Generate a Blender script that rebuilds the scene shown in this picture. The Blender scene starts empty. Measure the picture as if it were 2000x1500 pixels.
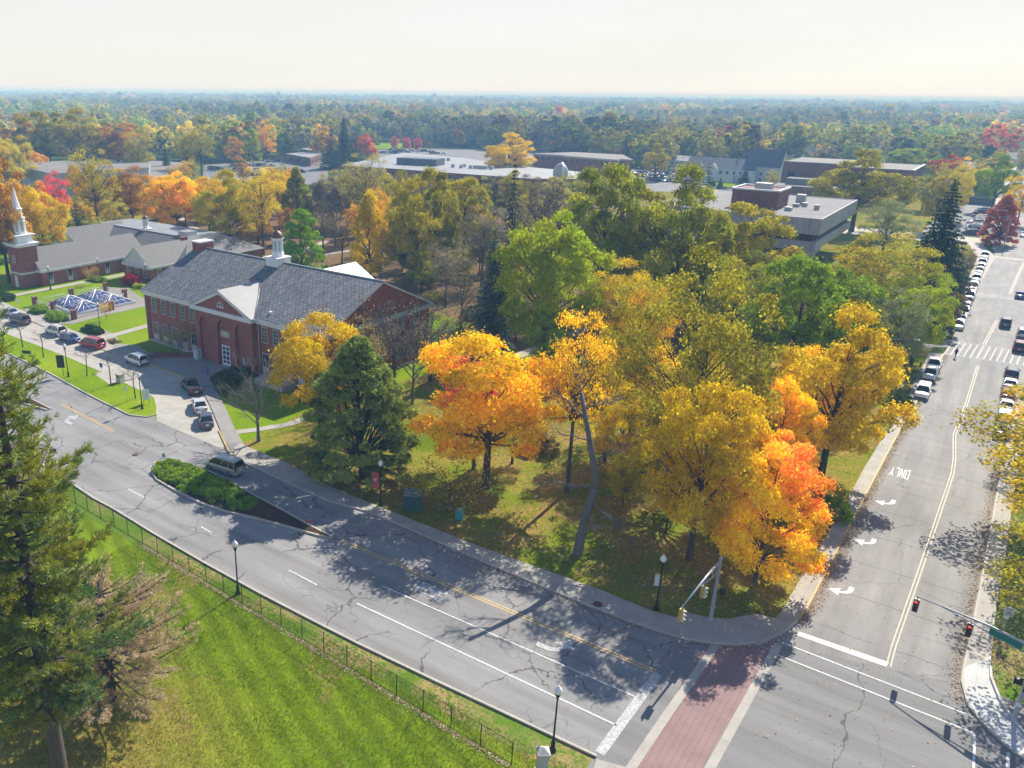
import bpy, math, random
import numpy as np
from mathutils import Vector, Matrix
R = math.radians
SC = bpy.context.scene
COL = SC.collection

# ---------------------------------------------------------------- camera
CAM_H = 42.0; FPX = 1570.0; PITCH = R(20.0); ROLL = R(0.58); YAW = R(37.1); PPX, PPY = 770.0, 750.0
cd = bpy.data.cameras.new("camera"); cam = bpy.data.objects.new("camera", cd); COL.objects.link(cam)
cd.sensor_fit = 'HORIZONTAL'; cd.sensor_width = 36.0; cd.lens = 36.0 * FPX / 2000.0
cd.shift_x = (1000.0 - PPX) / 2000.0; cd.clip_start = 0.5; cd.clip_end = 60000
cam.location = (0, 0, CAM_H)
cam.matrix_world = (Matrix.Translation((0, 0, CAM_H)) @ Matrix.Rotation(YAW, 4, 'Z')
                    @ Matrix.Rotation(R(90) - PITCH, 4, 'X') @ Matrix.Rotation(-ROLL * -1, 4, 'Z'))
SC.camera = cam
SC.render.resolution_x = 1024; SC.render.resolution_y = 768

# ---------------------------------------------------------------- sky, sun, exposure
SUN_EL, SUN_AZ = R(40.5), R(-1.2)           # azimuth measured from +Y towards +X
w = bpy.data.worlds.new("World"); SC.world = w; w.use_nodes = True
nt = w.node_tree; N = nt.nodes; L = nt.links
bg = N["Background"]
sky = N.new("ShaderNodeTexSky"); sky.sky_type = 'NISHITA'; sky.sun_disc = False
sky.sun_elevation = SUN_EL; sky.sun_rotation = SUN_AZ
sky.air_density = 1.0; sky.dust_density = 0.4; sky.ozone_density = 5.0
# thin high cloud veil: soft noise on the sky direction
tc = N.new("ShaderNodeTexCoord"); mp = N.new("ShaderNodeMapping"); mp.inputs['Scale'].default_value = (1.2, 1.2, 7.0)
nz = N.new("ShaderNodeTexNoise"); nz.inputs['Scale'].default_value = 2.2; nz.inputs['Detail'].default_value = 6; nz.inputs['Roughness'].default_value = 0.62
rp = N.new("ShaderNodeMapRange"); rp.inputs[1].default_value = 0.3; rp.inputs[2].default_value = 0.72; rp.inputs[3].default_value = 0.86; rp.inputs[4].default_value = 0.97
mx = N.new("ShaderNodeMix"); mx.data_type = 'RGBA'; mx.inputs[7].default_value = (5.15, 5.05, 4.7, 1)
L.new(tc.outputs['Generated'], mp.inputs[0]); L.new(mp.outputs[0], nz.inputs['Vector']); L.new(nz.outputs[0], rp.inputs[0])
sz = N.new("ShaderNodeSeparateXYZ"); L.new(tc.outputs['Generated'], sz.inputs[0])
ez = N.new("ShaderNodeMapRange"); ez.inputs[1].default_value = 0.14; ez.inputs[2].default_value = 0.42; ez.inputs[3].default_value = 1.0; ez.inputs[4].default_value = 0.0; L.new(sz.outputs[2], ez.inputs[0])
ml = N.new("ShaderNodeMath"); ml.operation = 'MULTIPLY'; L.new(rp.outputs[0], ml.inputs[0]); L.new(ez.outputs[0], ml.inputs[1]); L.new(ml.outputs[0], mx.inputs[0]); L.new(sky.outputs[0], mx.inputs[6]); L.new(mx.outputs[2], bg.inputs[0])
bg.inputs[1].default_value = 0.11
sd = bpy.data.lights.new("sun", 'SUN'); sd.energy = 5.0; sd.angle = R(0.5); sd.color = (1.0, 0.94, 0.83)
sun = bpy.data.objects.new("sun", sd); COL.objects.link(sun)
_d = Vector((math.sin(SUN_AZ) * math.cos(SUN_EL), math.cos(SUN_AZ) * math.cos(SUN_EL), math.sin(SUN_EL)))
sun.rotation_euler = _d.to_track_quat('Z', 'Y').to_euler()
SC.view_settings.view_transform = 'Standard'; SC.view_settings.look = 'None'
SC.view_settings.exposure = 0.68; SC.view_settings.gamma = 1.0
cy = SC.cycles
cy.max_bounces = 6; cy.diffuse_bounces = 3; cy.transmission_bounces = 4; cy.glossy_bounces = 2; cy.volume_bounces = 1
cy.transparent_max_bounces = 8

# ---------------------------------------------------------------- where a point of the photograph lies on the ground (or at height z)
_fw = np.array([0, math.cos(PITCH), -math.sin(PITCH)]); _rt = np.array([1., 0, 0]); _up = np.cross(_rt, _fw)
_c, _s = math.cos(YAW), math.sin(YAW); _M = np.array([[_c, -_s, 0], [_s, _c, 0], [0, 0, 1]])
_fw, _rt, _up = _M @ _fw, _M @ _rt, _M @ _up
_ir = math.cos(ROLL) * _rt + math.sin(ROLL) * _up; _iu = math.cos(ROLL) * _up - math.sin(ROLL) * _rt
def g(px, py, z=0.0):
    d = _fw + _ir * (px - PPX) / FPX - _iu * (py - PPY) / FPX
    t = (z - CAM_H) / d[2]
    return (float(d[0] * t), float(d[1] * t))
def proj(x, y, z):
    v = np.array([x, y, z - CAM_H]); q = v @ _fw
    return PPX + FPX * (v @ _ir) / q, PPY - FPX * (v @ _iu) / q, q
def height_at(x, y, top):
    lo, hi = 0.0, CAM_H * 1.2
    for _ in range(40):
        m = (lo + hi) / 2
        if proj(x, y, m)[1] > top: lo = m
        else: hi = m
    return m

# ---------------------------------------------------------------- material helpers
def nm(name):
    m = bpy.data.materials.new(name); m.use_nodes = True
    return m, m.node_tree.nodes, m.node_tree.links, m.node_tree.nodes["Principled BSDF"]
def simple(name, col, rough=0.6, metal=0.0, spec=0.4, emit=None):
    m, N, L, b = nm(name)
    b.inputs['Base Color'].default_value = (*col, 1); b.inputs['Roughness'].default_value = rough
    b.inputs['Metallic'].default_value = metal; b.inputs['Specular IOR Level'].default_value = spec
    if emit: b.inputs['Emission Color'].default_value = (*col, 1); b.inputs['Emission Strength'].default_value = emit
    return m
def noise(N, L, vec, scale, detail=4, rough=0.55, dist=0.0, out=0):
    n = N.new("ShaderNodeTexNoise"); n.inputs['Scale'].default_value = scale; n.inputs['Detail'].default_value = detail
    n.inputs['Roughness'].default_value = rough; n.inputs['Distortion'].default_value = dist
    if vec is not None: L.new(vec, n.inputs['Vector'])
    return n.outputs[out]
def ramp(N, L, fac, stops, interp='LINEAR'):
    r = N.new("ShaderNodeValToRGB"); r.color_ramp.interpolation = interp; e = r.color_ramp.elements
    while len(e) < len(stops): e.new(0.5)
    for i, (p, c) in enumerate(stops):
        e[i].position = p; e[i].color = (c, c, c, 1) if isinstance(c, (int, float)) else (*c, 1)
    L.new(fac, r.inputs[0]); return r.outputs[0]
def mix(N, L, fac, a, b, mode='MIX'):
    m = N.new("ShaderNodeMix"); m.data_type = 'RGBA'; m.blend_type = mode
    for i, v in ((0, fac), (6, a), (7, b)):
        if isinstance(v, (int, float)): m.inputs[i].default_value = v if i == 0 else (v, v, v, 1)
        elif isinstance(v, tuple): m.inputs[i].default_value = (*v, 1)
        else: L.new(v, m.inputs[i])
    return m.outputs[2]
def mth(N, L, op, a, b=None, c=None):
    m = N.new("ShaderNodeMath"); m.operation = op
    for i, v in enumerate((a, b, c)):
        if v is None: continue
        if isinstance(v, (int, float)): m.inputs[i].default_value = v
        else: L.new(v, m.inputs[i])
    return m.outputs[0]
def objco(N): return N.new("ShaderNodeTexCoord").outputs['Object']
def uvco(N): return N.new("ShaderNodeTexCoord").outputs['UV']
def mapv(N, L, vec, scale=(1, 1, 1), rot=(0, 0, 0), loc=(0, 0, 0)):
    m = N.new("ShaderNodeMapping"); L.new(vec, m.inputs[0]); m.inputs['Scale'].default_value = scale
    m.inputs['Rotation'].default_value = rot; m.inputs['Location'].default_value = loc
    return m.outputs[0]
def bump(N, L, b, h, strength=0.4, dist=0.05):
    n = N.new("ShaderNodeBump"); n.inputs['Strength'].default_value = strength; n.inputs['Distance'].default_value = dist
    L.new(h, n.inputs['Height']); L.new(n.outputs[0], b.inputs['Normal'])

def asphalt(name, base, light, crack_scale=0.16, crack=0.0045, seam=0.0, warm=(1, 1, 1)):
    m, N, L, b = nm(name); v = objco(N)
    n1 = noise(N, L, v, 0.09, 5, 0.6); n2 = noise(N, L, v, 9.0, 3, 0.7); n3 = noise(N, L, mapv(N, L, v, (0.5, 0.04, 1) if seam else (0.04, 0.5, 1)), 1.2, 4, 0.6)
    c = mix(N, L, ramp(N, L, n1, [(0.3, 0.0), (0.7, 1.0)]), base, light)
    c = mix(N, L, 0.42, c, ramp(N, L, n3, [(0.3, 0.45), (0.72, 1.5)]), 'MULTIPLY')
    c = mix(N, L, 0.5, c, ramp(N, L, n2, [(0.2, 0.62), (0.8, 1.4)]), 'MULTIPLY')
    # tar-filled cracks: edges of warped cells, plus long seams
    wv = N.new("ShaderNodeVectorMath"); wv.operation = 'ADD'
    sc = N.new("ShaderNodeVectorMath"); sc.operation = 'SCALE'; sc.inputs['Scale'].default_value = 2.6
    L.new(noise(N, L, v, 0.33, 4, 0.6, out=1), sc.inputs[0]); L.new(v, wv.inputs[0]); L.new(sc.outputs[0], wv.inputs[1])
    vo = N.new("ShaderNodeTexVoronoi"); vo.feature = 'DISTANCE_TO_EDGE'; vo.inputs['Scale'].default_value = crack_scale
    L.new(wv.outputs[0], vo.inputs['Vector'])
    brk = ramp(N, L, noise(N, L, v, 0.12, 2), [(0.40, 0.0), (0.52, 1.0)])
    wid = mth(N, L, 'MULTIPLY', noise(N, L, v, 0.8, 2), crack * 3.4)
    cr = mth(N, L, 'MULTIPLY', mth(N, L, 'LESS_THAN', vo.outputs['Distance'], wid), brk)
    v2 = N.new("ShaderNodeTexVoronoi"); v2.feature = 'DISTANCE_TO_EDGE'; v2.inputs['Scale'].default_value = crack_scale * 2.3; L.new(wv.outputs[0], v2.inputs['Vector'])
    b2 = ramp(N, L, noise(N, L, v, 0.17, 2), [(0.50, 0.0), (0.60, 0.7)])
    cr = mth(N, L, 'MAXIMUM', cr, mth(N, L, 'MULTIPLY', mth(N, L, 'LESS_THAN', v2.outputs['Distance'], crack * 1.6), b2))
    if seam:
        sx = N.new("ShaderNodeSeparateXYZ"); L.new(wv.outputs[0], sx.inputs[0])
        s2 = N.new("ShaderNodeSeparateXYZ"); L.new(v, s2.inputs[0])
        yy = mth(N, L, 'ADD', mth(N, L, 'MULTIPLY', sx.outputs[1], 0.35), mth(N, L, 'MULTIPLY', s2.outputs[1], 0.65))
        fr = mth(N, L, 'FRACT', mth(N, L, 'MULTIPLY', yy, seam))
        sm = mth(N, L, 'LESS_THAN', mth(N, L, 'ABSOLUTE', mth(N, L, 'SUBTRACT', fr, 0.5)), 0.008)
        ok = ramp(N, L, noise(N, L, v, 0.25, 2), [(0.34, 0.0), (0.42, 1.0)])
        cr = mth(N, L, 'MAXIMUM', mth(N, L, 'MULTIPLY', cr, 0.6), mth(N, L, 'MULTIPLY', mth(N, L, 'MULTIPLY', sm, ok), 0.75))
    c = mix(N, L, mth(N, L, 'MULTIPLY', cr, 0.72), c, (0.035, 0.037, 0.045))
    # small pale patches and stains
    st = ramp(N, L, noise(N, L, v, 0.45, 3, 0.7, 0.6), [(0.62, 0.0), (0.72, 1.0)])
    c = mix(N, L, mth(N, L, 'MULTIPLY', st, 0.22), c, tuple(x * 0.62 for x in base))
    L.new(c, b.inputs['Base Color']); b.inputs['Roughness'].default_value = 0.82; b.inputs['Specular IOR Level'].default_value = 0.35
    bump(N, L, b, n2, 0.25, 0.02)
    return m
def concrete(name, base, joint=1.5, jw=0.03, rot=0.0, jdark=0.55, jx=None):
    m, N, L, b = nm(name); v = mapv(N, L, objco(N), (1, 1, 1), (0, 0, rot))
    n1 = noise(N, L, v, 0.5, 5, 0.65); n2 = noise(N, L, v, 14, 3, 0.7)
    c = mix(N, L, 0.6, base, ramp(N, L, n1, [(0.25, 0.65), (0.75, 1.3)]), 'MULTIPLY')
    c = mix(N, L, 0.4, c, ramp(N, L, n2, [(0.2, 0.7), (0.8, 1.3)]), 'MULTIPLY')
    if joint:
        s = N.new("ShaderNodeSeparateXYZ"); L.new(v, s.inputs[0]); jj = None
        for o, k in ((0, jx or joint), (1, joint)):
            f = mth(N, L, 'FRACT', mth(N, L, 'DIVIDE', s.outputs[o], k)); l = mth(N, L, 'LESS_THAN', f, jw / k)
            jj = l if jj is None else mth(N, L, 'MAXIMUM', jj, l)
        c = mix(N, L, mth(N, L, 'MULTIPLY', jj, jdark), c, tuple(x * 0.3 for x in base))
    L.new(c, b.inputs['Base Color']); b.inputs['Roughness'].default_value = 0.85
    bump(N, L, b, n2, 0.2, 0.02)
    return m
def grass(name, cols, litter=None, lit_amt=0.5, tan=None, stripes=None, sc=1.0):
    m, N, L, b = nm(name); v = objco(N)
    n1 = noise(N, L, v, 0.07 * sc, 5, 0.6); n2 = noise(N, L, v, 1.3, 5, 0.75); n3 = noise(N, L, v, 11.0, 3, 0.8)
    c = ramp(N, L, mth(N, L, 'ADD', mth(N, L, 'MULTIPLY', n1, 0.6), mth(N, L, 'MULTIPLY', n2, 0.4)), [(0.36, cols[0]), (0.5, cols[1]), (0.64, cols[2])])
    n4 = noise(N, L, v, 3.6, 4, 0.85)
    c = mix(N, L, 0.8, c, ramp(N, L, n3, [(0.3, 0.45), (0.7, 1.6)]), 'MULTIPLY'); c = mix(N, L, 0.6, c, ramp(N, L, n4, [(0.32, 0.6), (0.68, 1.4)]), 'MULTIPLY')
    if stripes:
        s = N.new("ShaderNodeSeparateXYZ"); L.new(mapv(N, L, v, (1, 1, 1), (0, 0, stripes[0])), s.inputs[0])
        wob = mth(N, L, 'ADD', mth(N, L, 'MULTIPLY', s.outputs[1], 2 * math.pi / stripes[1]), mth(N, L, 'MULTIPLY', n1, 3.0))
        sn = mth(N, L, 'SINE', wob)
        c = mix(N, L, 0.8, c, ramp(N, L, mth(N, L, 'ADD', mth(N, L, 'MULTIPLY', sn, 0.5), 0.5), [(0.2, 0.78), (0.8, 1.2)]), 'MULTIPLY')
    if tan:   # dead needles under the conifers: falls off with the distance from a point
        dn = N.new("ShaderNodeVectorMath"); dn.operation = 'DISTANCE'; L.new(v, dn.inputs[0]); dn.inputs[1].default_value = (tan[0], tan[1], 0)
        dd = mth(N, L, 'ADD', dn.outputs['Value'], mth(N, L, 'MULTIPLY', mth(N, L, 'SUBTRACT', n2, 0.5), tan[2] * 0.9))
        f = N.new("ShaderNodeMapRange"); L.new(dd, f.inputs[0]); f.inputs[1].default_value = tan[2] * 0.45; f.inputs[2].default_value = tan[2] * 1.15
        f.inputs[3].default_value = 0.85; f.inputs[4].default_value = 0.0
        c = mix(N, L, f.outputs[0], c, ramp(N, L, n3, [(0.3, (0.20, 0.13, 0.035)), (0.7, (0.42, 0.30, 0.09))]))
    if litter:
        vo = N.new("ShaderNodeTexVoronoi"); vo.inputs['Scale'].default_value = 5.5; L.new(v, vo.inputs['Vector'])
        big = ramp(N, L, noise(N, L, v, 0.16, 4, 0.6), [(0.5 - lit_amt * 0.28, 0.0), (0.62 - lit_amt * 0.1, 1.0)])
        sp = mth(N, L, 'LESS_THAN', vo.outputs['Color'], 0.62)
        sep = N.new("ShaderNodeSeparateColor"); L.new(vo.outputs['Color'], sep.inputs[0])
        sp = mth(N, L, 'LESS_THAN', sep.outputs[0], 0.72)
        lc = ramp(N, L, sep.outputs[1], [(0.0, litter[0]), (0.5, litter[1]), (1.0, litter[2])])
        c = mix(N, L, mth(N, L, 'MULTIPLY', sp, mth(N, L, 'MULTIPLY', big, 0.85)), c, lc)
    L.new(c, b.inputs['Base Color']); b.inputs['Roughness'].default_value = 1.0; b.inputs['Specular IOR Level'].default_value = 0.0
    bump(N, L, b, n3, 0.6, 0.06)
    return m
def brick(name, c1=(0.22, 0.050, 0.034), c2=(0.31, 0.078, 0.048), mortar=(0.27, 0.17, 0.14), s=1.0):
    m, N, L, b = nm(name); v = uvco(N)
    t = N.new("ShaderNodeTexBrick"); L.new(v, t.inputs['Vector']); t.inputs['Scale'].default_value = 1.0
    t.inputs['Brick Width'].default_value = 0.24 * s; t.inputs['Row Height'].default_value = 0.08 * s; t.inputs['Mortar Size'].default_value = 0.008
    t.inputs['Color1'].default_value = (*c1, 1); t.inputs['Color2'].default_value = (*c2, 1); t.inputs['Mortar'].default_value = (*mortar, 1)
    n1 = noise(N, L, v, 0.35, 5, 0.65); n2 = noise(N, L, mapv(N, L, v, (3.0, 9.0, 1)), 1.0, 2)
    c = mix(N, L, 0.7, t.outputs[0], ramp(N, L, n1, [(0.25, 0.6), (0.75, 1.35)]), 'MULTIPLY')
    c = mix(N, L, 0.5, c, ramp(N, L, n2, [(0.3, 0.6), (0.7, 1.4)]), 'MULTIPLY')
    L.new(c, b.inputs['Base Color']); b.inputs['Roughness'].default_value = 0.85
    return m
def slate(name, base, dark, row=0.3, width=0.45, mott=0.6, purple=None):
    m, N, L, b = nm(name); v = uvco(N)
    t = N.new("ShaderNodeTexBrick"); L.new(v, t.inputs['Vector']); t.inputs['Scale'].default_value = 1.0
    t.inputs['Brick Width'].default_value = width; t.inputs['Row Height'].default_value = row; t.inputs['Mortar Size'].default_value = row * 0.11
    t.inputs['Bias'].default_value = -0.1
    t.inputs['Color1'].default_value = (*base, 1); t.inputs['Color2'].default_value = (*[x * 1.25 for x in base], 1); t.inputs['Mortar'].default_value = (*dark, 1)
    n1 = noise(N, L, mapv(N, L, v, (1.1, 0.22, 1)), 1.0, 5, 0.7); n2 = noise(N, L, mapv(N, L, v, (1 / width, 1 / row * 0.9, 1)), 0.9, 2)
    c = mix(N, L, mott, t.outputs[0], ramp(N, L, n1, [(0.28, 0.45), (0.72, 1.35)]), 'MULTIPLY')
    c = mix(N, L, mott, c, ramp(N, L, n2, [(0.3, 0.6), (0.7, 1.35)]), 'MULTIPLY')
    if purple: c = mix(N, L, ramp(N, L, noise(N, L, v, 1.3, 3, 0.8), [(0.66, 0.0), (0.74, 0.6)]), c, purple)
    L.new(c, b.inputs['Base Color']); b.inputs['Roughness'].default_value = 0.7
    f = mth(N, L, 'FRACT', mth(N, L, 'DIVIDE', [o for o in [N.new("ShaderNodeSeparateXYZ")]][0].outputs[1], row))
    sp = [n for n in N if n.bl_idname == 'ShaderNodeSeparateXYZ'][-1]; L.new(v, sp.inputs[0])
    bump(N, L, b, mth(N, L, 'MULTIPLY', f, -1.0), 0.5, 0.03)
    return m
def weathered(name, col, amt=0.5, rough=0.6, sc=1.0, streak=0.0):
    m, N, L, b = nm(name); v = objco(N)
    c = mix(N, L, amt, col, ramp(N, L, noise(N, L, v, 0.6 * sc, 5, 0.65), [(0.25, 0.6), (0.75, 1.25)]), 'MULTIPLY')
    if streak:
        s = ramp(N, L, noise(N, L, mapv(N, L, v, (2.2, 2.2, 0.12)), 1.0, 4, 0.6), [(0.45, 1.0), (0.65, 0.55)])
        c = mix(N, L, streak, c, s, 'MULTIPLY')
    L.new(c, b.inputs['Base Color']); b.inputs['Roughness'].default_value = rough
    return m
def paint_line(name, col, wear=0.5):
    m, N, L, b = nm(name); v = objco(N)
    f = ramp(N, L, noise(N, L, v, 5.0, 5, 0.75), [(0.5 - wear * 0.2, 0.0), (0.56, 1.0)])
    f2 = mth(N, L, 'MULTIPLY', f, wear)
    c = mix(N, L, f2, col, (0.26, 0.26, 0.265))
    L.new(c, b.inputs['Base Color']); b.inputs['Roughness'].default_value = 0.7
    return m
def leaf_mat(name, trans=0.38, src='OBJECT', gloss=0.0):
    m = bpy.data.materials.new(name); m.use_nodes = True; N = m.node_tree.nodes; L = m.node_tree.links
    N.remove(N["Principled BSDF"]); out = N["Material Output"]
    at = N.new("ShaderNodeAttribute"); at.attribute_name = 'tone'; sp = N.new("ShaderNodeSeparateColor"); L.new(at.outputs['Color'], sp.inputs[0])
    if src == 'OBJECT':
        c0 = N.new("ShaderNodeObjectInfo").outputs['Color']
        a1 = N.new("ShaderNodeAttribute"); a1.attribute_type = 'OBJECT'; a1.attribute_name = 'tint'; c1 = a1.outputs['Color']
    else:
        a1 = N.new("ShaderNodeAttribute"); a1.attribute_type = 'INSTANCER'; a1.attribute_name = 'leafcol'; c0 = c1 = a1.outputs['Color']
    if src == 'OBJECT':
        nf = noise(N, L, objco(N), 0.22, 3, 0.6)
        a2 = N.new("ShaderNodeAttribute"); a2.attribute_type = 'OBJECT'; a2.attribute_name = 'tintdir'; dp = N.new("ShaderNodeVectorMath"); dp.operation = 'DOT_PRODUCT'; L.new(objco(N), dp.inputs[0]); L.new(a2.outputs['Vector'], dp.inputs[1])
        a3 = N.new("ShaderNodeAttribute"); a3.attribute_type = 'OBJECT'; a3.attribute_name = 'tintoff'
        f0 = mth(N, L, 'ADD', mth(N, L, 'MULTIPLY', nf, 0.65), mth(N, L, 'MULTIPLY', sp.outputs[0], 0.35)); f0 = mth(N, L, 'ADD', f0, mth(N, L, 'ADD', dp.outputs['Value'], a3.outputs['Fac']))
        f = ramp(N, L, f0, [(0.40, 0.0), (0.58, 1.0)])
        c = mix(N, L, f, c0, c1)
    else: c = c0
    br = mth(N, L, 'ADD', 0.5, mth(N, L, 'ADD', mth(N, L, 'MULTIPLY', sp.outputs[0], 0.75), mth(N, L, 'MULTIPLY', sp.outputs[1], 0.65)))
    cb = N.new("ShaderNodeCombineColor"); [L.new(br, cb.inputs[i]) for i in range(3)]
    c = mix(N, L, 1.0, c, cb.outputs[0], 'MULTIPLY')
    hs = N.new("ShaderNodeHueSaturation"); L.new(c, hs.inputs['Color'])
    L.new(mth(N, L, 'ADD', 0.485, mth(N, L, 'MULTIPLY', sp.outputs[1], 0.03)), hs.inputs['Hue'])
    d = N.new("ShaderNodeBsdfDiffuse"); t = N.new("ShaderNodeBsdfTranslucent"); L.new(hs.outputs[0], d.inputs[0]); L.new(hs.outputs[0], t.inputs[0])
    ms = N.new("ShaderNodeMixShader"); ms.inputs[0].default_value = trans; L.new(d.outputs[0], ms.inputs[1]); L.new(t.outputs[0], ms.inputs[2])
    L.new(ms.outputs[0], out.inputs[0])
    return m

# ---------------------------------------------------------------- mesh builder
class MB:
    def __init__(s): s.v = []; s.f = []; s.m = []; s.sm = []
    def face(s, pts, m=0, smooth=False):
        k = len(s.v); s.v.extend([tuple(p) for p in pts]); s.f.append(list(range(k, k + len(pts)))); s.m.append(m); s.sm.append(smooth)
    def box(s, x0, y0, z0, x1, y1, z1, m=0, bottom=True):
        k = len(s.v)
        s.v += [(x0, y0, z0), (x1, y0, z0), (x1, y1, z0), (x0, y1, z0), (x0, y0, z1), (x1, y0, z1), (x1, y1, z1), (x0, y1, z1)]
        fs = [(0, 1, 5, 4), (1, 2, 6, 5), (2, 3, 7, 6), (3, 0, 4, 7), (4, 5, 6, 7)] + ([(3, 2, 1, 0)] if bottom else [])
        for f in fs: s.f.append([k + i for i in f]); s.m.append(m); s.sm.append(False)
        return s
    def cbox(s, c, d, m=0, rz=0.0, rx=0.0, ry=0.0):
        M = Matrix.Translation(c) @ Matrix.Rotation(rz, 4, 'Z') @ Matrix.Rotation(ry, 4, 'Y') @ Matrix.Rotation(rx, 4, 'X')
        k = len(s.v); hx, hy, hz = d[0] / 2, d[1] / 2, d[2] / 2
        for z in (-hz, hz):
            for x, y in ((-hx, -hy), (hx, -hy), (hx, hy), (-hx, hy)): s.v.append(tuple(M @ Vector((x, y, z))))
        for f in [(0, 1, 5, 4), (1, 2, 6, 5), (2, 3, 7, 6), (3, 0, 4, 7), (4, 5, 6, 7), (3, 2, 1, 0)]: s.f.append([k + i for i in f]); s.m.append(m); s.sm.append(False)
        return s
    def prism(s, poly, z0, z1, m=0, bottom=False, mtop=None):
        a = sum(poly[i][0] * poly[(i + 1) % len(poly)][1] - poly[(i + 1) % len(poly)][0] * poly[i][1] for i in range(len(poly)))
        if a < 0: poly = poly[::-1]
        n = len(poly); k = len(s.v)
        s.v += [(p[0], p[1], z0) for p in poly] + [(p[0], p[1], z1) for p in poly]
        for i in range(n):
            j = (i + 1) % n; s.f.append([k + i, k + j, k + n + j, k + n + i]); s.m.append(m); s.sm.append(False)
        s.f.append([k + n + i for i in range(n)]); s.m.append(m if mtop is None else mtop); s.sm.append(False)
        if bottom: s.f.append([k + i for i in range(n)][::-1]); s.m.append(m); s.sm.append(False)
        return s
    def sheet(s, poly, z, m=0):
        a = sum(poly[i][0] * poly[(i + 1) % len(poly)][1] - poly[(i + 1) % len(poly)][0] * poly[i][1] for i in range(len(poly)))
        if a < 0: poly = poly[::-1]
        s.face([(p[0], p[1], z) for p in poly], m); return s
    def ribbon(s, pts, w, z, m=0, h=None, side=0.0):
        """a strip of width w along pts; h gives it thickness; side shifts it across"""
        P = [Vector((p[0], p[1])) for p in pts]; Lf = []; Rt = []
        for i, p in enumerate(P):
            t = (P[min(i + 1, len(P) - 1)] - P[max(i - 1, 0)]).normalized(); n = Vector((-t.y, t.x))
            Lf.append(p + n * (side + w / 2)); Rt.append(p + n * (side - w / 2))
        for i in range(len(P) - 1):
            a, b, c, d = Rt[i], Rt[i + 1], Lf[i + 1], Lf[i]
            s.face([(a.x, a.y, z), (b.x, b.y, z), (c.x, c.y, z), (d.x, d.y, z)], m)
            if h:
                s.face([(a.x, a.y, z - h), (b.x, b.y, z - h), (b.x, b.y, z), (a.x, a.y, z)], m)
                s.face([(c.x, c.y, z - h), (d.x, d.y, z - h), (d.x, d.y, z), (c.x, c.y, z)], m)
        if h:
            for a, b in ((Lf[0], Rt[0]), (Rt[-1], Lf[-1])): s.face([(a.x, a.y, z - h), (b.x, b.y, z - h), (b.x, b.y, z), (a.x, a.y, z)], m)
        return s
    def band(s, A, B, z, m=0):
        """quads between two polylines of equal length"""
        for i in range(len(A) - 1):
            q = [(*A[i], z), (*A[i + 1], z), (*B[i + 1], z), (*B[i], z)]
            a = sum(q[k][0] * q[(k + 1) % 4][1] - q[(k + 1) % 4][0] * q[k][1] for k in range(4))
            s.face(q if a > 0 else q[::-1], m)
        return s
    def tube(s, pts, rad, n=8, m=0, cap=True, smooth=True):
        P = [Vector(p) for p in pts]; rr = rad if isinstance(rad, (list, tuple)) else [rad] * len(P); k = len(s.v)
        for i, p in enumerate(P):
            t = (P[min(i + 1, len(P) - 1)] - P[max(i - 1, 0)]).normalized()
            a = t.cross(Vector((0, 0, 1)) if abs(t.z) < 0.9 else Vector((1, 0, 0))).normalized(); b = t.cross(a)
            for j in range(n):
                q = 2 * math.pi * j / n; s.v.append(tuple(p + (a * math.cos(q) + b * math.sin(q)) * rr[i]))
        for i in range(len(P) - 1):
            for j in range(n):
                j2 = (j + 1) % n; s.f.append([k + i * n + j, k + i * n + j2, k + (i + 1) * n + j2, k + (i + 1) * n + j][::-1]); s.m.append(m); s.sm.append(smooth)
        if cap:
            s.f.append([k + j for j in range(n)]); s.m.append(m); s.sm.append(False)
            s.f.append([k + (len(P) - 1) * n + j for j in range(n)][::-1]); s.m.append(m); s.sm.append(False)
        return s
    def lathe(s, prof, c=(0, 0, 0), n=12, m=0, smooth=True, rot=0.0):
        k = len(s.v)
        for r_, z in prof:
            for j in range(n):
                q = 2 * math.pi * j / n + rot; s.v.append((c[0] + r_ * math.cos(q), c[1] + r_ * math.sin(q), c[2] + z))
        for i in range(len(prof) - 1):
            for j in range(n):
                j2 = (j + 1) % n; s.f.append([k + i * n + j, k + i * n + j2, k + (i + 1) * n + j2, k + (i + 1) * n + j]); s.m.append(m); s.sm.append(smooth)
        s.f.append([k + j for j in range(n)][::-1]); s.m.append(m); s.sm.append(False)
        s.f.append([k + (len(prof) - 1) * n + j for j in range(n)]); s.m.append(m); s.sm.append(False)
        return s
    def mesh(s, name, mats):
        me = bpy.data.meshes.new(name); me.from_pydata(s.v, [], s.f)
        for mm in mats: me.materials.append(mm)
        me.polygons.foreach_set('material_index', s.m); me.polygons.foreach_set('use_smooth', s.sm)
        uv = me.uv_layers.new(name="uv"); co = np.empty(len(s.v) * 3); me.vertices.foreach_get('co', co); co = co.reshape(-1, 3)
        out = np.zeros((len(me.loops), 2))
        for p in me.polygons:
            nx, ny, nz = p.normal
            if abs(nz) > 0.985: u = np.array([1., 0, 0]); v = np.array([0, 1., 0])
            else:
                h = math.hypot(nx, ny); u = np.array([-ny / h, nx / h, 0]); v = np.cross(np.array([nx, ny, nz]), u)
            for li in p.loop_indices:
                c = co[me.loops[li].vertex_index]; out[li] = (c @ u, c @ v)
        uv.data.foreach_set('uv', out.ravel()); me.validate(); me.update()
        return me
    def build(s, name, mats, parent=None, loc=None, rz=0.0, **kw):
        if not isinstance(mats, (list, tuple)): mats = [mats]
        o = bpy.data.objects.new(name, s.mesh(name, mats)); COL.objects.link(o)
        if parent: o.parent = parent
        if loc: o.location = loc
        o.rotation_euler.z = rz
        for k, v_ in kw.items(): o[k] = v_
        return o
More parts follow.
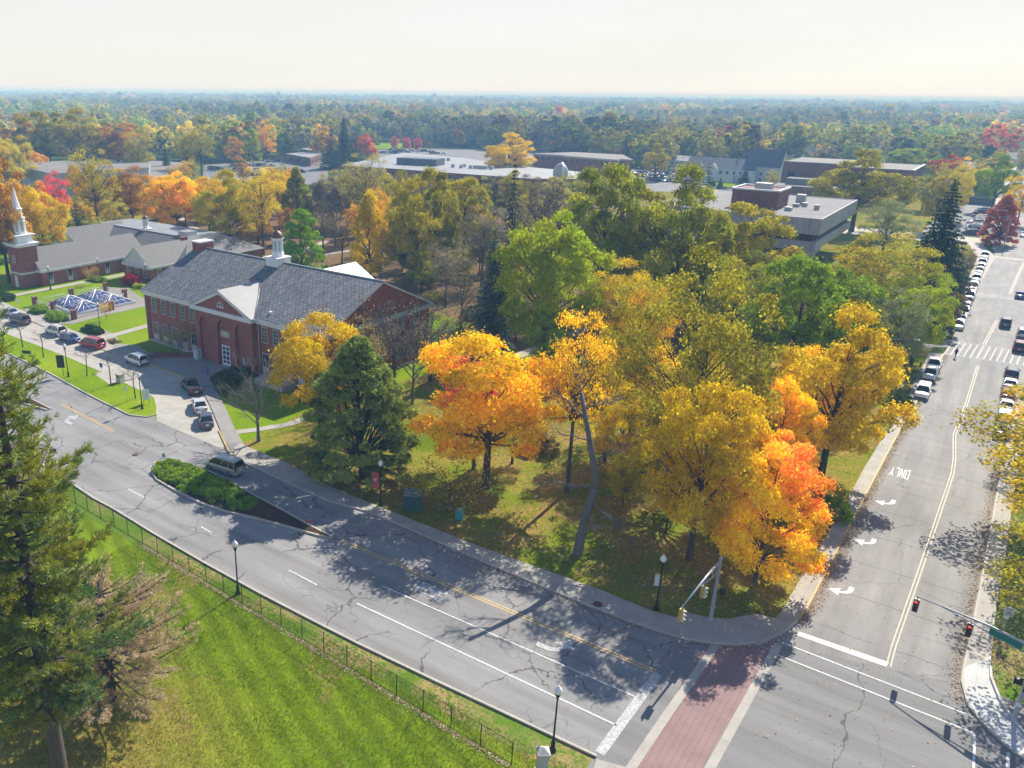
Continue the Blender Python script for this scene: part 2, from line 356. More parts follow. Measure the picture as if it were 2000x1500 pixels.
def thing(name, label, cat, loc=(0, 0, 0), rz=0.0, group=None):
    o = bpy.data.objects.new(name, None); COL.objects.link(o); o.empty_display_size = 0.3
    o.location = loc; o.rotation_euler.z = rz; o['label'] = label; o['category'] = cat
    if group: o['group'] = group
    return o
def tag(o, label, cat, group=None):
    o['label'] = label; o['category'] = cat
    if group: o['group'] = group
    return o
def copy_tree(o, parent=None):
    c = o.copy(); COL.objects.link(c)
    if parent: c.parent = parent
    for ch in list(o.children): copy_tree(ch, c)
    return c
rnd = random.Random(7)
# ================================================================ the setting
M = {}
M['asph'] = asphalt('road_asphalt', (0.20, 0.195, 0.19), (0.275, 0.265, 0.255), 0.17, 0.006)
M['asph_av'] = asphalt('avenue_asphalt', (0.195, 0.19, 0.182), (0.26, 0.25, 0.238), 0.12, 0.0035, seam=0.155)
M['asph_new'] = asphalt('junction_asphalt', (0.175, 0.172, 0.168), (0.205, 0.20, 0.194), 0.045, 0.0012)
M['asph_lot'] = asphalt('car_park_asphalt', (0.13, 0.13, 0.14), (0.18, 0.18, 0.19), 0.05, 0.002)
M['conc'] = concrete('sidewalk_concrete', (0.36, 0.335, 0.295), 1.5, 0.03)
M['conc_new'] = concrete('ramp_concrete', (0.50, 0.50, 0.49), 1.8, 0.025)
M['conc_lane'] = concrete('lane_concrete', (0.38, 0.355, 0.31), 4.5, 0.05, R(-12), 0.4)
M['paver'] = concrete('paver_concrete', (0.27, 0.255, 0.24), 0.6, 0.02, R(0), 0.5)
M['kerb'] = concrete('kerb_concrete', (0.44, 0.405, 0.345), 3.0, 0.03)
M['kerb_y'] = weathered('kerb_yellow_paint', (0.50, 0.36, 0.10), 0.8, 0.7, 4)
M['brickwalk'] = concrete('brick_paving', (0.27, 0.17, 0.16), 0.22, 0.03, 0.0, 0.6, jx=0.45)
M['white'] = paint_line('white_road_paint', (0.74, 0.74, 0.72), 0.55)
M['white_old'] = paint_line('worn_white_road_paint', (0.58, 0.58, 0.58), 0.85)
M['white_faint'] = paint_line('faint_white_road_paint', (0.31, 0.305, 0.295), 0.95)
M['yellow'] = paint_line('yellow_road_paint', (0.66, 0.44, 0.13), 0.4)
M['yellow_old'] = paint_line('worn_yellow_road_paint', (0.58, 0.50, 0.33), 0.6)
LIT = 0
M['land'] = grass('land_grass', ((0.050, 0.070, 0.018), (0.075, 0.10, 0.025), (0.11, 0.12, 0.035)))
M['lawn'] = grass('campus_lawn', ((0.12, 0.20, 0.005), (0.16, 0.25, 0.006), (0.22, 0.28, 0.014)))
M['lawn_near'] = grass('mown_lawn', ((0.095, 0.155, 0.006), (0.14, 0.205, 0.008), (0.21, 0.25, 0.02)), tan=(-43.5, 16.5, 14.5), stripes=(R(22), 1.9), litter=((0.25, 0.16, 0.06), (0.34, 0.25, 0.09), (0.20, 0.12, 0.05)), lit_amt=-0.25)
M['verge'] = grass('verge_grass', ((0.075, 0.14, 0.012), (0.11, 0.19, 0.018), (0.19, 0.20, 0.06)), litter=((0.30, 0.2, 0.1), (0.40, 0.30, 0.13), (0.22, 0.13, 0.07)), lit_amt=0.1)
M['park'] = grass('leafy_park_grass', ((0.075, 0.12, 0.006), (0.14, 0.19, 0.009), (0.23, 0.25, 0.02)), litter=((0.24, 0.13, 0.055), (0.42, 0.27, 0.08), (0.16, 0.085, 0.05)), lit_amt=0.35)
M['floor'] = grass('leaf_litter_floor', ((0.06, 0.07, 0.018), (0.10, 0.09, 0.035), (0.14, 0.12, 0.04)), litter=((0.20, 0.115, 0.07), (0.28, 0.17, 0.09), (0.13, 0.08, 0.06)), lit_amt=1.3)
M['mulch'] = grass('mulch', ((0.045, 0.028, 0.02), (0.075, 0.045, 0.03), (0.11, 0.07, 0.045)))
M['gravel'] = grass('gravel', ((0.22, 0.20, 0.18), (0.28, 0.26, 0.235), (0.34, 0.31, 0.28)))

def G(pts, z=0.0): return [g(p[0], p[1], z) for p in pts]
def setting(name, mb, mats, **kw): return mb.build(name, mats, kind='structure', **kw)

m = MB(); m.sheet([(-30000, -30000), (30000, -30000), (30000, 30000), (-30000, 30000)], -0.02); setting('ground', m, M['land'])
m = MB(); m.sheet([(-220, 60), (-100, 58), (-66, 62), (-66, 106), (-80, 128), (-150, 150), (-235, 150), (-235, 60)], 0.0); setting('campus_lawn', m, M['lawn'])
m = MB(); m.sheet([(-75, -30), (-14, -30), (-12, 36), (-12, 41.9), (-75, 43), (-110, 45), (-110, -30)], 0.0); setting('mown_lawn', m, M['lawn_near'])

# ---- roads
near_kerb = [(-190.0, 46.5)] + G([(68, 899), (122, 933), (181, 973), (224, 996), (300, 1043), (400, 1101), (500, 1156), (600, 1208), (700, 1259), (850, 1331), (1000, 1401), (1165, 1479)])
far_kerb = G([(1396, 1257), (1340, 1250), (1225, 1212), (1137, 1178), (945, 1098), (721, 1000), (640, 961 + 17), (560, 942), (474, 904), (445, 882)])
west = G([(307, 814), (255, 812), (203, 787), (151, 760), (105, 734), (74, 718), (0, 684)]) + [(-200.0, 67.5)]
m = MB(); poly = near_kerb + [(-13.5, 60.5)] + far_kerb[1:] + west; m.sheet(poly, 0.010)
road = setting('road', m, M['asph'])
m = MB(); m.sheet([(-14.6, -40), (60, -40), (60, 60), (5.2, 66.5), (-7.0, 66.3), (-8.6, 63.5), (-14.6, 61)], 0.014); setting('junction', m, M['asph_new'])
lk = G([(1500, 1256), (1526, 1241), (1556, 1217), (1575, 1190), (1630, 1085), (1723, 905), (1790, 785), (1812, 749), (1843, 693), (1868, 645), (1888, 603), (1916, 550), (1944, 502)]) + [(-4.9, 330), (-4.6, 700)]
m = MB(); m.sheet([(5.1, 66.0)] + [(5.4, 85), (5.7, 112), (6.4, 140), (7.6, 160), (8.4, 700)] + lk[::-1], 0.018); avenue = setting('avenue', m, M['asph_av'])
m = MB(); m.sheet(G([(1380, 1262), (1400, 1258), (1513, 1262), (1372, 1500), (1330, 1570), (1180, 1570), (1225, 1500)]), 0.020); setting('brick_crosswalk', m, M['brickwalk'])
m = MB()
m.ribbon(G([(1400, 1258), (1300, 1400), (1165, 1600)]), 0.62, 0.026); m.ribbon(G([(1520, 1259), (1387, 1500), (1330, 1600)]), 0.62, 0.026)
setting('crosswalk_border', m, M['conc_lane'])

# ---- drop-off lane and its surroundings
lane_far = [(-235.0, 92.5), (-200.0, 84.5)] + G([(0, 604), (62, 629), (100, 645), (160, 668), (215, 690), (288, 711), (345, 733), (375, 748), (400, 773), (416, 808), (430, 845), (445, 882)])
med_up = [(-235.0, 84.5), (-200.0, 76.5)] + G([(0, 648), (64, 672), (133, 699), (200, 728), (260, 757), (292, 771), (302, 779), (307, 796), (306, 810), (287, 815.5), (255, 812)])
m = MB(); m.sheet(lane_far + G([(306, 822)]) + med_up[:-2][::-1], 0.016); setting('drop_off_lane', m, M['conc_lane'])
m = MB(); m.prism(med_up + G([(203, 787), (151, 760), (105, 734), (74, 718), (0, 684)]) + [(-200.0, 67.5)], 0.0, 0.13); setting('lane_median', m, M['lawn'])
m = MB(); m.ribbon(med_up[1:] + G([(203, 787), (151, 760), (105, 734), (74, 718), (0, 684)]) + [(-200.0, 67.5)], 0.18, 0.16, h=0.16); setting('median_kerb', m, M['kerb'])
m = MB(); m.ribbon(lane_far[:9], 2.4, 0.13, h=0.13, side=1.3)
s_ = m.build('lane_sidewalk', M['conc'], kind='structure')
plaza = G([(215, 688), (288, 709), (345, 731), (375, 746), (400, 771), (417, 808), (432, 845), (447, 882), (474, 902), (481, 877), (461, 843), (435, 786), (411, 744), (413, 735), (462, 722), (480, 716), (445, 705), (392, 699), (340, 698), (290, 690), (270, 676), (225, 672)])
m = MB(); m.prism(plaza, 0.0, 0.132); setting('plaza', m, M['paver'])
m = MB(); m.ribbon(G([(205, 686), (288, 710), (345, 732), (375, 747), (399, 772)]), 0.16, 0.165, h=0.165)
m.ribbon(G([(428, 842), (446, 882), (452, 890)]), 0.2, 0.165, h=0.165); setting('yellow_kerb', m, M['kerb_y'])
walk = lambda nm_, pts, w_, mat='conc', z=0.05, kind=None: setting(nm_, MB().ribbon(G(pts), w_, z, h=z), M[mat])
walk('chapel_path', [(-40, 592), (12, 580), (99, 563.5), (170, 550), (211, 542.5), (250, 535)], 2.0)
walk('lawn_path', [(190, 663), (240, 650), (290, 636), (340, 622)], 2.0)
walk('park_path', [(450, 846), (505, 839), (560, 830), (650, 800)], 1.3)
walk('park_path', [(1000, 700), (1150, 640), (1300, 600), (1480, 560)], 2.0)
walk('park_path', [(620, 500), (800, 470), (1000, 450)], 2.2)
walk('park_path', [(250, 420), (330, 408), (450, 500), (560, 505), (640, 470)], 2.4)
m = MB(); m.prism(G([(66, 602), (210, 562), (250, 563), (284, 586), (284, 599), (210, 615), (142, 633), (108, 634), (52, 612), (46, 604)]), 0.0, 0.05); setting('gravel_bed', m, M['gravel'])
m = MB(); m.prism(G([(150, 668), (186, 642), (205, 644), (225, 655), (235, 668), (200, 676)]), 0.0, 0.04); setting('gravel_bed', m, M['gravel'])

# ---- park block: leaf-strewn grass, sidewalks, kerbs
outer = G([(447, 883), (474, 904), (560, 943), (640, 979), (721, 1001), (780, 1026), (945, 1099), (1040, 1139), (1137, 1179), (1225, 1213), (1300, 1238), (1340, 1250), (1396, 1258), (1440, 1261), (1490, 1255), (1526, 1239), (1556, 1215), (1575, 1190), (1630, 1085), (1675, 997), (1723, 905), (1756, 843), (1790, 785), (1812, 749), (1843, 693)])
inner = G([(470, 868), (492, 878), (563, 907), (640, 950), (708, 978), (780, 1007), (920, 1063), (1040, 1107), (1162, 1150), (1274, 1196), (1318, 1208), (1345, 1199), (1380, 1208), (1422, 1211), (1450, 1206), (1478, 1201), (1513, 1210), (1524, 1200), (1541, 1170), (1597, 1076), (1647, 991), (1689, 913), (1726, 853), (1751, 820), (1815, 690)])
m = MB(); m.band(outer, inner, 0.14)
for i in range(len(outer) - 1):
    a, b_ = outer[i], outer[i + 1]; m.face([(*a, 0), (*a, 0.14), (*b_, 0.14), (*b_, 0)])
    a, b_ = inner[i], inner[i + 1]; m.face([(*a, 0), (*b_, 0), (*b_, 0.14), (*a, 0.14)])
setting('sidewalk', m, M['conc'])
m = MB(); m.sheet(inner + [(-4.5, 420), (-40, 420), (-260, 420), (-260, 150), (-150, 146), (-80, 128), (-66, 106), (-73, 82)], 0.004); setting('park_grass', m, M['park'])
m = MB(); m.sheet([(-235, 151), (-150, 151), (-80, 129), (-62, 118), (-45, 128), (-20, 150), (-13, 215), (-90, 216), (-140, 285), (-235, 262)], 0.008); setting('wood_floor', m, M['floor'])
m = MB(); m.ribbon(outer[:17], 0.17, 0.17, h=0.17); setting('kerb', m, M['kerb'])
m = MB(); m.ribbon(outer[16:], 0.17, 0.17, h=0.17); setting('yellow_kerb', m, M['kerb_y'])
o2 = G([(1868, 645), (1888, 603), (1916, 550), (1944, 502)]) + [(-4.9, 297)]; i2 = G([(1838, 665), (1860, 614), (1884, 560), (1908, 506)]) + [(-8.3, 297)]
m = MB(); m.band(o2, i2, 0.14)
for i in range(len(o2) - 1): m.face([(*o2[i], 0), (*o2[i], 0.14), (*o2[i + 1], 0.14), (*o2[i + 1], 0)])
setting('sidewalk', m, M['conc']); m = MB(); m.ribbon(o2, 0.2, 0.17, h=0.17); setting('kerb', m, M['kerb'])
m = MB(); m.ribbon([(-4.8, 326), (-4.5, 700)], 2.6, 0.14, h=0.14, side=1.3); setting('sidewalk', m, M['conc'])
m = MB(); m.sheet([(-90, 298), (-4.9, 298), (-4.9, 316), (-90, 316)], 0.012); m.sheet([(-4.7, 278.5), (8, 278.5), (8, 282), (-4.7, 282)], 0.030); setting('side_street', m, M['conc_lane'])
m = MB(); m.ribbon(G([(1770, 672), (1800, 668), (1862, 668)]), 6.5, 0.022); setting('driveway', m, M['asph_lot'])
ek = G([(2012, 1495), (2000, 1483), (1978, 1469), (1945, 1440), (1916, 1411), (1890, 1378), (1878, 1332), (1882, 1306), (1903, 1205), (1923, 1104), (1934, 1042), (1953, 933)]) + [(5.9, 130), (6.6, 144)]
ei = G([(2020, 1455), (2000, 1438), (1974, 1404), (1960, 1385), (1950, 1368), (1934, 1327), (1933, 1306), (1935, 1284), (1945, 1188), (1966, 1072), (1976.5, 987), (1987, 923)]) + [(7.7, 130), (8.4, 144)]
m = MB(); m.band(ek[:8], ei[:8], 0.142, 1); m.band(ek[7:], ei[7:], 0.14, 0)
for i in range(len(ek) - 1): m.face([(*ek[i], 0), (*ek[i + 1], 0), (*ek[i + 1], 0.14), (*ek[i], 0.14)])
setting('sidewalk', m, [M['conc'], M['conc_new']])
m = MB(); m.ribbon(ek, 0.17, 0.17, h=0.17); setting('kerb', m, M['kerb'])
m = MB(); m.ribbon(ei[:7], 0.16, 0.32, h=0.32); setting('kerb', m, M['conc_new'])
m = MB(); m.sheet(ei + [(9.2, 420), (60, 420), (60, 58), (14, 57)], 0.003); setting('verge', m, M['verge'])
m = MB(); m.sheet([(x, y) for x, y in near_kerb] + [(-15, 39.4), (-50, 38.9), (-64, 39.6), (-100, 40.5), (-190, 43)], 0.004); setting('verge', m, M['verge'])
m = MB(); m.ribbon(near_kerb, 0.2, 0.16, h=0.16); setting('kerb', m, M['kerb'])
m = MB(); m.prism(G([(1165, 1483), (1225, 1500), (1240, 1530), (1150, 1530)]), 0.02, 0.05); setting('ramp', m, M['conc'])
# planted island in the road, its kerb and mulch
isl = G([(298, 925), (303, 905), (325, 900), (352, 903), (400, 918), (440, 938), (502, 972), (560, 1003), (601, 1026), (655, 1054), (620, 1047), (560, 1030), (500, 1014), (440, 1000), (392, 984), (340, 958), (306, 938)])
m = MB(); m.prism(isl, 0.0, 0.15); setting('mulch_bed', m, M['mulch'])
m = MB(); m.ribbon(isl + [isl[0]], 0.2, 0.2, h=0.2); setting('island_kerb', m, M['kerb'])
isl2 = G([(-40, 752), (0, 765), (40, 775), (66, 783), (100, 800), (92, 802), (60, 793), (0, 775), (-50, 764)])
m = MB(); m.prism(isl2, 0.0, 0.15); setting('mulch_bed', m, M['mulch'])
m = MB(); m.ribbon(isl2 + [isl2[0]], 0.2, 0.19, h=0.19); setting('island_kerb', m, M['kerb'])

# ---- car parks and clearings farther off (world rectangles)
def rect(c, w_, d_, rz=0.0):
    cs, sn = math.cos(rz), math.sin(rz)
    return [(c[0] + x * cs - y * sn, c[1] + x * sn + y * cs) for x, y in ((-w_ / 2, -d_ / 2), (w_ / 2, -d_ / 2), (w_ / 2, d_ / 2), (-w_ / 2, d_ / 2))]
CLEAR = []
def lot(name, poly, mat, z=0.012): CLEAR.append(poly); return setting(name, MB().sheet(poly, z), M[mat])
lotR = [(-22.5, 318), (-6.8, 318), (-6.6, 425), (-22.5, 430)]; lot('car_park', lotR, 'asph_lot')
lotM = G([(1200, 372), (1400, 376), (1395, 338), (1330, 330), (1235, 330)]); lot('car_park', lotM, 'asph_lot')
lotW = G([(395, 352), (640, 362), (640, 316), (560, 312), (400, 322)]); lot('car_park', lotW, 'asph_lot')
lotN = G([(720, 312), (880, 318), (1080, 320), (1080, 300), (860, 290), (720, 293)]); lot('car_park', lotN, 'asph_lot')
lotF = G([(305, 288), (372, 290), (380, 276), (315, 276)]); lot('car_park', lotF, 'asph_lot')
for q in ([(270, 274), (380, 275), (430, 262), (300, 254)], [(690, 290), (900, 292), (880, 282), (700, 276)], [(0, 285), (60, 290), (70, 268), (0, 262)], [(1380, 376), (1450, 376), (1440, 358), (1385, 352)]):
    lot('field', G(q), 'lawn')
CLEAR += [G([(60, 345), (330, 400), (500, 380), (500, 320), (60, 305)]), G([(640, 350), (1180, 385), (1180, 315), (640, 300)]), G([(1310, 372), (1520, 372), (1520, 328), (1330, 330)]), G([(1490, 420), (1840, 420), (1830, 330), (1500, 318)])]

# ---- road markings
def line(name, pts, w_, mat, z=0.030): return setting(name, MB().ribbon(G(pts), w_, z), M[mat])
yl = G([(665, 1056), (1280, 1312)])
m = MB(); m.ribbon(yl, 0.14, 0.030, side=0.16); m.ribbon(yl, 0.14, 0.030, side=-0.16); setting('centre_line', m, M['yellow'])
yl = G([(120, 790), (222, 843)]); m = MB(); m.ribbon(yl, 0.12, 0.030, side=0.14); m.ribbon(yl, 0.12, 0.030, side=-0.14); setting('centre_line', m, M['yellow'])
line('lane_line', [(745, 1144), (1240, 1361)], 0.13, 'white'); line('lane_line', [(697, 1179), (1204, 1417)], 0.16, 'white')
for a, b_ in (((564, 1114), (619, 1143)), ((393, 1029), (413, 1041)), ((250, 955), (282, 972))): line('lane_line', [a, b_], 0.14, 'white')
m = MB(); m.sheet(G([(1162, 1467), (1180, 1477), (1292, 1322), (1277, 1311)]), 0.030); setting('stop_line', m, M['white_old'])
for pt in (((1517, 1279), (1904, 1433)), ((1527, 1255), (1905, 1402))): line('crosswalk_line', pt, 0.14, 'white')
line('crosswalk_line', [(1904, 1433), (1901, 1500), (1899, 1560)], 0.16, 'white'); line('crosswalk_line', [(1969, 1470), (1966, 1560)], 0.2, 'white')
line('crosswalk_line', [(1480, 1259), (1506, 1272)], 0.14, 'white_old')
m = MB(); m.sheet(G([(1556, 1241), (1561, 1234), (1736, 1294), (1731, 1303)]), 0.030); setting('stop_line', m, M['white'])
cl = G([(1735, 1302), (1745, 1264), (1801, 1102), (1860, 926), (1864, 898), (1864, 850), (1888, 788), (1910, 715)])
m = MB(); m.ribbon(cl, 0.11, 0.032, side=0.14); m.ribbon(cl, 0.11, 0.032, side=-0.14)
for q in (G([(1922, 673), (1947, 626)]), G([(1972, 575), (2000, 511)]) + [(1.6, 274)], [(1.6, 290), (1.8, 600)]): m.ribbon(q, 0.13, 0.032, side=0.17); m.ribbon(q, 0.13, 0.032, side=-0.17)
setting('centre_line', m, M['yellow_old'])
ca, cb_, cc, ce = g(1862, 668), g(1989, 700), g(1871, 695), g(1995, 722)
ys = [ca[1], cc[1]]; m = MB()
x0, x1 = -4.6, 7.4; y0, y1 = ys[1] - 0.3, ys[0] + 0.6
m.ribbon([(x0, y0), (x1, y0 + 0.4)], 0.25, 0.032); m.ribbon([(x0, y1), (x1, y1 + 0.4)], 0.25, 0.032)
for k in range(13):
    xa = x0 + 0.2 + k * 0.92; m.sheet([(xa, y0 + 0.15), (xa + 0.28, y0 + 0.15), (xa + 0.88, y1 - 0.15), (xa + 0.6, y1 - 0.15)], 0.032)
setting('zebra_crossing', m, M['white_faint'])
yy = g(1905, 577)[1]; m = MB()
for k in range(3): m.ribbon([(-4.4, yy + k * 1.5), (7.5, yy + k * 1.5)], 0.35, 0.032)
setting('zebra_crossing', m, M['white_old'])
def arrow(c, fw, rt_, sc, mat):
    """turn arrow: fw = direction of travel, rt_ = side it turns to"""
    pts = []
    P = lambda x, y: (c[0] + (fw[0] * y + rt_[0] * x) * sc, c[1] + (fw[1] * y + rt_[1] * x) * sc)
    n = 8; out = [P(-0.75, -1.5)]; inn = [P(-0.2, -1.5)]
    for i in range(n + 1):
        a = math.pi / 2 * i / n
        out.append(P(-0.75 + 1.35 * (1 - math.cos(a)), -0.7 + 1.35 * math.sin(a))); inn.append(P(-0.2 + 0.8 * (1 - math.cos(a)), -0.7 + 0.95 * math.sin(a)))
    m = MB(); m.band(out, inn, 0.034); hx = [P(0.5, 1.35), P(1.7, 0.45), P(0.5, -0.45)]; m.sheet(hx, 0.035)
    return setting('turn_arrow', m, M[mat])
for px, py in ((1735, 983), (1696, 1060), (1650, 1156)): arrow(g(px, py), (0, -1), (-1, 0), 0.78, 'white')
arrow(g(1086, 1266), (1, 0), (0, 1), 1.0, 'white_old'); arrow(g(134, 821), (-1, 0), (0, 1), 1.1, 'white_old')
GLY = {'O': [[(0, 0), (1, 0), (1, 1), (0, 1), (0, 0)]], 'N': [[(0, 0), (0, 1), (1, 0), (1, 1)]], 'L': [[(0, 1), (0, 0), (1, 0)]], 'Y': [[(0, 1), (.5, .5), (1, 1)], [(.5, .5), (.5, 0)]],
       'S': [[(1, 1), (0, 1), (0, .5), (1, .5), (1, 0), (0, 0)]], 'P': [[(0, 0), (0, 1), (1, 1), (1, .5), (0, .5)]], 'E': [[(1, 1), (0, 1), (0, 0), (1, 0)], [(0, .5), (.8, .5)]], 'D': [[(0, 0), (0, 1), (.7, 1), (1, .7), (1, .3), (.7, 0), (0, 0)]],
       'I': [[(.5, 0), (.5, 1)]], 'M': [[(0, 0), (0, 1), (.5, .4), (1, 1), (1, 0)]], 'T': [[(.5, 0), (.5, 1)], [(0, 1), (1, 1)]], '2': [[(0, 1), (1, 1), (1, .5), (0, .5), (0, 0), (1, 0)]], '5': [[(1, 1), (0, 1), (0, .5), (1, .5), (1, 0), (0, 0)]]}
def word(m, txt, o, ux, uy, w_, h_, gap, th, f3, hk=1.0):
    """stroke lettering laid out from o along ux (reading) and uy (up); f3 turns (a, b) into a 3-D point"""
    for i, ch in enumerate(txt):
        for st in GLY[ch]:
            for a, b_ in zip(st[:-1], st[1:]):
                A = Vector((i * (w_ + gap) + a[0] * w_, a[1] * h_)); B = Vector((i * (w_ + gap) + b_[0] * w_, b_[1] * h_))
                t = (B - A).normalized(); n = Vector((-t.y, t.x)) * th / 2 * (1 + (hk - 1) * abs(t.x)); A = A - t * th / 2; B = B + t * th / 2
                m.face([f3(p.x, p.y) for p in (A - n, B - n, B + n, A + n)])
def road_word(o, rd, up, w_, h_, gap, th, mat):
    m = MB(); k = [0]
    def f3(a, b_): k[0] += 1; return (o[0] + rd[0] * a + up[0] * b_, o[1] + rd[1] * a + up[1] * b_, 0.034 + 0.0004 * (k[0] // 4))
    word(m, 'ONLY', o, rd, up, w_, h_, gap, th, f3, 3.0); return setting('road_lettering', m, M[mat])
road_word((-35.4, 51.65), (0, -1), (1, 0), 0.26, 2.5, 0.15, 0.085, 'white')
road_word((-3.15, 106.4), (-1, 0), (0, -1), 0.33, 2.7, 0.19, 0.095, 'white')
# ================================================================ buildings
M['brick'] = brick('red_brick'); M['brick_dk'] = brick('dark_brick', (0.15, 0.055, 0.045), (0.2, 0.075, 0.06))
M['slate'] = slate('slate_roof', (0.17, 0.178, 0.19), (0.04, 0.043, 0.05), 0.5, 0.8, 0.85, purple=(0.12, 0.075, 0.09))
M['shingle'] = slate('grey_shingle', (0.135, 0.13, 0.13), (0.08, 0.08, 0.08), 0.2, 0.35, 0.25)
M['shingle_dk'] = slate('dark_shingle', (0.11, 0.13, 0.165), (0.07, 0.08, 0.1), 0.25, 0.4, 0.4)
M['pale_roof'] = weathered('pale_grey_roof', (0.31, 0.30, 0.29), 0.25, 0.45)  # even pale grey for the pediment and rear wing roofs
M['trim'] = weathered('white_trim', (0.66, 0.67, 0.69), 0.3, 0.5); M['trim_g'] = weathered('grey_trim', (0.42, 0.45, 0.47), 0.5, 0.6)
M['white_p'] = weathered('white_paint', (0.78, 0.79, 0.82), 0.15, 0.5)
M['stone'] = weathered('pale_stone', (0.46, 0.45, 0.42), 0.5, 0.8)
M['copper'] = weathered('brown_dome', (0.15, 0.062, 0.05), 0.5, 0.5)
M['white_roof'] = weathered('white_roof_membrane', (0.25, 0.262, 0.28), 0.5, 0.6, 0.15)
M['tar_roof'] = weathered('gravel_roof', (0.20, 0.195, 0.20), 0.6, 0.9, 0.4); M['tan_roof'] = weathered('tan_roof', (0.20, 0.185, 0.175), 0.5, 0.9, 0.2)
M['concr'] = weathered('board_concrete', (0.40, 0.40, 0.40), 0.5, 0.85, 0.5, streak=0.7)
M['glass'] = simple('window_glass', (0.025, 0.035, 0.045), 0.12, 0, 0.6); M['glass_b'] = simple('blue_glass', (0.05, 0.07, 0.17), 0.1, 0, 0.6)
M['panel'] = simple('pale_panel', (0.42, 0.48, 0.54), 0.5); M['amber'] = simple('amber_glass', (0.045, 0.028, 0.016), 0.7, 0, 0.15)
M['dark'] = simple('recess_shade_paint', (0.02, 0.02, 0.022), 0.8); M['hvac'] = weathered('galvanised_metal', (0.40, 0.42, 0.44), 0.5, 0.45)  # near-black with the shade of hollows put into the colour
M['siding'] = weathered('white_siding', (0.62, 0.64, 0.68), 0.2, 0.6)

def window(parent, x, y, z0, z1, w_, ax='x', sgn=-1, frame='trim_g', arch=False, panel=0.0, rows=2, t=0.09):
    """frame (an open surround with glazing bars) and its pane; ax = the wall's direction, sgn = the way it looks"""
    f = MB(); fw = 0.1; hw = w_ / 2
    def B(mb, a0, c0, a1, c1, d0, d1, mi=0):
        if ax == 'x': mb.box(x + a0, y + min(sgn * d0, sgn * d1), c0, x + a1, y + max(sgn * d0, sgn * d1), c1, mi)
        else: mb.box(x + min(sgn * d0, sgn * d1), y + a0, c0, x + max(sgn * d0, sgn * d1), y + a1, c1, mi)
    B(f, -hw - fw, z0, -hw, z1, 0, t); B(f, hw, z0, hw + fw, z1, 0, t); B(f, -hw - fw, z0 - 0.13, hw + fw, z0, 0, t + 0.06)
    B(f, -0.025, z0, 0.025, z1, 0.025, 0.05)
    for k in range(1, rows): zz = z0 + (z1 - z0) * k / rows; B(f, -hw, zz - 0.03, -0.027, zz + 0.03, 0.025, 0.053); B(f, 0.027, zz - 0.03, hw, zz + 0.03, 0.025, 0.053)
    if panel: B(f, -hw + 0.002, z0 + 0.002, hw - 0.002, z0 + panel, 0.0, 0.057, 1)
    p = MB(); B(p, -hw, z0, hw, z1, 0, 0.02)
    if arch:
        n = 8; P3 = (lambda a, c, d: (x + a, y + sgn * d, c)) if ax == 'x' else (lambda a, c, d: (x + sgn * d, y + a, c))
        po = [(hw * math.cos(math.pi * i / n), z1 + hw * math.sin(math.pi * i / n)) for i in range(n + 1)]
        p.face([P3(a, c, 0.02) for a, c in po]); p.face([P3(a, c, 0.02) for a, c in po][::-1])
        for i in range(n):
            a0, a1 = math.pi * i / n, math.pi * (i + 1) / n; ro = hw + fw
            q = [(hw * math.cos(a0), z1 + hw * math.sin(a0)), (ro * math.cos(a0), z1 + ro * math.sin(a0)), (ro * math.cos(a1), z1 + ro * math.sin(a1)), (hw * math.cos(a1), z1 + hw * math.sin(a1))]
            f.face([P3(a, c, t) for a, c in q]); f.face([P3(a, c, t) for a, c in q][::-1])
            f.face([P3(*q[1], t), P3(*q[1], 0), P3(*q[2], 0), P3(*q[2], t)])
    else: B(f, -hw - fw, z1, hw + fw, z1 + 0.12, 0, t + 0.03)
    fo = f.build('window', [M[frame], M['panel']], parent); p.build('pane', M['glass'], fo)
    return fo
def gable_roof(mb, x0, x1, y0, y1, ze, zr, axis, over=0.5, t=0.22, m=0, me=1, hip0=0, hip1=0):
    """two roof slabs with visible thickness; axis = the ridge's direction"""
    T = (lambda a, b_, z: (a, b_, z)) if axis == 'x' else (lambda a, b_, z: (b_, a, z))
    a0, a1, b0, b1 = (x0, x1, y0, y1) if axis == 'x' else (y0, y1, x0, x1)
    bm_ = (b0 + b1) / 2; sl = (zr - ze) / (bm_ - b0); zo = ze - sl * over; a0 -= over * 0.6; a1 += over * 0.6
    for bo in (b0 - over, b1 + over):
        P = [T(a0, bo, zo + t), T(a1, bo, zo + t), T(a1 - hip1, bm_, zr + t), T(a0 + hip0, bm_, zr + t)]; Q = [(p[0], p[1], p[2] - t) for p in P]
        flip = (bo > bm_) != (axis == 'y')
        F = lambda l, mi: mb.face(l[::-1] if flip else l, mi)
        F(P, m); F(Q[::-1], me)
        for i in (0, 1, 3): j = (i + 1) % 4; F([Q[i], Q[j], P[j], P[i]], me)
    if hip0: mb.face([T(a0, b0 - over, zo + t), T(a0, b1 + over, zo + t), T(a0 + hip0, bm_, zr + t)], m)
    if hip1: mb.face([T(a1, b0 - over, zo + t), T(a1, b1 + over, zo + t), T(a1 - hip1, bm_, zr + t)], m)
def gable_walls(mb, x0, x1, y0, y1, ze, zr, axis, m=0, mg=None):
    mb.box(x0, y0, 0, x1, y1, ze, m, bottom=False); mg = m if mg is None else mg
    if axis == 'x':
        ym = (y0 + y1) / 2; mb.face([(x0, y1, ze), (x0, y0, ze), (x0, ym, zr)], mg); mb.face([(x1, y0, ze), (x1, y1, ze), (x1, ym, zr)], mg)
    else:
        xm = (x0 + x1) / 2; mb.face([(x0, y0, ze), (x1, y0, ze), (xm, y0, zr)], mg); mb.face([(x1, y1, ze), (x0, y1, ze), (xm, y1, zr)], mg)
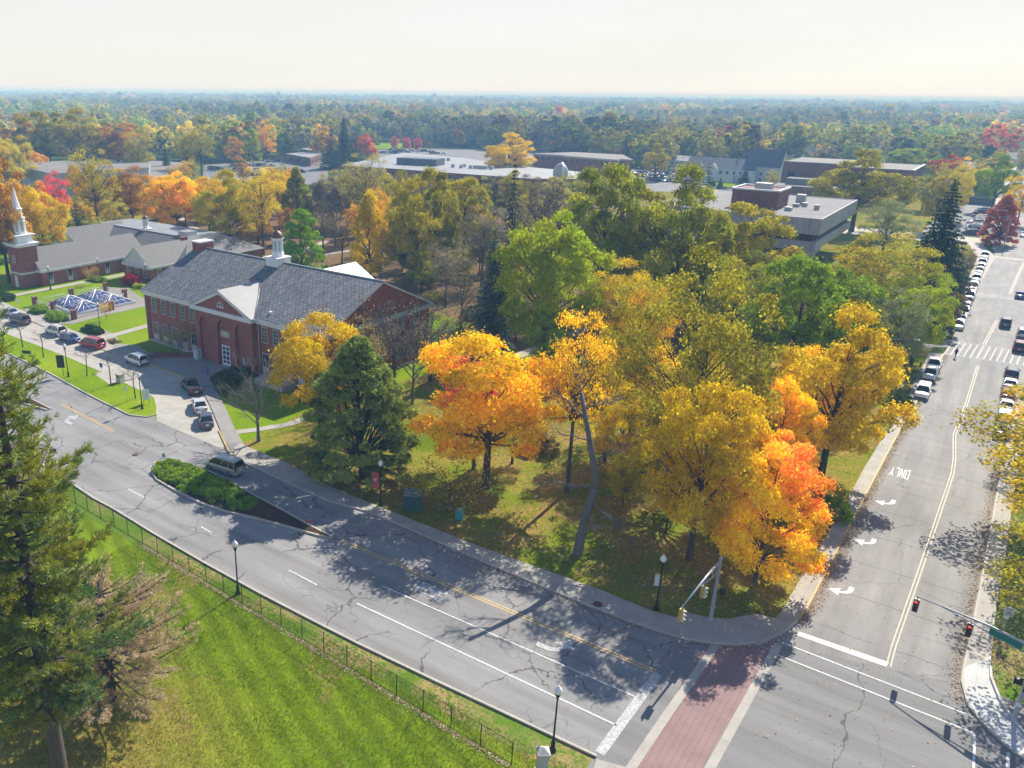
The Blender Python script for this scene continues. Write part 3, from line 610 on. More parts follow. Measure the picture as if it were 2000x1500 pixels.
def cupola(parent, x, y, z, s=1.0, n=8):
    m = MB(); m.box(x - 1.55 * s, y - 1.55 * s, z - 1.2 * s, x + 1.55 * s, y + 1.55 * s, z + 1.0 * s); m.box(x - 1.7 * s, y - 1.7 * s, z + 1.0 * s, x + 1.7 * s, y + 1.7 * s, z + 1.18 * s)
    m.lathe([(1.05 * s, 1.18 * s), (1.05 * s, 1.9 * s), (0.95 * s, 1.95 * s), (0.95 * s, 4.2 * s), (1.15 * s, 4.25 * s), (1.2 * s, 4.5 * s)], (x, y, z), n, smooth=False)
    c = m.build('cupola', M['white_p'], parent)
    l = MB()
    for k in range(n):
        a = 2 * math.pi * (k + 0.5) / n; l.cbox((x + 0.9 * s * math.cos(a), y + 0.9 * s * math.sin(a), z + 3.1 * s), (0.06, 0.4 * s, 1.8 * s), rz=a)
    l.build('louvre', M['trim_g'], c)
    d = MB(); d.lathe([(1.1 * s, 4.5 * s), (1.02 * s, 4.9 * s), (0.75 * s, 5.35 * s), (0.3 * s, 5.65 * s), (0.08 * s, 5.75 * s), (0.06 * s, 6.3 * s), (0.01, 6.4 * s)], (x, y, z), 16); d.build('dome', M['copper'], c)
    return c

# ---- the long slate-roofed hall with its pediment
hall = thing('brick_hall', 'long two-storey red brick hall with mottled slate roof, white pediment and small cupola', 'building', (-95.7, 82.3, 0), R(-1.5))
HX, HD, HE, HR = 21.7, 24.6, 9.3, 14.8
m = MB(); gable_walls(m, -HX, HX, 0, HD, HE, HR, 'x'); m.box(-HX - 0.07, -0.07, 0, HX + 0.07, 0.0, 0.45, 1); m.box(HX, -0.07, 0, HX + 0.07, HD, 0.45, 1)
for x in (-HX + 0.5, -7.3, 7.3, HX - 0.5): m.box(x - 0.45, -0.16, 0.46, x + 0.45, -0.001, HE - 0.72, 0)
m.build('wall', [M['brick'], M['trim_g']], hall)
m = MB(); gable_roof(m, -HX, HX, 0, HD, HE, HR, 'x', 0.7, 0.25); m.build('roof', [M['slate'], M['trim']], hall)
for q_ in ((-HX - 0.35, -HX - 0.1, -7.2, -7.2), (7.2, 7.2, HX + 0.35, HX + 0.1)):
    m = MB(); m.box(q_[0], -0.42, HE - 0.7, q_[2], -0.003, HE - 0.02); m.box(q_[1], -0.2, HE - 0.95, q_[3], -0.004, HE - 0.698); m.build('cornice', M['trim'], hall)
m = MB(); m.box(HX + 0.003, -0.42, HE - 0.7, HX + 0.42, HD + 0.3, HE - 0.02); m.build('cornice', M['trim_g'], hall)
m = MB(); m.box(-HX - 0.42, -0.42, HE - 0.7, -HX - 0.003, HD + 0.3, HE - 0.02); m.build('cornice', M['trim_g'], hall)
xs = [-19.2, -16.55, -13.9, -11.25, -8.75]
for s in (1, -1):
    for x in xs:
        window(hall, s * x, -0.002, 5.7, 8.0, 1.15, rows=4); window(hall, s * x, -0.002, 0.75, 3.75, 1.3, panel=0.9, rows=3)
for y in (3.5, 7.5, 12.3, 17.1, 21.1): window(hall, HX + 0.002, y, 5.7, 8.0, 1.2, 'y', 1); window(hall, HX + 0.002, y, 1.2, 3.8, 1.2, 'y', 1)
# pavilion front with three tall blind arches
m = MB(); PY = -0.95; PW = 6.95; AT = 6.3; AR = 1.45; ac = [-4.35, 0, 4.35]
m.box(-PW, PY + 0.45, 0, PW, -0.001, HE - 0.7, 0)
edges = [-PW] + [c + s * AR for c in ac for s in (-1, 1)] + [PW]
for i in range(0, 8, 2): m.box(edges[i], PY, 0, edges[i + 1], PY + 0.449, AT, 0)
for c in ac:
    n = 10
    for i in range(n):
        a0, a1 = math.pi * i / n, math.pi * (i + 1) / n; xa, za, xb, zb = c + AR * math.cos(a0), AT + AR * math.sin(a0), c + AR * math.cos(a1), AT + AR * math.sin(a1)
        m.face([(xb, PY, zb), (xa, PY, za), (xa, PY, HE - 0.7), (xb, PY, HE - 0.7)], 0); m.face([(xa, PY, za), (xb, PY, zb), (xb, PY + 0.45, zb), (xa, PY + 0.45, za)], 0)
for i in range(0, 8, 2): m.face([(edges[i], PY, AT), (edges[i + 1], PY, AT), (edges[i + 1], PY, HE - 0.7), (edges[i], PY, HE - 0.7)], 0)
for s in (-1, 1): m.face([(s * PW, PY, AT), (s * PW, PY + 0.45, AT), (s * PW, PY + 0.45, HE - 0.7), (s * PW, PY, HE - 0.7)][::s], 0)
m.face([(-PW, PY - 0.1, HE), (PW, PY - 0.1, HE), (0, PY - 0.1, 12.2)], 0)
m.build('pavilion', M['brick'], hall)
ped = MB(); ped.box(-PW - 0.35, PY - 0.5, HE - 0.7, PW + 0.35, -0.424, HE, 0)
for s in (-1, 1):
    a = Vector((s * (PW + 0.4), HE)); b_ = Vector((0, 12.62)); t = (b_ - a).normalized(); n_ = Vector((-t.y, t.x)) * (-s) * -1
    if n_.y > 0: n_ = -n_
    q = [a, b_, b_ + Vector((0, -0.55)), a + n_ * 0.5]
    F = [(p.x, PY - 0.45, p.y) for p in q]; Bk = [(p.x, PY - 0.05, p.y) for p in q]
    ped.face(F if s > 0 else F[::-1]); ped.face([F[3], F[2], Bk[2], Bk[3]]); ped.face([F[2], F[3], Bk[3], Bk[2]])
pe = ped.build('pediment', M['trim'], hall)
m = MB(); t_ = 0.16
for s in (-1, 1):
    zf, zb = 12.72, 12.72; P = [(s * (PW + 0.55), PY - 0.6, HE + 0.05), (0, PY - 0.6, 12.72), (0, 7.6, 12.72), (s * (PW + 0.55), -0.75, HE + 0.05)]
    m.face(P if s > 0 else P[::-1]); Q = [(p[0], p[1], p[2] - t_) for p in P]; m.face((Q if s < 0 else Q[::-1]), 1); m.face([Q[0], Q[1], P[1], P[0]], 1); m.face([P[0], P[1], Q[1], Q[0]], 1)
m.build('pediment_roof', [M['pale_roof'], M['trim']], hall)
f = MB(); p = MB(); n = 10
for i in range(n):
    a0, a1 = math.pi * i / n, math.pi * (i + 1) / n; q = [(r_ * math.cos(a), 10.0 + r_ * math.sin(a)) for r_, a in ((0.62, a0), (0.82, a0), (0.82, a1), (0.62, a1))]
    f.face([(x, PY - 0.2, z) for x, z in q][::-1]); f.face([(x, PY - 0.2, z) for x, z in q])
f.box(-0.85, PY - 0.24, 9.86, 0.85, PY - 0.12, 10.0); f.box(-0.03, PY - 0.18, 10.0, 0.03, PY - 0.14, 10.62)
for a in (45, 135): f.tube([(0, PY - 0.17, 10.0), (0.62 * math.cos(R(a)), PY - 0.17, 10 + 0.62 * math.sin(R(a)))], 0.03, 4)
p.face([(0.62 * math.cos(math.pi * i / n), PY - 0.13, 10 + 0.62 * math.sin(math.pi * i / n)) for i in range(n + 1)][::-1])
fo = f.build('fanlight_window', M['white_p'], hall); p.build('pane', M['glass'], fo)
yd = PY + 0.45
d = MB(); d.box(-0.95, yd - 0.1, 0.14, -0.8, yd - 0.002, 3.3); d.box(0.8, yd - 0.1, 0.14, 0.95, yd - 0.002, 3.3); d.box(-0.95, yd - 0.1, 3.3, 0.95, yd - 0.002, 3.5); d.box(-0.06, yd - 0.09, 0.14, 0.06, yd - 0.002, 3.3)
for z in (0.14, 1.0, 1.8, 2.6): d.box(-0.8, yd - 0.085, z, -0.06, yd - 0.002, z + 0.13 + (0.25 if z < 0.2 else 0)); d.box(0.06, yd - 0.085, z, 0.8, yd - 0.002, z + 0.13 + (0.25 if z < 0.2 else 0))
do = d.build('door', M['white_p'], hall); p = MB(); p.box(-0.8, yd - 0.04, 0.14, 0.8, yd - 0.003, 3.3); p.build('pane', M['glass_b'], do)
m = MB(); m.box(-1.0, yd - 0.08, 4.9, 1.0, yd - 0.002, 5.9); m.build('sign_panel', M['stone'], hall)
m = MB(); m.box(-6.9, PY - 0.9, 0.1, -5.7, PY - 0.02, 1.9); m.box(-6.7, PY - 0.905, 0.3, -6.3, PY - 0.9, 1.7, 1); m.build('equipment_cabinet', [M['panel'], M['trim']], hall)
m = MB(); m.box(4.2, PY + 0.2, 1.5, 4.6, PY + 0.448, 2.4); m.build('wall_box', M['panel'], hall)
m = MB(); m.box(-HX - 0.15, 11.0, HR - 3.5, -HX + 2.1, 14.0, HR + 1.2); ch = m.build('chimney', M['brick'], hall)
m = MB(); m.box(-HX - 0.3, 10.85, HR + 1.2, -HX + 2.25, 14.15, HR + 1.45); m.build('cap', M['trim'], ch)
cupola(hall, -0.8, HD / 2, HR, 0.95)
m = MB(); m.cbox((9.0, 1.2, HE + 0.85), (0.5, 0.4, 0.4)); m.build('roof_vent', M['white_p'], hall)
for x in (-7.6, 7.6, -HX + 0.25, HX - 0.3): MB().tube([(x, -0.28, HE - 0.95), (x, -0.22, 0.3)], 0.07, 6).build('downpipe', M['trim_g'], hall)
MB().tube([(-HX - 0.6, HD / 2, HR + 0.27), (HX + 0.6, HD / 2, HR + 0.27)], 0.13, 6).build('ridge_cap', M['trim_g'], hall)
for s_ in (-1, 1): MB().tube([(s_ * (PW + 0.55), -0.8, HE + 0.1), (0, 7.65, 12.8)], 0.09, 5).build('valley_flashing', M['trim_g'], hall)
# rear wing whose pale slope shows above the ridge
m = MB(); gable_walls(m, -12, 4, HD - 1, HD + 10.6, 6.4, 10.9, 'y'); m.build('rear_wing', M['brick'], hall)
m = MB(); gable_roof(m, -12, 4, HD - 6, HD + 10.6, 6.4, 10.9, 'y', 0.5, 0.2); m.build('rear_roof', [M['pale_roof'], M['trim']], hall)
# entrance ramp with low brick walls, front left
m = MB(); m.ribbon([(-13.5, -6.4), (-7.2, -1.6)], 1.6, 0.35, h=0.35); m.build('entrance_ramp', M['paver'], hall)
m = MB(); m.ribbon([(-14.2, -7.4), (-7.0, -2.3)], 0.25, 0.75, h=0.75); m.ribbon([(-13.0, -5.4), (-7.4, -0.9)], 0.25, 0.9, h=0.9); m.build('ramp_wall', M['brick_dk'], hall)
m = MB(); m.box(9.5, -3.2, 0, 15.5, -0.2, 0.9); m.build('areaway_roof', M['stone'], hall)

# ---- chapel with white steeple
chp = thing('chapel', 'low red brick chapel with grey shingle roofs and a white steeple on a square tower', 'chapel', (-172, 92, 0))
cx0, cy0 = 172.0, -92.0
def CB(): return MB()
def sh(mb): mb.v = [(v[0] + cx0, v[1] + cy0, v[2]) for v in mb.v]; return mb
m = MB(); gable_walls(m, -179.4, -169.9, 93.6, 121, 3.6, 7.9, 'y', 0, 1); gable_walls(m, -164.4, -154.4, 111, 125, 3.6, 7.6, 'y', 0, 1); m.box(-205, 119, 0, -152, 144, 3.7, 0)
gable_walls(m, -200, -184, 113, 125, 3.8, 8.2, 'y', 0, 1)
sh(m).build('wall', [M['brick'], M['trim']], chp)
m = MB(); gable_roof(m, -179.4, -169.9, 93.6, 121, 3.6, 7.9, 'y', 0.45, 0.2); gable_roof(m, -164.4, -154.4, 111, 130, 3.6, 7.6, 'y', 0.45, 0.2); gable_roof(m, -200, -184, 113, 130, 3.8, 8.2, 'y', 0.4, 0.2)
for (a, b_) in ((((-205.5, 118.5), (-151.5, 118.5)), ((-197, 127), (-160, 127))), (((-151.5, 118.5), (-151.5, 144.5)), ((-160, 127), (-160, 137))), (((-151.5, 144.5), (-205.5, 144.5)), ((-160, 137), (-197, 137))), (((-205.5, 144.5), (-205.5, 118.5)), ((-197, 137), (-197, 127)))):
    m.face([(*a[0], 3.75), (*a[1], 3.75), (*b_[1], 7.6), (*b_[0], 7.6)], 0)
sh(m).build('roof', [M['shingle'], M['trim']], chp)
m = MB(); m.box(-197, 127, 7.4, -160, 137, 7.75); sh(m).build('flat_roof', M['white_roof'], chp)
m = MB(); m.box(-169.899, 93.6, 3.1, -169.5, 118.5, 3.62); m.box(-154.399, 111, 3.1, -154.0, 125, 3.62); m.box(-164.6, 110.6, 3.1, -154.2, 110.999, 3.62); m.box(-171.7, 93.2, 3.1, -169.5, 93.599, 3.62)
sh(m).build('eaves_board', M['trim'], chp)
for y in (95.6, 100.4, 105.3, 110.2, 115.4): window(chp, cx0 - 169.898, cy0 + y, 0.5, 2.35, 0.95, 'y', 1, 'trim', arch=True, panel=0.75)
for x in (-162.6, -159.4, -156.4): window(chp, cx0 + x, cy0 + 110.998, 0.9, 2.7, 0.75, 'x', -1, 'trim')
for y in (113.5, 117, 120.5): window(chp, cx0 - 154.398, cy0 + y, 0.9, 2.7, 0.85, 'y', 1, 'trim')
TX, TY = -173.9, 92.0; m = MB(); m.box(TX - 2.2, TY - 2.2, 0, TX + 2.2, TY + 2.2, 9.0); tw = sh(m).build('tower', M['brick'], chp)
window(chp, cx0 + TX, cy0 + TY - 2.202, 5.6, 7.0, 0.9, 'x', -1, 'trim')
m = MB(); m.box(TX - 0.6, TY - 2.35, 0, TX + 0.6, TY - 2.202, 2.6); sh(m).build('door', M['trim'], chp)
m = MB(); m.box(TX - 2.35, TY - 2.35, 3.0, TX + 2.35, TY + 2.35, 3.35); sh(m).build('belt_course', M['trim'], tw)
m = MB(); m.box(TX - 2.4, TY - 2.4, 9.0, TX + 2.4, TY + 2.4, 9.35); m.box(TX - 2.75, TY - 2.75, 9.35, TX + 2.75, TY + 2.75, 9.75)
m.box(TX - 1.8, TY - 1.8, 9.75, TX + 1.8, TY + 1.8, 11.3); m.box(TX - 2.35, TY - 2.35, 11.3, TX + 2.35, TY + 2.35, 11.6)
m.lathe([(1.5, 11.6), (1.4, 14.9), (1.6, 14.95), (1.6, 15.2), (1.15, 15.22), (1.05, 16.9), (1.25, 16.95), (1.25, 17.15), (0.9, 17.2), (0.04, 21.9)], (TX, TY, 0), 8, smooth=False, rot=math.pi / 8)
st = sh(m).build('steeple', M['white_p'], chp)
m = MB()
for k in range(8):
    a = 2 * math.pi * (k + .5) / 8 + math.pi / 8; m.cbox((TX + 1.37 * math.cos(a), TY + 1.37 * math.sin(a), 13.3), (0.06, 0.6, 2.2), rz=a)
sh(m).build('louvre', M['trim_g'], st)
m = MB(); m.tube([(TX, TY, 21.8), (TX, TY, 22.9)], 0.05, 5); m.cbox((TX, TY, 22.5), (0.06, 0.6, 0.08)); sh(m).build('cross', M['white_p'], st)
cupola(chp, cx0 - 178, cy0 + 128, 7.2, 0.72)
m = MB(); m.box(-165, 128, 7.7, -161.5, 131, 8.6); m.box(-165.2, 127.8, 8.6, -161.3, 131.2, 8.75, 1); sh(m).build('roof_monitor', [M['trim'], M['white_roof']], chp)
m = MB(); m.box(-160.5, 124.5, 5, -159, 126, 8.2); sh(m).build('chimney', M['brick'], chp)

# ---- glass skylights sunk in the gravel court
def skylight(pts, label):
    P = [Vector(g(*q, 0.5)) for q in pts]; c = sum(P, Vector((0, 0))) / 4
    t = thing('skylight', label, 'skylight', (c.x, c.y, 0), 0, 'glass pyramids in the gravel court')
    Q = [p - c for p in P]; ap = Vector((0, 0, 2.0)); gl = MB(); fr = MB()
    a = sum(Q[i].x * Q[(i + 1) % 4].y - Q[(i + 1) % 4].x * Q[i].y for i in range(4))
    if a < 0: Q = Q[::-1]
    fr.prism([(q.x * 1.05, q.y * 1.05) for q in Q], 0.0, 0.55)
    for i in range(4):
        A = Vector((*Q[i], 0.56)); B = Vector((*Q[(i + 1) % 4], 0.56)); gl.face([A, B, ap])
        fr.tube([A, ap], 0.10, 5); 
        for k in (1, 2, 3):
            q = A.lerp(B, k / 4); fr.tube([q, q.lerp(ap, 1 - abs(k - 2) / 2 * 0.98 if k != 2 else 0.98)], 0.055, 4)
        for k in (1, 2): fr.tube([A.lerp(ap, k / 3), B.lerp(ap, k / 3)], 0.035, 4)
    fr.build('frame', M['white_p'], t); gl.build('glazing', M['glass_b'], t)
_A, _B, _C, _D = (97, 590), (150, 612), (264, 588), (200, 568)
def _q(u, v): return tuple((_A[k] * (1 - u) + _B[k] * u) * (1 - v) + (_D[k] * (1 - u) + _C[k] * u) * v for k in (0, 1))
for u, v, lb in ((0, 0, 'left rear glass pyramid skylight with white bars, behind the foreground hedge'), (.5, 0, 'front glass pyramid skylight with white bars, nearest the street'), (0, .5, 'rear glass pyramid skylight, farthest from the street'), (.5, .5, 'right hand glass pyramid skylight, nearest the slate-roofed hall')):
    skylight([_q(u, v), _q(u + .49, v), _q(u + .49, v + .49), _q(u, v + .49)], lb)
PL = ['left rear corner of the skylight court', 'rear side of the skylight court, middle', 'rear right corner of the skylight court', 'right side of the skylight court, by the hall lawn', 'left side of the skylight court, behind the hedges', 'front corner of the skylight court, right of the hedges', 'front side of the skylight court, right of the front pyramid']
piers = [(69, 597), (140, 581), (207, 569), (244, 582), (105, 606), (145, 624), (218, 606)]
for (px, py), lb in zip(piers, PL):
    x, y = g(px, py); t = thing('brick_pier', 'square brick pier at the ' + lb, 'pier', (x, y, 0), 0, 'brick piers round the skylight court')
    MB().box(-0.4, -0.4, 0, 0.4, 0.4, 1.75).build('shaft', M['brick'], t); MB().box(-0.48, -0.48, 1.75, 0.48, 0.48, 1.9).build('cap', M['brick_dk'], t)
order = [0, 1, 2, 3, 6, 5, 4, 0]
for k, (a, b_) in enumerate(zip(order[:-1], order[1:])):
    A, B = Vector(g(*piers[a])), Vector(g(*piers[b_])); t = thing('picket_fence', 'pale picket fence between piers at the %s of the skylight court' % ['rear left', 'rear right', 'right end', 'front right', 'front middle', 'front left', 'left end'][k], 'fence', (A.x, A.y, 0), 0, 'pale fences round the skylight court')
    D = B - A; L_ = D.length; n = int(L_ / 0.45); m = MB()
    for i in range(1, n): q = D * (i / n); m.tube([(q.x, q.y, 0.1), (q.x, q.y, 1.25)], 0.035, 4, cap=False)
    m.build('picket', M['trim'], t, kind='stuff'); m = MB()
    for z in (0.2, 1.15): m.tube([(0, 0, z), (D.x, D.y, z)], 0.05, 4)
    m.build('rail', M['trim'], t)

# ---- concrete library with cantilevered bands
lib = thing('library_building', 'grey board-marked concrete building with two cantilevered bands and a brick roof house', 'building', (-36, 217, 0))
def LB(mb, x0, y0, z0, x1, y1, z1, mi=0): mb.box(x0 + 36, y0 - 217, z0, x1 + 36, y1 - 217, z1, mi)
ZR = 14.0; m = MB(); LB(m, -78, 217, 10.3, -36, 266, ZR); LB(m, -78, 217.6, 6.2, -36.6, 265.4, 8.5); LB(m, -75, 222.5, 2.9, -41.0, 260, 4.4); m.build('concrete_band', M['concr'], lib)
m = MB(); LB(m, -77, 218.5, 8.5, -37.5, 264.6, 10.3); m.build('window_band', M['amber'], lib)
m = MB(); LB(m, -74, 223.5, 0, -42.0, 259, 6.2); m.build('wall', M['stone'], lib)
for k in range(7):
    m = MB(); LB(m, -42.0, 224.5 + k * 5.0, 4.5, -41.88, 228 + k * 5.0, 6.1); m.build('window', M['glass'], lib)
for k in range(6):
    m = MB(); LB(m, -72 + k * 5.0, 223.38, 4.5, -69 + k * 5.0, 223.5, 6.1); m.build('window', M['glass'], lib)
m = MB(); LB(m, -77.6, 217.4, ZR, -36.4, 265.6, ZR + 0.06); m.build('roof', M['tar_roof'], lib)
m = MB(); 
for r_ in ((-78, 217, -36, 217.35), (-78, 265.65, -36, 266), (-36.35, 217.36, -36, 265.64)): LB(m, r_[0], r_[1], ZR, r_[2], r_[3], ZR + 0.22)
m.build('parapet', M['stone'], lib)
m = MB(); LB(m, -60.5, 228, ZR, -49, 240, ZR + 4.6); rh = m.build('roof_house', M['brick_dk'], lib)
m = MB()
for r_ in ((-60.8, 227.7, -48.7, 228.3), (-60.8, 239.7, -48.7, 240.3), (-60.8, 228.3, -60.2, 239.7), (-49.3, 228.3, -48.7, 239.7)): LB(m, r_[0], r_[1], ZR + 4.6, r_[2], r_[3], ZR + 5.0)
m.build('coping', M['trim'], rh)
for q in ((-54, 233, 4.6, 4, 3, 1.6), (-47, 246, 0, 2.2, 2.2, 2.6), (-46.5, 238.5, 0, 1.6, 1.2, 0.9), (-44.8, 240.5, 0, 1.3, 1.3, 1.1), (-46.3, 229, 0, 1.7, 1.4, 1.0), (-41, 236, 0, 1.2, 1.2, 1.3)):
    m = MB(); LB(m, q[0] - q[3] / 2, q[1] - q[4] / 2, ZR + q[2] + 0.05, q[0] + q[3] / 2, q[1] + q[4] / 2, ZR + q[2] + q[5]); m.build('roof_unit', M['hvac'], lib)
low = thing('low_annex', 'low tan flat-roofed annex beside the concrete building, left of its brick roof house', 'building', (-98, 240, 0))
MB().box(-22, -10, 0, 14, 26, 7.2).build('wall', M['brick_dk'], low); MB().box(-22.3, -10.3, 7.2, 14.3, 26.3, 7.5).build('roof', M['tan_roof'], low)

# ---- brick building behind the library
bb = thing('brick_block', 'windowless dark red brick building with white coping behind the olive oak', 'building', (-36, 400, 0))
MB().box(-24, 0, 0, 0, 40, 13.2).box(-51, 4, 0, -24.01, 40, 13.9).build('wall', M['brick_dk'], bb)
m = MB(); m.box(-24, -0.3, 13.2, 0.3, 0.6, 13.7); m.box(-0.6, 0.6, 13.2, 0.3, 40, 13.7); m.box(-51.3, 3.7, 13.9, -24, 4.6, 14.4); m.build('coping', M['white_roof'], bb)
MB().box(-23.9, 0.7, 13.2, -0.7, 40, 13.3).box(-51, 4.7, 13.9, -24.1, 40, 14.0).build('roof', M['tan_roof'], bb)
MB().box(-5.2, -0.25, 0, -2.2, -0.02, 8.5).box(-48.5, 3.7, 0, -45.5, 3.98, 10).build('recess_shade', M['dark'], bb)  # dark slabs on the wall face, painted as the shade of recesses
m = MB(); m.box(-49, -16, 0, -26, -0.02, 5.2); m.box(-16, -12, 0, -8, -0.02, 6.0); m.build('porch_wall', M['brick_dk'], bb)
m = MB(); m.box(-49.4, -16.4, 5.2, -25.6, 0.2 - 0.3, 5.6); m.box(-46, -10, 5.6, -30, -0.1, 8.2); m.box(-16.4, -12.4, 6.0, -7.6, -0.1, 6.4); m.build('porch_roof', M['tan_roof'], bb)

# ---- flat-roofed buildings farther off, from their roof outlines
def flat_block(name, label, cat, px, z, wall, roof, base=0.0, par=0.35, bands=True, group=None):
    P = [Vector(g(*q, z)) for q in px]; c = P[0]; t = thing(name, label, cat, (c.x, c.y, 0), 0, group); Q = [(p.x - c.x, p.y - c.y) for p in P]
    CLEAR.append([(p.x, p.y) for p in P])
    MB().prism(Q, base, z - 0.8).build('wall', M[wall], t); mx_ = sum(q[0] for q in Q) / len(Q); my_ = sum(q[1] for q in Q) / len(Q)
    m = MB(); m.prism([(mx_ + (q[0] - mx_) * 1.012, my_ + (q[1] - my_) * 1.012) for q in Q], z - 0.8, z); m.build('fascia', M['brick_dk' if roof == 'white_roof' else 'trim_g'], t)
    MB().sheet([(mx_ + (q[0] - mx_) * 1.006, my_ + (q[1] - my_) * 1.006) for q in Q], z + 0.03).build('roof', M[roof], t)
    if bands:
        a = sum(Q[i][0] * Q[(i + 1) % len(Q)][1] - Q[(i + 1) % len(Q)][0] * Q[i][1] for i in range(len(Q))); QQ = Q if a > 0 else Q[::-1]
        for i in range(len(QQ)):
            A = Vector(QQ[i]); B = Vector(QQ[(i + 1) % len(QQ)]); D = (B - A); ln = D.length
            if ln < 6: continue
            D /= ln; n_ = Vector((D.y, -D.x)); wm = A + D * ln / 2
            if (wm + c).dot(n_) > 0: continue
            for k in range(min(26, int(ln / 4))):
                q = A + D * (2 + k * 4) + n_ * 0.03; MB().cbox((q.x, q.y, z - 2.6), (2.0, 0.1, 1.6), rz=math.atan2(D.y, D.x)).build('window', M['glass'], t)
    return t, c
scw, scc = flat_block('science_building', 'long white flat-roofed science building with a dome, beyond the park trees', 'building', [(668, 323), (790, 298), (905, 309), (1040, 327), (1150, 337), (1150, 349), (1040, 349), (870, 337), (780, 330)], 7.5, 'brick_dk', 'white_roof')
def on(px, py, z, c): x, y = g(px, py, z); return x - c.x, y - c.y
x, y = on(1094, 347, 7.5, scc); m = MB(); m.lathe([(3.0, 0), (3.2, 0.8), (3.35, 2.0), (3.1, 3.4), (2.4, 4.8), (1.3, 5.8), (0.1, 6.2)], (x, y, 7.5), 20); dm = m.build('observatory_dome', M['hvac'], scw)
m = MB(); m.tube([(x + 2.0 + 0.4, y - 2.6, 9.0), (x + 1.9, y - 1.9, 12.0), (x + 0.8, y - 0.9, 13.9)], 0.55, 6); m.build('shutter', M['white_p'], dm)
x0, y0 = on(782, 322, 7.5, scc); x1, y1 = on(860, 326, 7.5, scc); m = MB(); a_ = math.atan2(y1 - y0, x1 - x0); m.cbox(((x0 + x1) / 2 - 4, (y0 + y1) / 2 + 6, 9.2), (math.hypot(x1 - x0, y1 - y0), 11, 3.2), rz=a_); m.build('penthouse', M['shingle_dk'], scw)
for px, py in ((885, 327), (901, 328), (907, 326), (919, 329), (928, 329), (960, 331), (876, 314), (800, 321)):
    x, y = on(px, py, 7.5, scc); MB().cbox((x, y, 8.3), (1.6, 1.6, 1.5), rz=0.3).build('roof_unit', M['hvac'], scw)
x, y = on(942, 330, 7.5, scc); MB().cbox((x, y, 8.3), (5, 2.5, 1.8), rz=0.4).build('roof_unit', M['hvac'], scw)
flat_block('school_block', 'tan brick school block with flat roof, right of the golden yard tree', 'building', [(1042, 300), (1120, 297), (1215, 302), (1235, 312), (1100, 303)], 8.0, 'brick', 'tan_roof')
flat_block('school_block', 'long low grey-roofed wing at the end of the school car park', 'building', [(1100, 304), (1140, 301), (1215, 308), (1205, 312)], 8.5, 'brick', 'tan_roof')
flat_block('low_pavilion', 'small white flat-roofed pavilion left of the dark spruces', 'building', [(557, 300), (612, 296), (628, 300), (606, 308)], 5.0, 'brick_dk', 'white_roof')
flat_block('low_pavilion', 'second white flat-roofed pavilion just beyond the first, by the spruces', 'building', [(583, 290), (615, 288), (628, 292), (600, 294)], 5.5, 'trim_g', 'white_roof')
flat_block('grey_hall', 'large grey sports hall with sloping flat roof at left, behind the rust oak', 'building', [(20, 320), (130, 314), (292, 318), (290, 327), (102, 339)], 9.0, 'trim_g', 'tan_roof', bands=False)
flat_block('grey_hall', 'low grey hall wing in front of the sports hall, behind the golden trees', 'building', [(240, 324), (300, 314), (365, 318), (350, 336), (290, 350)], 5.5, 'trim_g', 'tan_roof', bands=False)

def house(px, py, w_, d_, ze, zr, rz, wall, roof, label, cat='house', name='house', axis='x', group='houses among the trees'):
    x, y = g(px, py); t = thing(name, label, cat, (x, y, 0), rz, group)
    m = MB(); gable_walls(m, -w_ / 2, w_ / 2, -d_ / 2, d_ / 2, ze, zr, axis); m.build('wall', M[wall], t)
    m = MB(); gable_roof(m, -w_ / 2, w_ / 2, -d_ / 2, d_ / 2, ze, zr, axis, 0.5, 0.25); rf = m.build('roof', [M[roof], M['trim']], t)
    MB().box(w_ * 0.2, 0.2, ze, w_ * 0.2 + 0.9, 1.1, zr + 0.9).build('chimney', M['brick'], rf)
    for k in range(int(w_ / 3.2)):
        window(t, -w_ / 2 + 2 + k * 3.2, -d_ / 2 - 0.002, 1.0, 2.4, 1.1)
        if ze > 5: window(t, -w_ / 2 + 2 + k * 3.2, -d_ / 2 - 0.002, 3.9, 5.3, 1.1)
    window(t, w_ / 2 + 0.002, 0, 1.0, 2.4, 1.1, 'y', 1); u_ = Vector((-x, -y)).normalized(); n_ = Vector((-u_.y, u_.x)); q0 = Vector((x, y)); CLEAR.append([tuple(q0 + u_ * a_ + n_ * b_) for a_, b_ in ((-10, -w_ * .6), (75, -w_ * .35), (75, w_ * .35), (-10, w_ * .6))])
    return t
wh = house(1408, 352, 34, 13, 6.2, 11, R(2), 'siding', 'shingle_dk', 'long white house with slate-blue roof and small front gable, beyond the crowded car park')
m = MB(); gable_walls(m, -6, 0, -8.5, -5, 5.4, 8.6, 'y'); m.build('front_gable', M['siding'], wh); m = MB(); gable_roof(m, -6, 0, -8.5, -1, 5.4, 8.6, 'y', 0.4, 0.2); m.build('gable_roof', [M['shingle_dk'], M['trim']], wh)
MB().box(-17, -9.5, 0, 8, -6.6, 3.4).build('front_porch', M['siding'], wh)
wt = house(1490, 356, 17, 13, 8.2, 16, R(0), 'siding', 'shingle_dk', 'tall white house with steep dark roof, left of the windowless brick building')
MB().box(-8, -13, 0, -1, -6.6, 4.2).build('garage', M['siding'], wt)
house(1893, 396, 17, 9, 3.4, 7.4, R(-4), 'shingle_dk', 'shingle_dk', 'blue-grey house at the far end of the avenue car park')
house(1975, 323, 26, 12, 4.5, 8.0, R(0), 'siding', 'shingle', 'low house with long pale grey roof near the right edge')
house(1917, 314, 13, 10, 4.0, 7.5, R(20), 'brick', 'shingle', 'orange-red house with pale roof, left of the long grey roof')
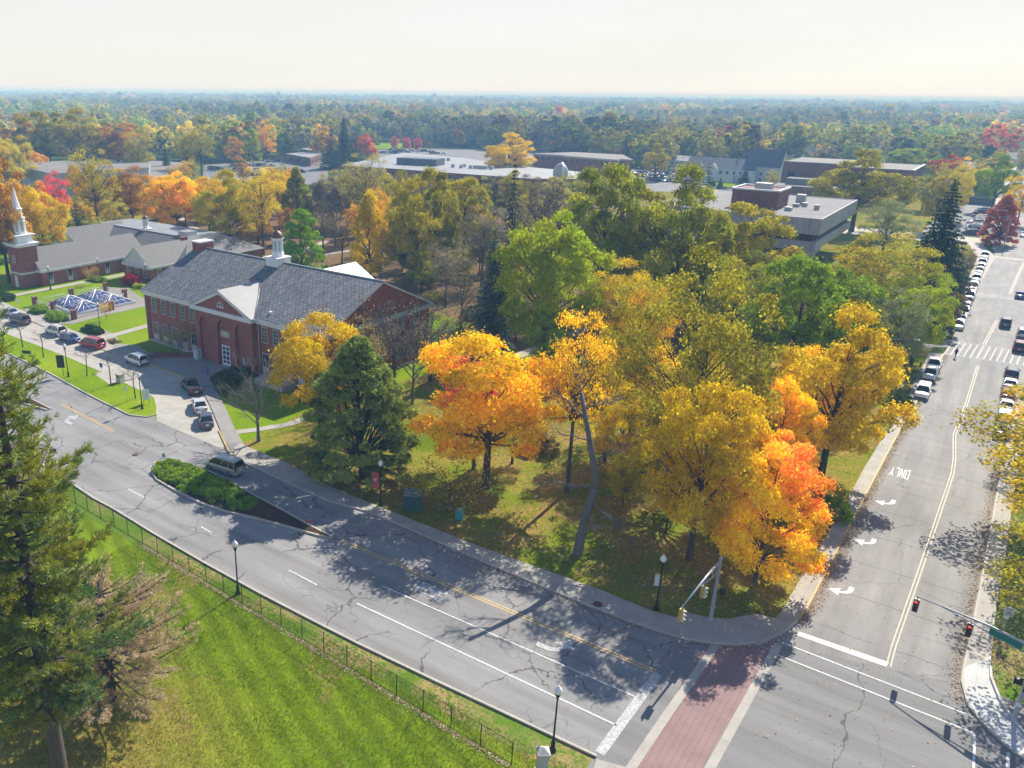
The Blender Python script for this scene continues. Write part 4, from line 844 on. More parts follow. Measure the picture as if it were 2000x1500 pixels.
house(1580, 312, 14, 10, 5.0, 9, R(-15), 'siding', 'shingle_dk', 'dark-roofed house left of the pale yellow tree')
house(1695, 312, 15, 10, 5.0, 9, R(10), 'siding', 'shingle_dk', 'blue-roofed white house right of the pale yellow tree')
house(1890, 345, 20, 12, 4.2, 8, R(30), 'siding', 'shingle', 'pale-roofed house among trees beyond the avenue car park')
house(1330, 324, 18, 11, 3.5, 6, R(0), 'siding', 'white_roof', 'small white-roofed house at the back of the crowded car park')
house(232, 275, 14, 9, 3.4, 7.0, R(10), 'siding', 'shingle_dk', 'small blue-roofed house beyond the big oaks at left')
house(1540, 297, 13, 9, 5.0, 9, R(25), 'siding', 'shingle', 'pale house peeping between far trees behind the tall white house')

for px, py, w_, rz_, wl, rf, lb in ((1610, 288, 15, 5, 'siding', 'shingle', 'far pale-roofed house above the brick building, left of the round pale tree'), (1745, 300, 16, -10, 'siding', 'shingle_dk', 'far dark-roofed house above the right end of the brick building'), (1835, 282, 17, 12, 'siding', 'shingle', 'far grey-roofed house in the wood above the avenue car park'), (1955, 286, 18, 0, 'siding', 'white_roof', 'far white-roofed house in the wood at the right edge'),
                                    (1480, 282, 15, 20, 'siding', 'shingle', 'far house with grey roof in the wood above the tall white house'), (1300, 272, 16, -5, 'siding', 'white_roof', 'far pale roof in the wood above the crowded car park'), (1180, 262, 18, 8, 'brick', 'shingle', 'far brick house in the wood above the school block'), (560, 262, 18, 0, 'siding', 'white_roof', 'far white roof in the wood above the car park behind the golden trees'), (1700, 262, 20, 0, 'siding', 'shingle', 'farthest grey-roofed house in the wood above the brick building')):
    house(px, py, w_, 11, 4.5, 8.5, R(rz_), wl, rf, lb)
# ================================================================ street furniture
M['black'] = simple('black_paint', (0.012, 0.012, 0.014), 0.4); M['globe'] = simple('white_globe', (0.8, 0.8, 0.78), 0.25)
M['galv'] = weathered('grey_pole_metal', (0.36, 0.39, 0.43), 0.4, 0.4); M['sig_y'] = simple('signal_yellow', (0.42, 0.30, 0.05), 0.5); M['sig_r'] = weathered('signal_brown', (0.10, 0.045, 0.035), 0.3, 0.5)
M['visor'] = simple('pale_visor', (0.62, 0.58, 0.42), 0.5); M['red_on'] = simple('lit_red_lens', (0.9, 0.04, 0.02), 0.3, emit=1.2); M['lens'] = simple('dark_lens', (0.03, 0.02, 0.02), 0.3)
M['sign_w'] = simple('sign_shade_white', (0.62, 0.66, 0.74), 0.5); M['sign_g'] = simple('sign_green', (0.0, 0.16, 0.13), 0.5); M['sign_b'] = simple('sign_blue', (0.03, 0.10, 0.35), 0.5)  # blue cast of shade is put into the sign white
M['banner_r'] = simple('red_banner', (0.42, 0.07, 0.05), 0.7); M['banner_w'] = simple('white_banner', (0.6, 0.62, 0.62), 0.7)
M['tgreen'] = weathered('green_cabinet_paint', (0.03, 0.085, 0.09), 0.5, 0.5); M['teal'] = simple('teal_cabinet', (0.05, 0.27, 0.33), 0.5)

LAMPS = [((1079, 1466), 'black globe street lamp beside the stone gate pillar, nearest the camera', None), ((465, 1160), 'black globe street lamp by the fence, left of the lawn', None),
         ((1281.5, 1190), 'black globe lamp with small white banner under the corner maples', 'w'), ((743, 988), 'black globe lamp with a long red banner left of the green utility cabinet', 'r'),
         ((134, 737), 'globe lamp with black sign board on the grass median', 'k'), ((278, 800), 'globe lamp at the tip of the grass median beside the white notice board', None),
         ((196, 646), 'globe lamp on the lawn right of the skylight court', None), ((99, 566), 'globe lamp on the path under the chapel front window', None), ((194, 548), 'globe lamp in front of the chapel windows, by the round hedge', None),
         ((1744, 820), 'dark lamp post on the grass strip beside the avenue, under orange branches', 'd'), ((287, 560), 'globe lamp behind the scarlet bush at the chapel wing', None)]
lm = {}
def lamp_meshes():
    m = MB(); m.lathe([(0.26, 0), (0.26, 0.08), (0.16, 0.3), (0.14, 0.75), (0.085, 0.95), (0.07, 1.1), (0.055, 4.35), (0.09, 4.42), (0.17, 4.7), (0.19, 4.75)], n=12); lm['post'] = m.mesh('post', [M['black']])
    m = MB(); m.lathe([(0.15, 4.76), (0.26, 4.95), (0.27, 5.08), (0.2, 5.25), (0.08, 5.36), (0.03, 5.46)], n=14); lm['globe'] = m.mesh('globe', [M['globe']])
lamp_meshes()
def meshobj(name, me, parent=None, loc=(0, 0, 0), rz=0.0):
    o = bpy.data.objects.new(name, me); COL.objects.link(o); o.location = loc; o.rotation_euler.z = rz
    if parent: o.parent = parent
    return o
for (px, py), lb, k in LAMPS:
    x, y = g(px, py); t = thing('street_lamp', lb, 'street lamp', (x, y, 0), 0, 'campus lamp posts'); meshobj('post', lm['post'], t); meshobj('globe', lm['globe'], t)
    if k == 'r':
        o = MB().cbox((-0.5, -0.25, 3.0), (0.75, 0.03, 1.9), rz=R(24)).build('banner', M['banner_r'], t)
        m = MB(); c_, s_ = math.cos(R(24)), math.sin(R(24)); fb = lambda a, b_: (-0.5 + c_ * a + 0.02 * s_, -0.25 + s_ * a - 0.025 * c_, 3.0 + b_)
        m.face([fb(a, b_) for a, b_ in ((-0.2, 0.05), (-0.05, -0.12), (0.2, 0.3), (0.16, 0.42), (-0.02, 0.12), (-0.12, 0.2))]); m.build('emblem', M['banner_w'], o)
    if k == 'w': MB().cbox((-0.22, -0.1, 2.9), (0.42, 0.03, 1.1), rz=R(24)).build('banner', M['banner_w'], t)
    if k == 'k': MB().cbox((-0.9, -0.5, 2.5), (1.15, 0.06, 2.0), rz=R(40)).tube([(-0.75, -0.35, 0), (-0.75, -0.35, 1.6)], 0.05, 6).build('sign_board', M['black'], t)

# ---- fence along the mown lawn
FP = [(279, 1062), (357, 1111), (384, 1127), (414, 1146), (444, 1165), (474, 1185), (506, 1204), (539, 1223), (574, 1246), (609, 1267), (646, 1290), (685, 1312), (725, 1337), (767, 1363), (809, 1388), (853, 1414), (899, 1440), (948, 1468), (999, 1493)]
W0 = Vector(g(*FP[0])); W1 = Vector(g(*FP[-1])); D = (W1 - W0); n = round(D.length / 2.44); fe = thing('iron_fence', 'black mesh fence on thin posts between the mown lawn and the road', 'fence', (W0.x, W0.y, 0), math.atan2(D.y, D.x))
SP = D.length / n
for i in range(-12, n + 1):
    m = MB(); m.tube([(i * SP, 0, 0), (i * SP, 0, 1.92)], 0.038, 6); m.build('post', M['black'], fe)
m = MB()
for i in range(-12 * 16, n * 16 + 1): x = i * SP / 16; m.tube([(x, 0, 0.06), (x, 0, 1.82)], 0.0065, 3, cap=False)
for z in (0.1, 0.55, 1.0, 1.4): m.tube([(-12 * SP, 0, z), (n * SP, 0, z)], 0.007, 3, cap=False)
m.build('wire_mesh', M['black'], fe); m = MB()
for z in (0.06, 1.82): m.tube([(-12 * SP, 0, z), (n * SP, 0, z)], 0.018, 5)
m.build('rail', M['black'], fe)
x, y = g(1062, 1461, 2.45); t = thing('gate_pillar', 'pale stone gate pillar with pyramid cap at the end of the fence', 'pillar', (x, y, 0), R(38))
m = MB(); m.box(-0.32, -0.32, 0, 0.32, 0.32, 2.1); m.box(-0.4, -0.4, 0, 0.4, 0.4, 0.5); m.build('shaft', M['stone'], t)
m = MB(); m.box(-0.42, -0.42, 2.1, 0.42, 0.42, 2.22)
for k in range(4): a = R(45 + 90 * k); b_ = a + R(90); m.face([(0.55 * math.cos(a), 0.55 * math.sin(a), 2.22), (0.55 * math.cos(b_), 0.55 * math.sin(b_), 2.22), (0, 0, 2.5)])
m.build('cap', M['stone'], t)

# ---- traffic signals
def signal_head(parent, x, y, z, rz, body, lit=False, name='signal_head'):
    """three lenses looking along local +x"""
    M4 = Matrix.Translation((x, y, z)) @ Matrix.Rotation(rz, 4, 'Z')
    def tr(m): m.v = [tuple(M4 @ Vector(v)) for v in m.v]; return m
    m = MB(); m.box(-0.14, -0.19, -1.12, 0.09, 0.19, 0.0); m.tube([(0, 0, 0.0), (0, 0, 0.3)], 0.035, 6); h = tr(m).build(name, M[body], parent)
    m = MB()
    for k in range(3):
        zc = -0.2 - 0.36 * k
        for q in range(6):
            a0, a1 = R(-20 + q * 36.7), R(-20 + (q + 1) * 36.7); m.face([(0.09, 0.155 * math.cos(a0), zc + 0.155 * math.sin(a0)), (0.36, 0.155 * math.cos(a0), zc + 0.155 * math.sin(a0)), (0.36, 0.155 * math.cos(a1), zc + 0.155 * math.sin(a1)), (0.09, 0.155 * math.cos(a1), zc + 0.155 * math.sin(a1))])
    tr(m).build('visor', M['visor' if body == 'sig_y' else body], h); 
    for k in range(3):
        m = MB(); zc = -0.2 - 0.36 * k; m.face([(0.094, 0.14 * math.cos(2 * math.pi * i / 12), zc + 0.14 * math.sin(2 * math.pi * i / 12)) for i in range(12)]); tr(m).build('lens', M['red_on' if (lit and k == 0) else 'lens'], h)
    return h
bx, by = g(1387, 1213); tipx, tipy = g(1332, 1186, 5.75); t = thing('traffic_signal', 'grey mast-arm traffic signal with two yellow heads on the park corner', 'traffic light', (bx, by, 0), 0, 'mast-arm traffic signals')
dx, dy = tipx - bx, tipy - by
m = MB(); m.lathe([(0.24, 0), (0.24, 0.12), (0.16, 0.14), (0.155, 0.6), (0.12, 6.1), (0.15, 6.12), (0.12, 6.3)], n=12); m.build('pole', M['galv'], t)
m = MB(); m.tube([(0, 0, 5.9), (dx * .35, dy * .35, 6.0), (dx, dy, 5.75)], [0.11, 0.1, 0.06], 8); m.tube([(0, 0, 4.9), (dx * .25, dy * .25, 5.15), (dx * .62, dy * .62, 5.9)], 0.06, 6); m.tube([(dx * .2, dy * .2, 5.1), (dx * .2, dy * .2, 5.95)], 0.04, 5); m.build('mast_arm', M['galv'], t)
signal_head(t, dx * 0.985, dy * 0.985, 5.55, R(-12), 'sig_y'); signal_head(t, dx * 0.42, dy * 0.42, 5.25, R(-12), 'sig_y')
m = MB(); m.cbox((0.55, 0.1, 3.1), (0.42, 0.32, 0.4)); m.tube([(0, 0, 3.2), (0.5, 0.1, 3.2)], 0.04, 5); m.build('pedestrian_signal', M['black'], t)
bx, by = g(1979, 1407); tipx, tipy = g(1793, 1166, 5.6); t = thing('traffic_signal', 'grey mast-arm signal with two red lights and green street sign, right edge', 'traffic light', (bx, by, 0), 0, 'mast-arm traffic signals')
dx, dy = tipx - bx, tipy - by
m = MB(); m.lathe([(0.24, 0), (0.24, 0.12), (0.17, 0.14), (0.16, 0.6), (0.12, 6.2), (0.15, 6.22), (0.1, 6.4)], n=12); m.build('pole', M['galv'], t)
A = lambda f, z: (dx * f, dy * f, z)
m = MB(); m.tube([A(0, 6.1), A(.35, 6.15), A(.75, 5.85), A(1, 5.6)], [0.1, 0.09, 0.06, 0.045], 8); m.tube([A(0, 5.4), A(.35, 5.65), A(.6, 5.75), A(.8, 5.8)], 0.05, 6)
for f in (.2, .35, .5): m.tube([A(f, 5.5 + f * .4), A(f, 6.12 - f * .1)], 0.03, 5)
m.build('mast_arm', M['galv'], t)
signal_head(t, dx * 1.0, dy * 1.0, 5.4, R(-95), 'sig_r', True); signal_head(t, dx * 0.52, dy * 0.52, 5.6, R(-95), 'sig_r', True)
sg = MB(); sg.cbox((dx * .24, dy * .24 - 0.12, 5.83), (2.1, 0.04, 0.48), rz=math.atan2(dy, dx)); sg.build('street_name_sign', M['sign_g'], t)
m = MB(); m.cbox((-0.45, -0.1, 3.3), (0.5, 0.3, 0.42)); m.tube([(0, 0, 3.55), (-0.4, -0.1, 3.55)], 0.04, 5); m.cbox((0.05, -0.2, 3.0), (0.25, 0.2, 0.6)); m.build('pedestrian_signal', M['black'], t)
MB().cbox((-0.02, -0.18, 1.5), (0.3, 0.03, 0.35)).build('push_button_sign', M['sign_w'], t)
# speed limit sign
sx, sy = g(1971, 1196, 2.5); t = thing('speed_sign', 'white SPEED LIMIT 25 sign on a post beside the avenue sidewalk', 'road sign', (sx, sy, 0), R(8))
MB().tube([(0, 0.03, 0), (0, 0.03, 3.0)], 0.03, 6).build('post', M['galv'], t); pl = MB().cbox((0, 0, 2.55), (0.62, 0.02, 0.78)).cbox((-0.1, 0, 1.98), (0.36, 0.02, 0.3)).build('plate', M['sign_w'], t)
m = MB(); kk = [0]
def f3(o):
    def f(a, b_): kk[0] += 1; return (o[0] + a, -0.0125 - 0.0002 * (kk[0] // 4), o[1] + b_)
    return f
word(m, 'SPEED', 0, 0, 0, 0.075, 0.11, 0.03, 0.018, f3((-0.245, 2.76))); word(m, 'LIMIT', 0, 0, 0, 0.075, 0.11, 0.03, 0.018, f3((-0.245, 2.6))); word(m, '25', 0, 0, 0, 0.16, 0.27, 0.08, 0.045, f3((-0.2, 2.24)))
m.build('lettering', M['black'], pl)
def post_sign(px, py, h, w_, hh, mat, lb, cat='sign', name='post_sign', rz=R(25), posts=1):
    x, y = g(px, py); t = thing(name, lb, cat, (x, y, 0), rz); m = MB()
    for k in range(posts): xx = 0 if posts == 1 else (-w_ * .4, w_ * .4)[k]; m.tube([(xx, 0.02, 0), (xx, 0.02, h)], 0.03, 6)
    m.build('post', M['black' if posts == 2 else 'galv'], t); MB().cbox((0, -0.02, h - hh / 2), (w_, 0.03, hh)).build('plate', M[mat], t); return t
post_sign(287, 790, 2.3, 1.0, 1.6, 'sign_w', 'white notice board at the tip of the grass median', 'notice board', 'notice_board', R(35), 2)
post_sign(249, 787, 2.5, 0.45, 0.6, 'sign_w', 'small white sign on a thin post in the median, left of the notice board'); post_sign(36, 606, 2.3, 0.5, 0.6, 'sign_w', 'small pale sign on a post at the left end of the skylight lawn')
post_sign(199, 728, 1.6, 0.5, 0.7, 'sign_b', 'small blue sign on the median edge by the drop-off lane'); post_sign(407, 742, 1.9, 0.35, 0.9, 'sign_b', 'blue sign post at the plaza edge by the dark shrubs')
post_sign(321, 903, 1.2, 0.35, 0.5, 'teal', 'small teal marker at the left tip of the planted road island'); post_sign(53, 698, 1.2, 1.6, 0.55, 'black', 'low black sign board on two legs in the median, right of the pine branches', posts=2, name='low_sign'); post_sign(108, 912, 2.4, 0.9, 0.6, 'black', 'dark sign on a post at the kerb beneath the pine branches', name='kerb_sign')
post_sign(603, 1031, 0.9, 0.4, 0.3, 'banner_r', 'small red and white marker on the mulch end of the island'); post_sign(1779, 770, 3.2, 0.3, 0.9, 'tgreen', 'dark green sign post on the grass by the avenue, nearer of two'); post_sign(1790, 745, 3.2, 0.3, 0.9, 'tgreen', 'dark green sign post on the grass by the avenue, farther of two')
x, y = g(236, 748); t = thing('stone_bin', 'square stone litter bin on the grass median by the crossing pad', 'litter bin', (x, y, 0), R(10)); MB().box(-0.45, -0.45, 0, 0.45, 0.45, 1.35).build('body', M['stone'], t); MB().box(-0.52, -0.52, 1.35, 0.52, 0.52, 1.5).build('lid', M['conc'], t); MB().cbox((0, -0.455, 1.1), (0.5, 0.02, 0.2)).build('slot', M['dark'], t)  # dark plate painted as the shade inside the bin opening
MB().ribbon(G([(207, 726), (238, 746)]), 4.0, 0.145).build('crossing_pad', M['conc'], kind='structure')
x, y = g(797, 996); t = thing('utility_cabinet', 'large dark green utility cabinet with leaves on its lid, right of the red banner lamp', 'utility box', (x, y + 0.9, 0), R(30)); MB().box(-1.0, -1.0, 0.0, 1.0, 1.0, 1.6).build('body', M['tgreen'], t); MB().box(-1.05, -1.05, 1.6, 1.05, 1.05, 1.72).build('lid', M['tgreen'], t)
m = MB()
for k in range(60): a = rnd.uniform(-.95, .95); b_ = rnd.uniform(-.95, .95); m.cbox((a, b_, 1.735), (0.16, 0.11, 0.01), rz=rnd.uniform(0, 3))
m.build('fallen_leaves', simple('pale_leaves', (0.5, 0.52, 0.42), 0.8), t, kind='stuff')
x, y = g(897, 1013); t = thing('utility_pedestal', 'small teal utility pedestal on the grass, right of the green cabinet', 'utility box', (x, y, 0), R(20)); MB().box(-0.38, -0.3, 0, 0.38, 0.3, 1.05).build('body', M['teal'], t); MB().box(-0.42, -0.34, 1.05, 0.42, 0.34, 1.13).build('lid', M['teal'], t)
for px, py, lb in ((1167, 1183, 'rusty iron kerb inlet under the corner maples'), (265, 888, 'round rusty manhole cover in the road left of the planted island')):
    x, y = g(px, py); m = MB(); m.lathe([(0.42, 0), (0.42, 0.02), (0.3, 0.025)], n=16); tag(m.build('manhole_cover', M['sig_r'], None, (x, y, 0.014 if px < 500 else 0.15)), lb, 'manhole cover')
for px, py, lb, L_ in ((1855, 497, 'tall grey cobra-head street light at the side street, arm reaching right', 9.5), (1958, 490, 'tall grey cobra-head street light behind the red tree, arm reaching over the avenue', 9.5), (1690, 745, 'grey curved street light arm showing among the orange leaves above the grass strip', 6.5)):
    x, y = g(px, py); t = thing('cobra_light', lb, 'street light', (x, y, 0), R(0), 'tall grey street lights'); m = MB(); m.tube([(0, 0, 0), (0, 0, L_)], [0.12, 0.08], 8); m.build('pole', M['galv'], t)
    m = MB(); m.tube([(0, 0, L_ - 0.2), (2.2, 0.3, L_ + 0.7), (5.0, 0.6, L_ + 1.2)], 0.05, 6); a_ = m.build('arm', M['galv'], t); MB().cbox((5.3, 0.6, L_ + 1.15), (0.9, 0.35, 0.16)).build('lamp_head', M['galv'], a_)

# ================================================================ vehicles
def car_paint():
    m, N, L, b = nm('car_paint'); L.new(N.new("ShaderNodeObjectInfo").outputs['Color'], b.inputs['Base Color'])
    b.inputs['Roughness'].default_value = 0.28; b.inputs['Metallic'].default_value = 0.25; b.inputs['Coat Weight'].default_value = 0.5; return m
M['paint'] = car_paint(); M['cglass'] = simple('car_glass', (0.012, 0.015, 0.02), 0.06, 0, 0.8); M['tyre'] = simple('tyre_rubber', (0.015, 0.015, 0.016), 0.8); M['rim'] = simple('alloy_rim', (0.4, 0.4, 0.42), 0.3, 0.8)
M['headl'] = simple('headlight_glass', (0.7, 0.72, 0.75), 0.1); M['tail'] = simple('tail_light', (0.35, 0.01, 0.01), 0.25); M['plastic'] = simple('black_trim', (0.02, 0.02, 0.022), 0.6); M['plate'] = simple('number_plate', (0.7, 0.72, 0.74), 0.5)
SPEC = {'sedan': dict(L=4.75, W=1.82, zs=0.93, zr=1.44, st=[(-2.37, .80, .70), (-2.25, .93, .92), (-1.75, 1, .98), (0.9, 1, .93), (1.3, 1, .90), (2.1, .95, .78), (2.33, .84, .66), (2.38, .78, .55)], cb=(-1.95, 1.15), ct=(-1.05, 0.2), wx=(-1.4, 1.42)),
        'suv': dict(L=4.7, W=1.88, zs=1.08, zr=1.74, st=[(-2.35, .84, .9), (-2.3, .95, 1.06), (-1.8, 1, 1.1), (1.0, 1, 1.06), (1.35, 1, 1.04), (2.15, .95, .95), (2.33, .85, .8), (2.36, .8, .6)], cb=(-2.28, 1.25), ct=(-2.0, 0.45), wx=(-1.4, 1.42)),
        'van': dict(L=5.05, W=1.95, zs=1.05, zr=1.76, st=[(-2.52, .85, .9), (-2.48, .96, 1.04), (-1.9, 1, 1.06), (1.2, 1, 1.03), (1.7, .99, .99), (2.3, .93, .86), (2.5, .84, .7), (2.53, .8, .55)], cb=(-2.46, 1.75), ct=(-2.22, 0.75), wx=(-1.55, 1.55)),
        'pickup': dict(L=5.6, W=1.95, zs=1.1, zr=1.8, st=[(-2.8, .92, 1.05), (-2.75, .97, 1.12), (-1.9, 1, 1.14), (0.9, 1, 1.12), (1.4, 1, 1.1), (2.5, .96, 1.0), (2.75, .86, .86), (2.8, .8, .6)], cb=(-0.75, 1.35), ct=(-0.55, 0.6), wx=(-1.75, 1.75))}
def car_mb(kind):
    """MBs for body, windows and small parts of one kind of car (x = forwards)"""
    S = SPEC[kind]; hw = S['W'] / 2; zb = 0.24; B = MB(); n = len(S['st']); k0 = len(B.v)
    ring = lambda w_, z: [(-w_ * .9, zb), (-w_, zb + .16), (-w_ * 1.0, z - .28), (-w_ * .97, z - .06), (-w_ * .86, z), (0, z + .035), (w_ * .86, z), (w_ * .97, z - .06), (w_ * 1.0, z - .28), (w_, zb + .16), (w_ * .9, zb)]
    nr = 11
    for x, f, z in S['st']: B.v += [(x, a, b_) for a, b_ in ring(hw * f, z)]
    for i in range(n - 1):
        for j in range(nr - 1): B.f.append([i * nr + j, i * nr + j + 1, (i + 1) * nr + j + 1, (i + 1) * nr + j]); B.m.append(0); B.sm.append(3 < j < 6 or j in (1, 2, 7, 8))
        B.f.append([i * nr + nr - 1, i * nr, (i + 1) * nr, (i + 1) * nr + nr - 1]); B.m.append(0); B.sm.append(False)
    B.f.append(list(range(nr))[::-1]); B.m.append(0); B.sm.append(False); B.f.append([(n - 1) * nr + j for j in range(nr)]); B.m.append(0); B.sm.append(False)
    zs, zr = S['zs'] - 0.02, S['zr']; b0, b1 = S['cb']; t0, t1 = S['ct']; wb, wt = hw * 0.93, hw * 0.74
    lo = [(b0, -wb, zs), (b1, -wb, zs), (b1, wb, zs), (b0, wb, zs)]; hi = [(t0, -wt, zr), (t1, -wt, zr), (t1, wt, zr), (t0, wt, zr)]
    Wn = MB()
    for i in range(4): j = (i + 1) % 4; Wn.face([lo[i], lo[j], hi[j], hi[i]])
    for i in range(4): B.tube([lo[i], hi[i]], 0.055, 5)
    xm = (b0 + b1) / 2 + 0.1
    for s in (-1, 1):
        B.tube([(xm, s * wb, zs), ((t0 + t1) / 2 + 0.05, s * wt, zr)], 0.05, 4)
        if kind in ('suv', 'van'): B.tube([(b0 * .62, s * wb, zs), (t0 * .62, s * wt, zr)], 0.06, 4)
    B.prism([(t0 - .05, -wt - .03), (t1 + .05, -wt - .03), (t1 + .05, wt + .03), (t0 - .05, wt + .03)], zr - .03, zr + .025); B.prism([(t0 + .1, -wt * .8), (t1 - .1, -wt * .8), (t1 - .1, wt * .8), (t0 + .1, wt * .8)], zr + .02, zr + .055)
    for s in (-1, 1): B.cbox((b1 - 0.28, s * (wb + 0.14), zs + 0.1), (0.14, 0.2, 0.13))
    P = {}
    m = MB(); xe = S['st'][-1][0]; xr = S['st'][0][0]
    m.box(xr - .06, -hw * .86, .34, xr + .1, hw * .86, .56); m.box(xe - .12, -hw * .8, .3, xe + .05, hw * .8, .5); P['bumper'] = (m, 'plastic' if kind in ('suv', 'pickup') else 'paint')
    for s in (-1, 1):
        m = MB(); m.cbox((xe - .12, s * hw * .66, S['zs'] - .2), (.2, .38, .15)); P['headlight', s] = (m, 'headl')
        m = MB(); m.cbox((xr + .05, s * hw * .78, S['zs'] - .13), (.14, .26, .3 if kind != 'sedan' else .18)); P['tail_light', s] = (m, 'tail')
    m = MB(); m.cbox((xr - .02, 0, .68), (.06, .42, .16)); P['number_plate'] = (m, 'plate')
    if kind == 'pickup':
        m = MB(); m.box(-2.62, -hw * .82, 1.13, -0.85, hw * .82, 1.19); P['load_bed'] = (m, 'dark')  # dark plate on the closed body, painted as the shaded bed hollow
    if kind in ('suv', 'van'):
        m = MB()
        for s in (-1, 1): m.tube([(t0 + .3, s * wt * .86, zr + .1), (t1 - .2, s * wt * .86, zr + .1)], .025, 5)
        P['roof_rack'] = (m, 'rim' if kind == 'van' else 'plastic')
    return B, Wn, P, S
KIND = {}
for k in SPEC:
    B, Wn, P, S = car_mb(k); KIND[k] = dict(body=B.mesh('body', [M['paint']]), win=Wn.mesh('windows', [M['cglass']]), P={q: (v[0].mesh(q if isinstance(q, str) else q[0], [M[v[1]]]), v[1]) for q, v in P.items()}, S=S)
    m = MB(); r_ = .335 if k != 'pickup' else .39; m.v = []; pr = [(-.11, r_ * .7), (-.11, r_ * .93), (-.08, r_), (.08, r_), (.11, r_ * .93), (.11, r_ * .7)]
    for y_, rr in pr:
        for j in range(18): a = 2 * math.pi * j / 18; m.v.append((rr * math.cos(a), y_, rr * math.sin(a)))
    for i in range(5):
        for j in range(18): j2 = (j + 1) % 18; m.f.append([i * 18 + j, i * 18 + j2, (i + 1) * 18 + j2, (i + 1) * 18 + j][::-1]); m.m.append(0); m.sm.append(True)
    KIND[k]['tyre'] = m.mesh('tyre', [M['tyre']]); m = MB()
    for s in (-1, 1): m.face([(r_ * .7 * math.cos(2 * math.pi * j / 12), s * .1, r_ * .7 * math.sin(2 * math.pi * j / 12)) for j in range(12)][::s])
    KIND[k]['rim'] = m.mesh('rim', [M['rim']]); KIND[k]['r'] = r_
    # one-piece mesh for far copies
    F = MB(); B, Wn, P, S = car_mb(k)
    def app(src, mi):
        o = len(F.v); F.v += src.v; F.f += [[q + o for q in f_] for f_ in src.f]; F.m += [mi] * len(src.f); F.sm += src.sm
    app(B, 0); app(Wn, 1)
    for q, v in P.items(): app(v[0], {'plastic': 2, 'paint': 0, 'headl': 3, 'tail': 4, 'plate': 3, 'dark': 2, 'rim': 2}[v[1]])
    for wx in S['wx']:
        for s in (-1, 1): o = len(F.v); F.v += [(wx + r_ * math.cos(2 * math.pi * j / 10), s * (S['W'] / 2 + .01) * (1 if q else .8), r_ + r_ * math.sin(2 * math.pi * j / 10)) for q in (0, 1) for j in range(10)]; F.f += [[o + 10 + j for j in range(10)][::-s]] + [[o + j, o + (j + 1) % 10, o + 10 + (j + 1) % 10, o + 10 + j] for j in range(10)]; F.m += [2] * 11; F.sm += [False] * 11
    KIND[k]['far'] = F.mesh('car', [M['paint'], M['cglass'], M['tyre'], M['headl'], M['tail']])
CC = {'silver': (.62, .64, .66), 'white': (.86, .86, .86), 'black': (.02, .02, .022), 'dark grey': (.09, .095, .11), 'grey': (.24, .25, .27), 'red': (.36, .03, .035), 'maroon': (.16, .025, .04), 'blue': (.05, .08, .22), 'tan': (.42, .37, .28), 'pale blue': (.38, .46, .60), 'beige': (.40, .385, .33), 'green': (.05, .12, .08)}
CN = {'sedan': 'car', 'suv': 'suv', 'van': 'minivan', 'pickup': 'pickup'}
def car(kind, colr, x, y, rz, label, group=None, parts=True, z=0.02):
    K = KIND[kind]; col = (*CC[colr], 1); nm_ = {'sedan': 'parked_car', 'suv': 'parked_suv', 'van': 'minivan', 'pickup': 'pickup_truck'}[kind]
    if not parts:
        o = meshobj(nm_, K['far'], None, (x, y, z), rz); o.color = col; tag(o, label, CN[kind], group); return o
    t = thing(nm_, label, CN[kind], (x, y, z), rz, group); b_ = meshobj('body', K['body'], t); b_.color = col; meshobj('windows', K['win'], t)
    for q, (me, mt) in K['P'].items():
        o = meshobj(q if isinstance(q, str) else q[0], me, t); o.color = col
    for wx in K['S']['wx']:
        for s in (-1, 1):
            wv = thing('wheel', '', '', (wx, s * (K['S']['W'] / 2 - .1), K['r'])); wv.parent = t
            for q in ('label', 'category'): del wv[q]
            meshobj('tyre', K['tyre'], wv); meshobj('rim', K['rim'], wv)
    return t
def car2(kind, colr, rear, front, label, group=None, z=0.02):
    a, b_ = Vector(g(*rear)), Vector(g(*front)); c = (a + b_) / 2; return car(kind, colr, c.x, c.y, math.atan2(b_.y - a.y, b_.x - a.x), label, group, z=z)
gl_ = 'vehicles waiting along the drop-off lane'
car2('van', 'beige', (467, 928), (411, 909), 'beige-silver minivan with roof rack on the road beside the planted island', None)
car2('sedan', 'dark grey', (406, 842), (399, 813), 'dark grey sedan, rearmost in the drop-off lane', gl_); car2('sedan', 'silver', (394, 811), (386, 786), 'silver-white sedan between the dark sedan and the black pickup', gl_)
car2('pickup', 'black', (386, 776), (362, 750), 'black pickup with open bed in the shade of the hall', gl_); car2('suv', 'silver', (283, 716), (252, 704), 'silver SUV with roof rails at the start of the yellow kerb', gl_)
car2('van', 'red', (197, 682), (164, 674), 'red minivan in the drop-off lane', gl_); car2('sedan', 'blue', (150, 671), (121, 661), 'dark blue sedan ahead of the red minivan', gl_)
car2('suv', 'silver', (124, 657), (95, 648), 'silver SUV ahead of the dark blue sedan, behind bare saplings', gl_); car2('van', 'dark grey', (57, 637), (22, 626), 'dark grey minivan behind bare saplings at the left', gl_); car2('sedan', 'pale blue', (32, 620), (6, 612), 'pale blue sedan, foremost in the drop-off lane', gl_)
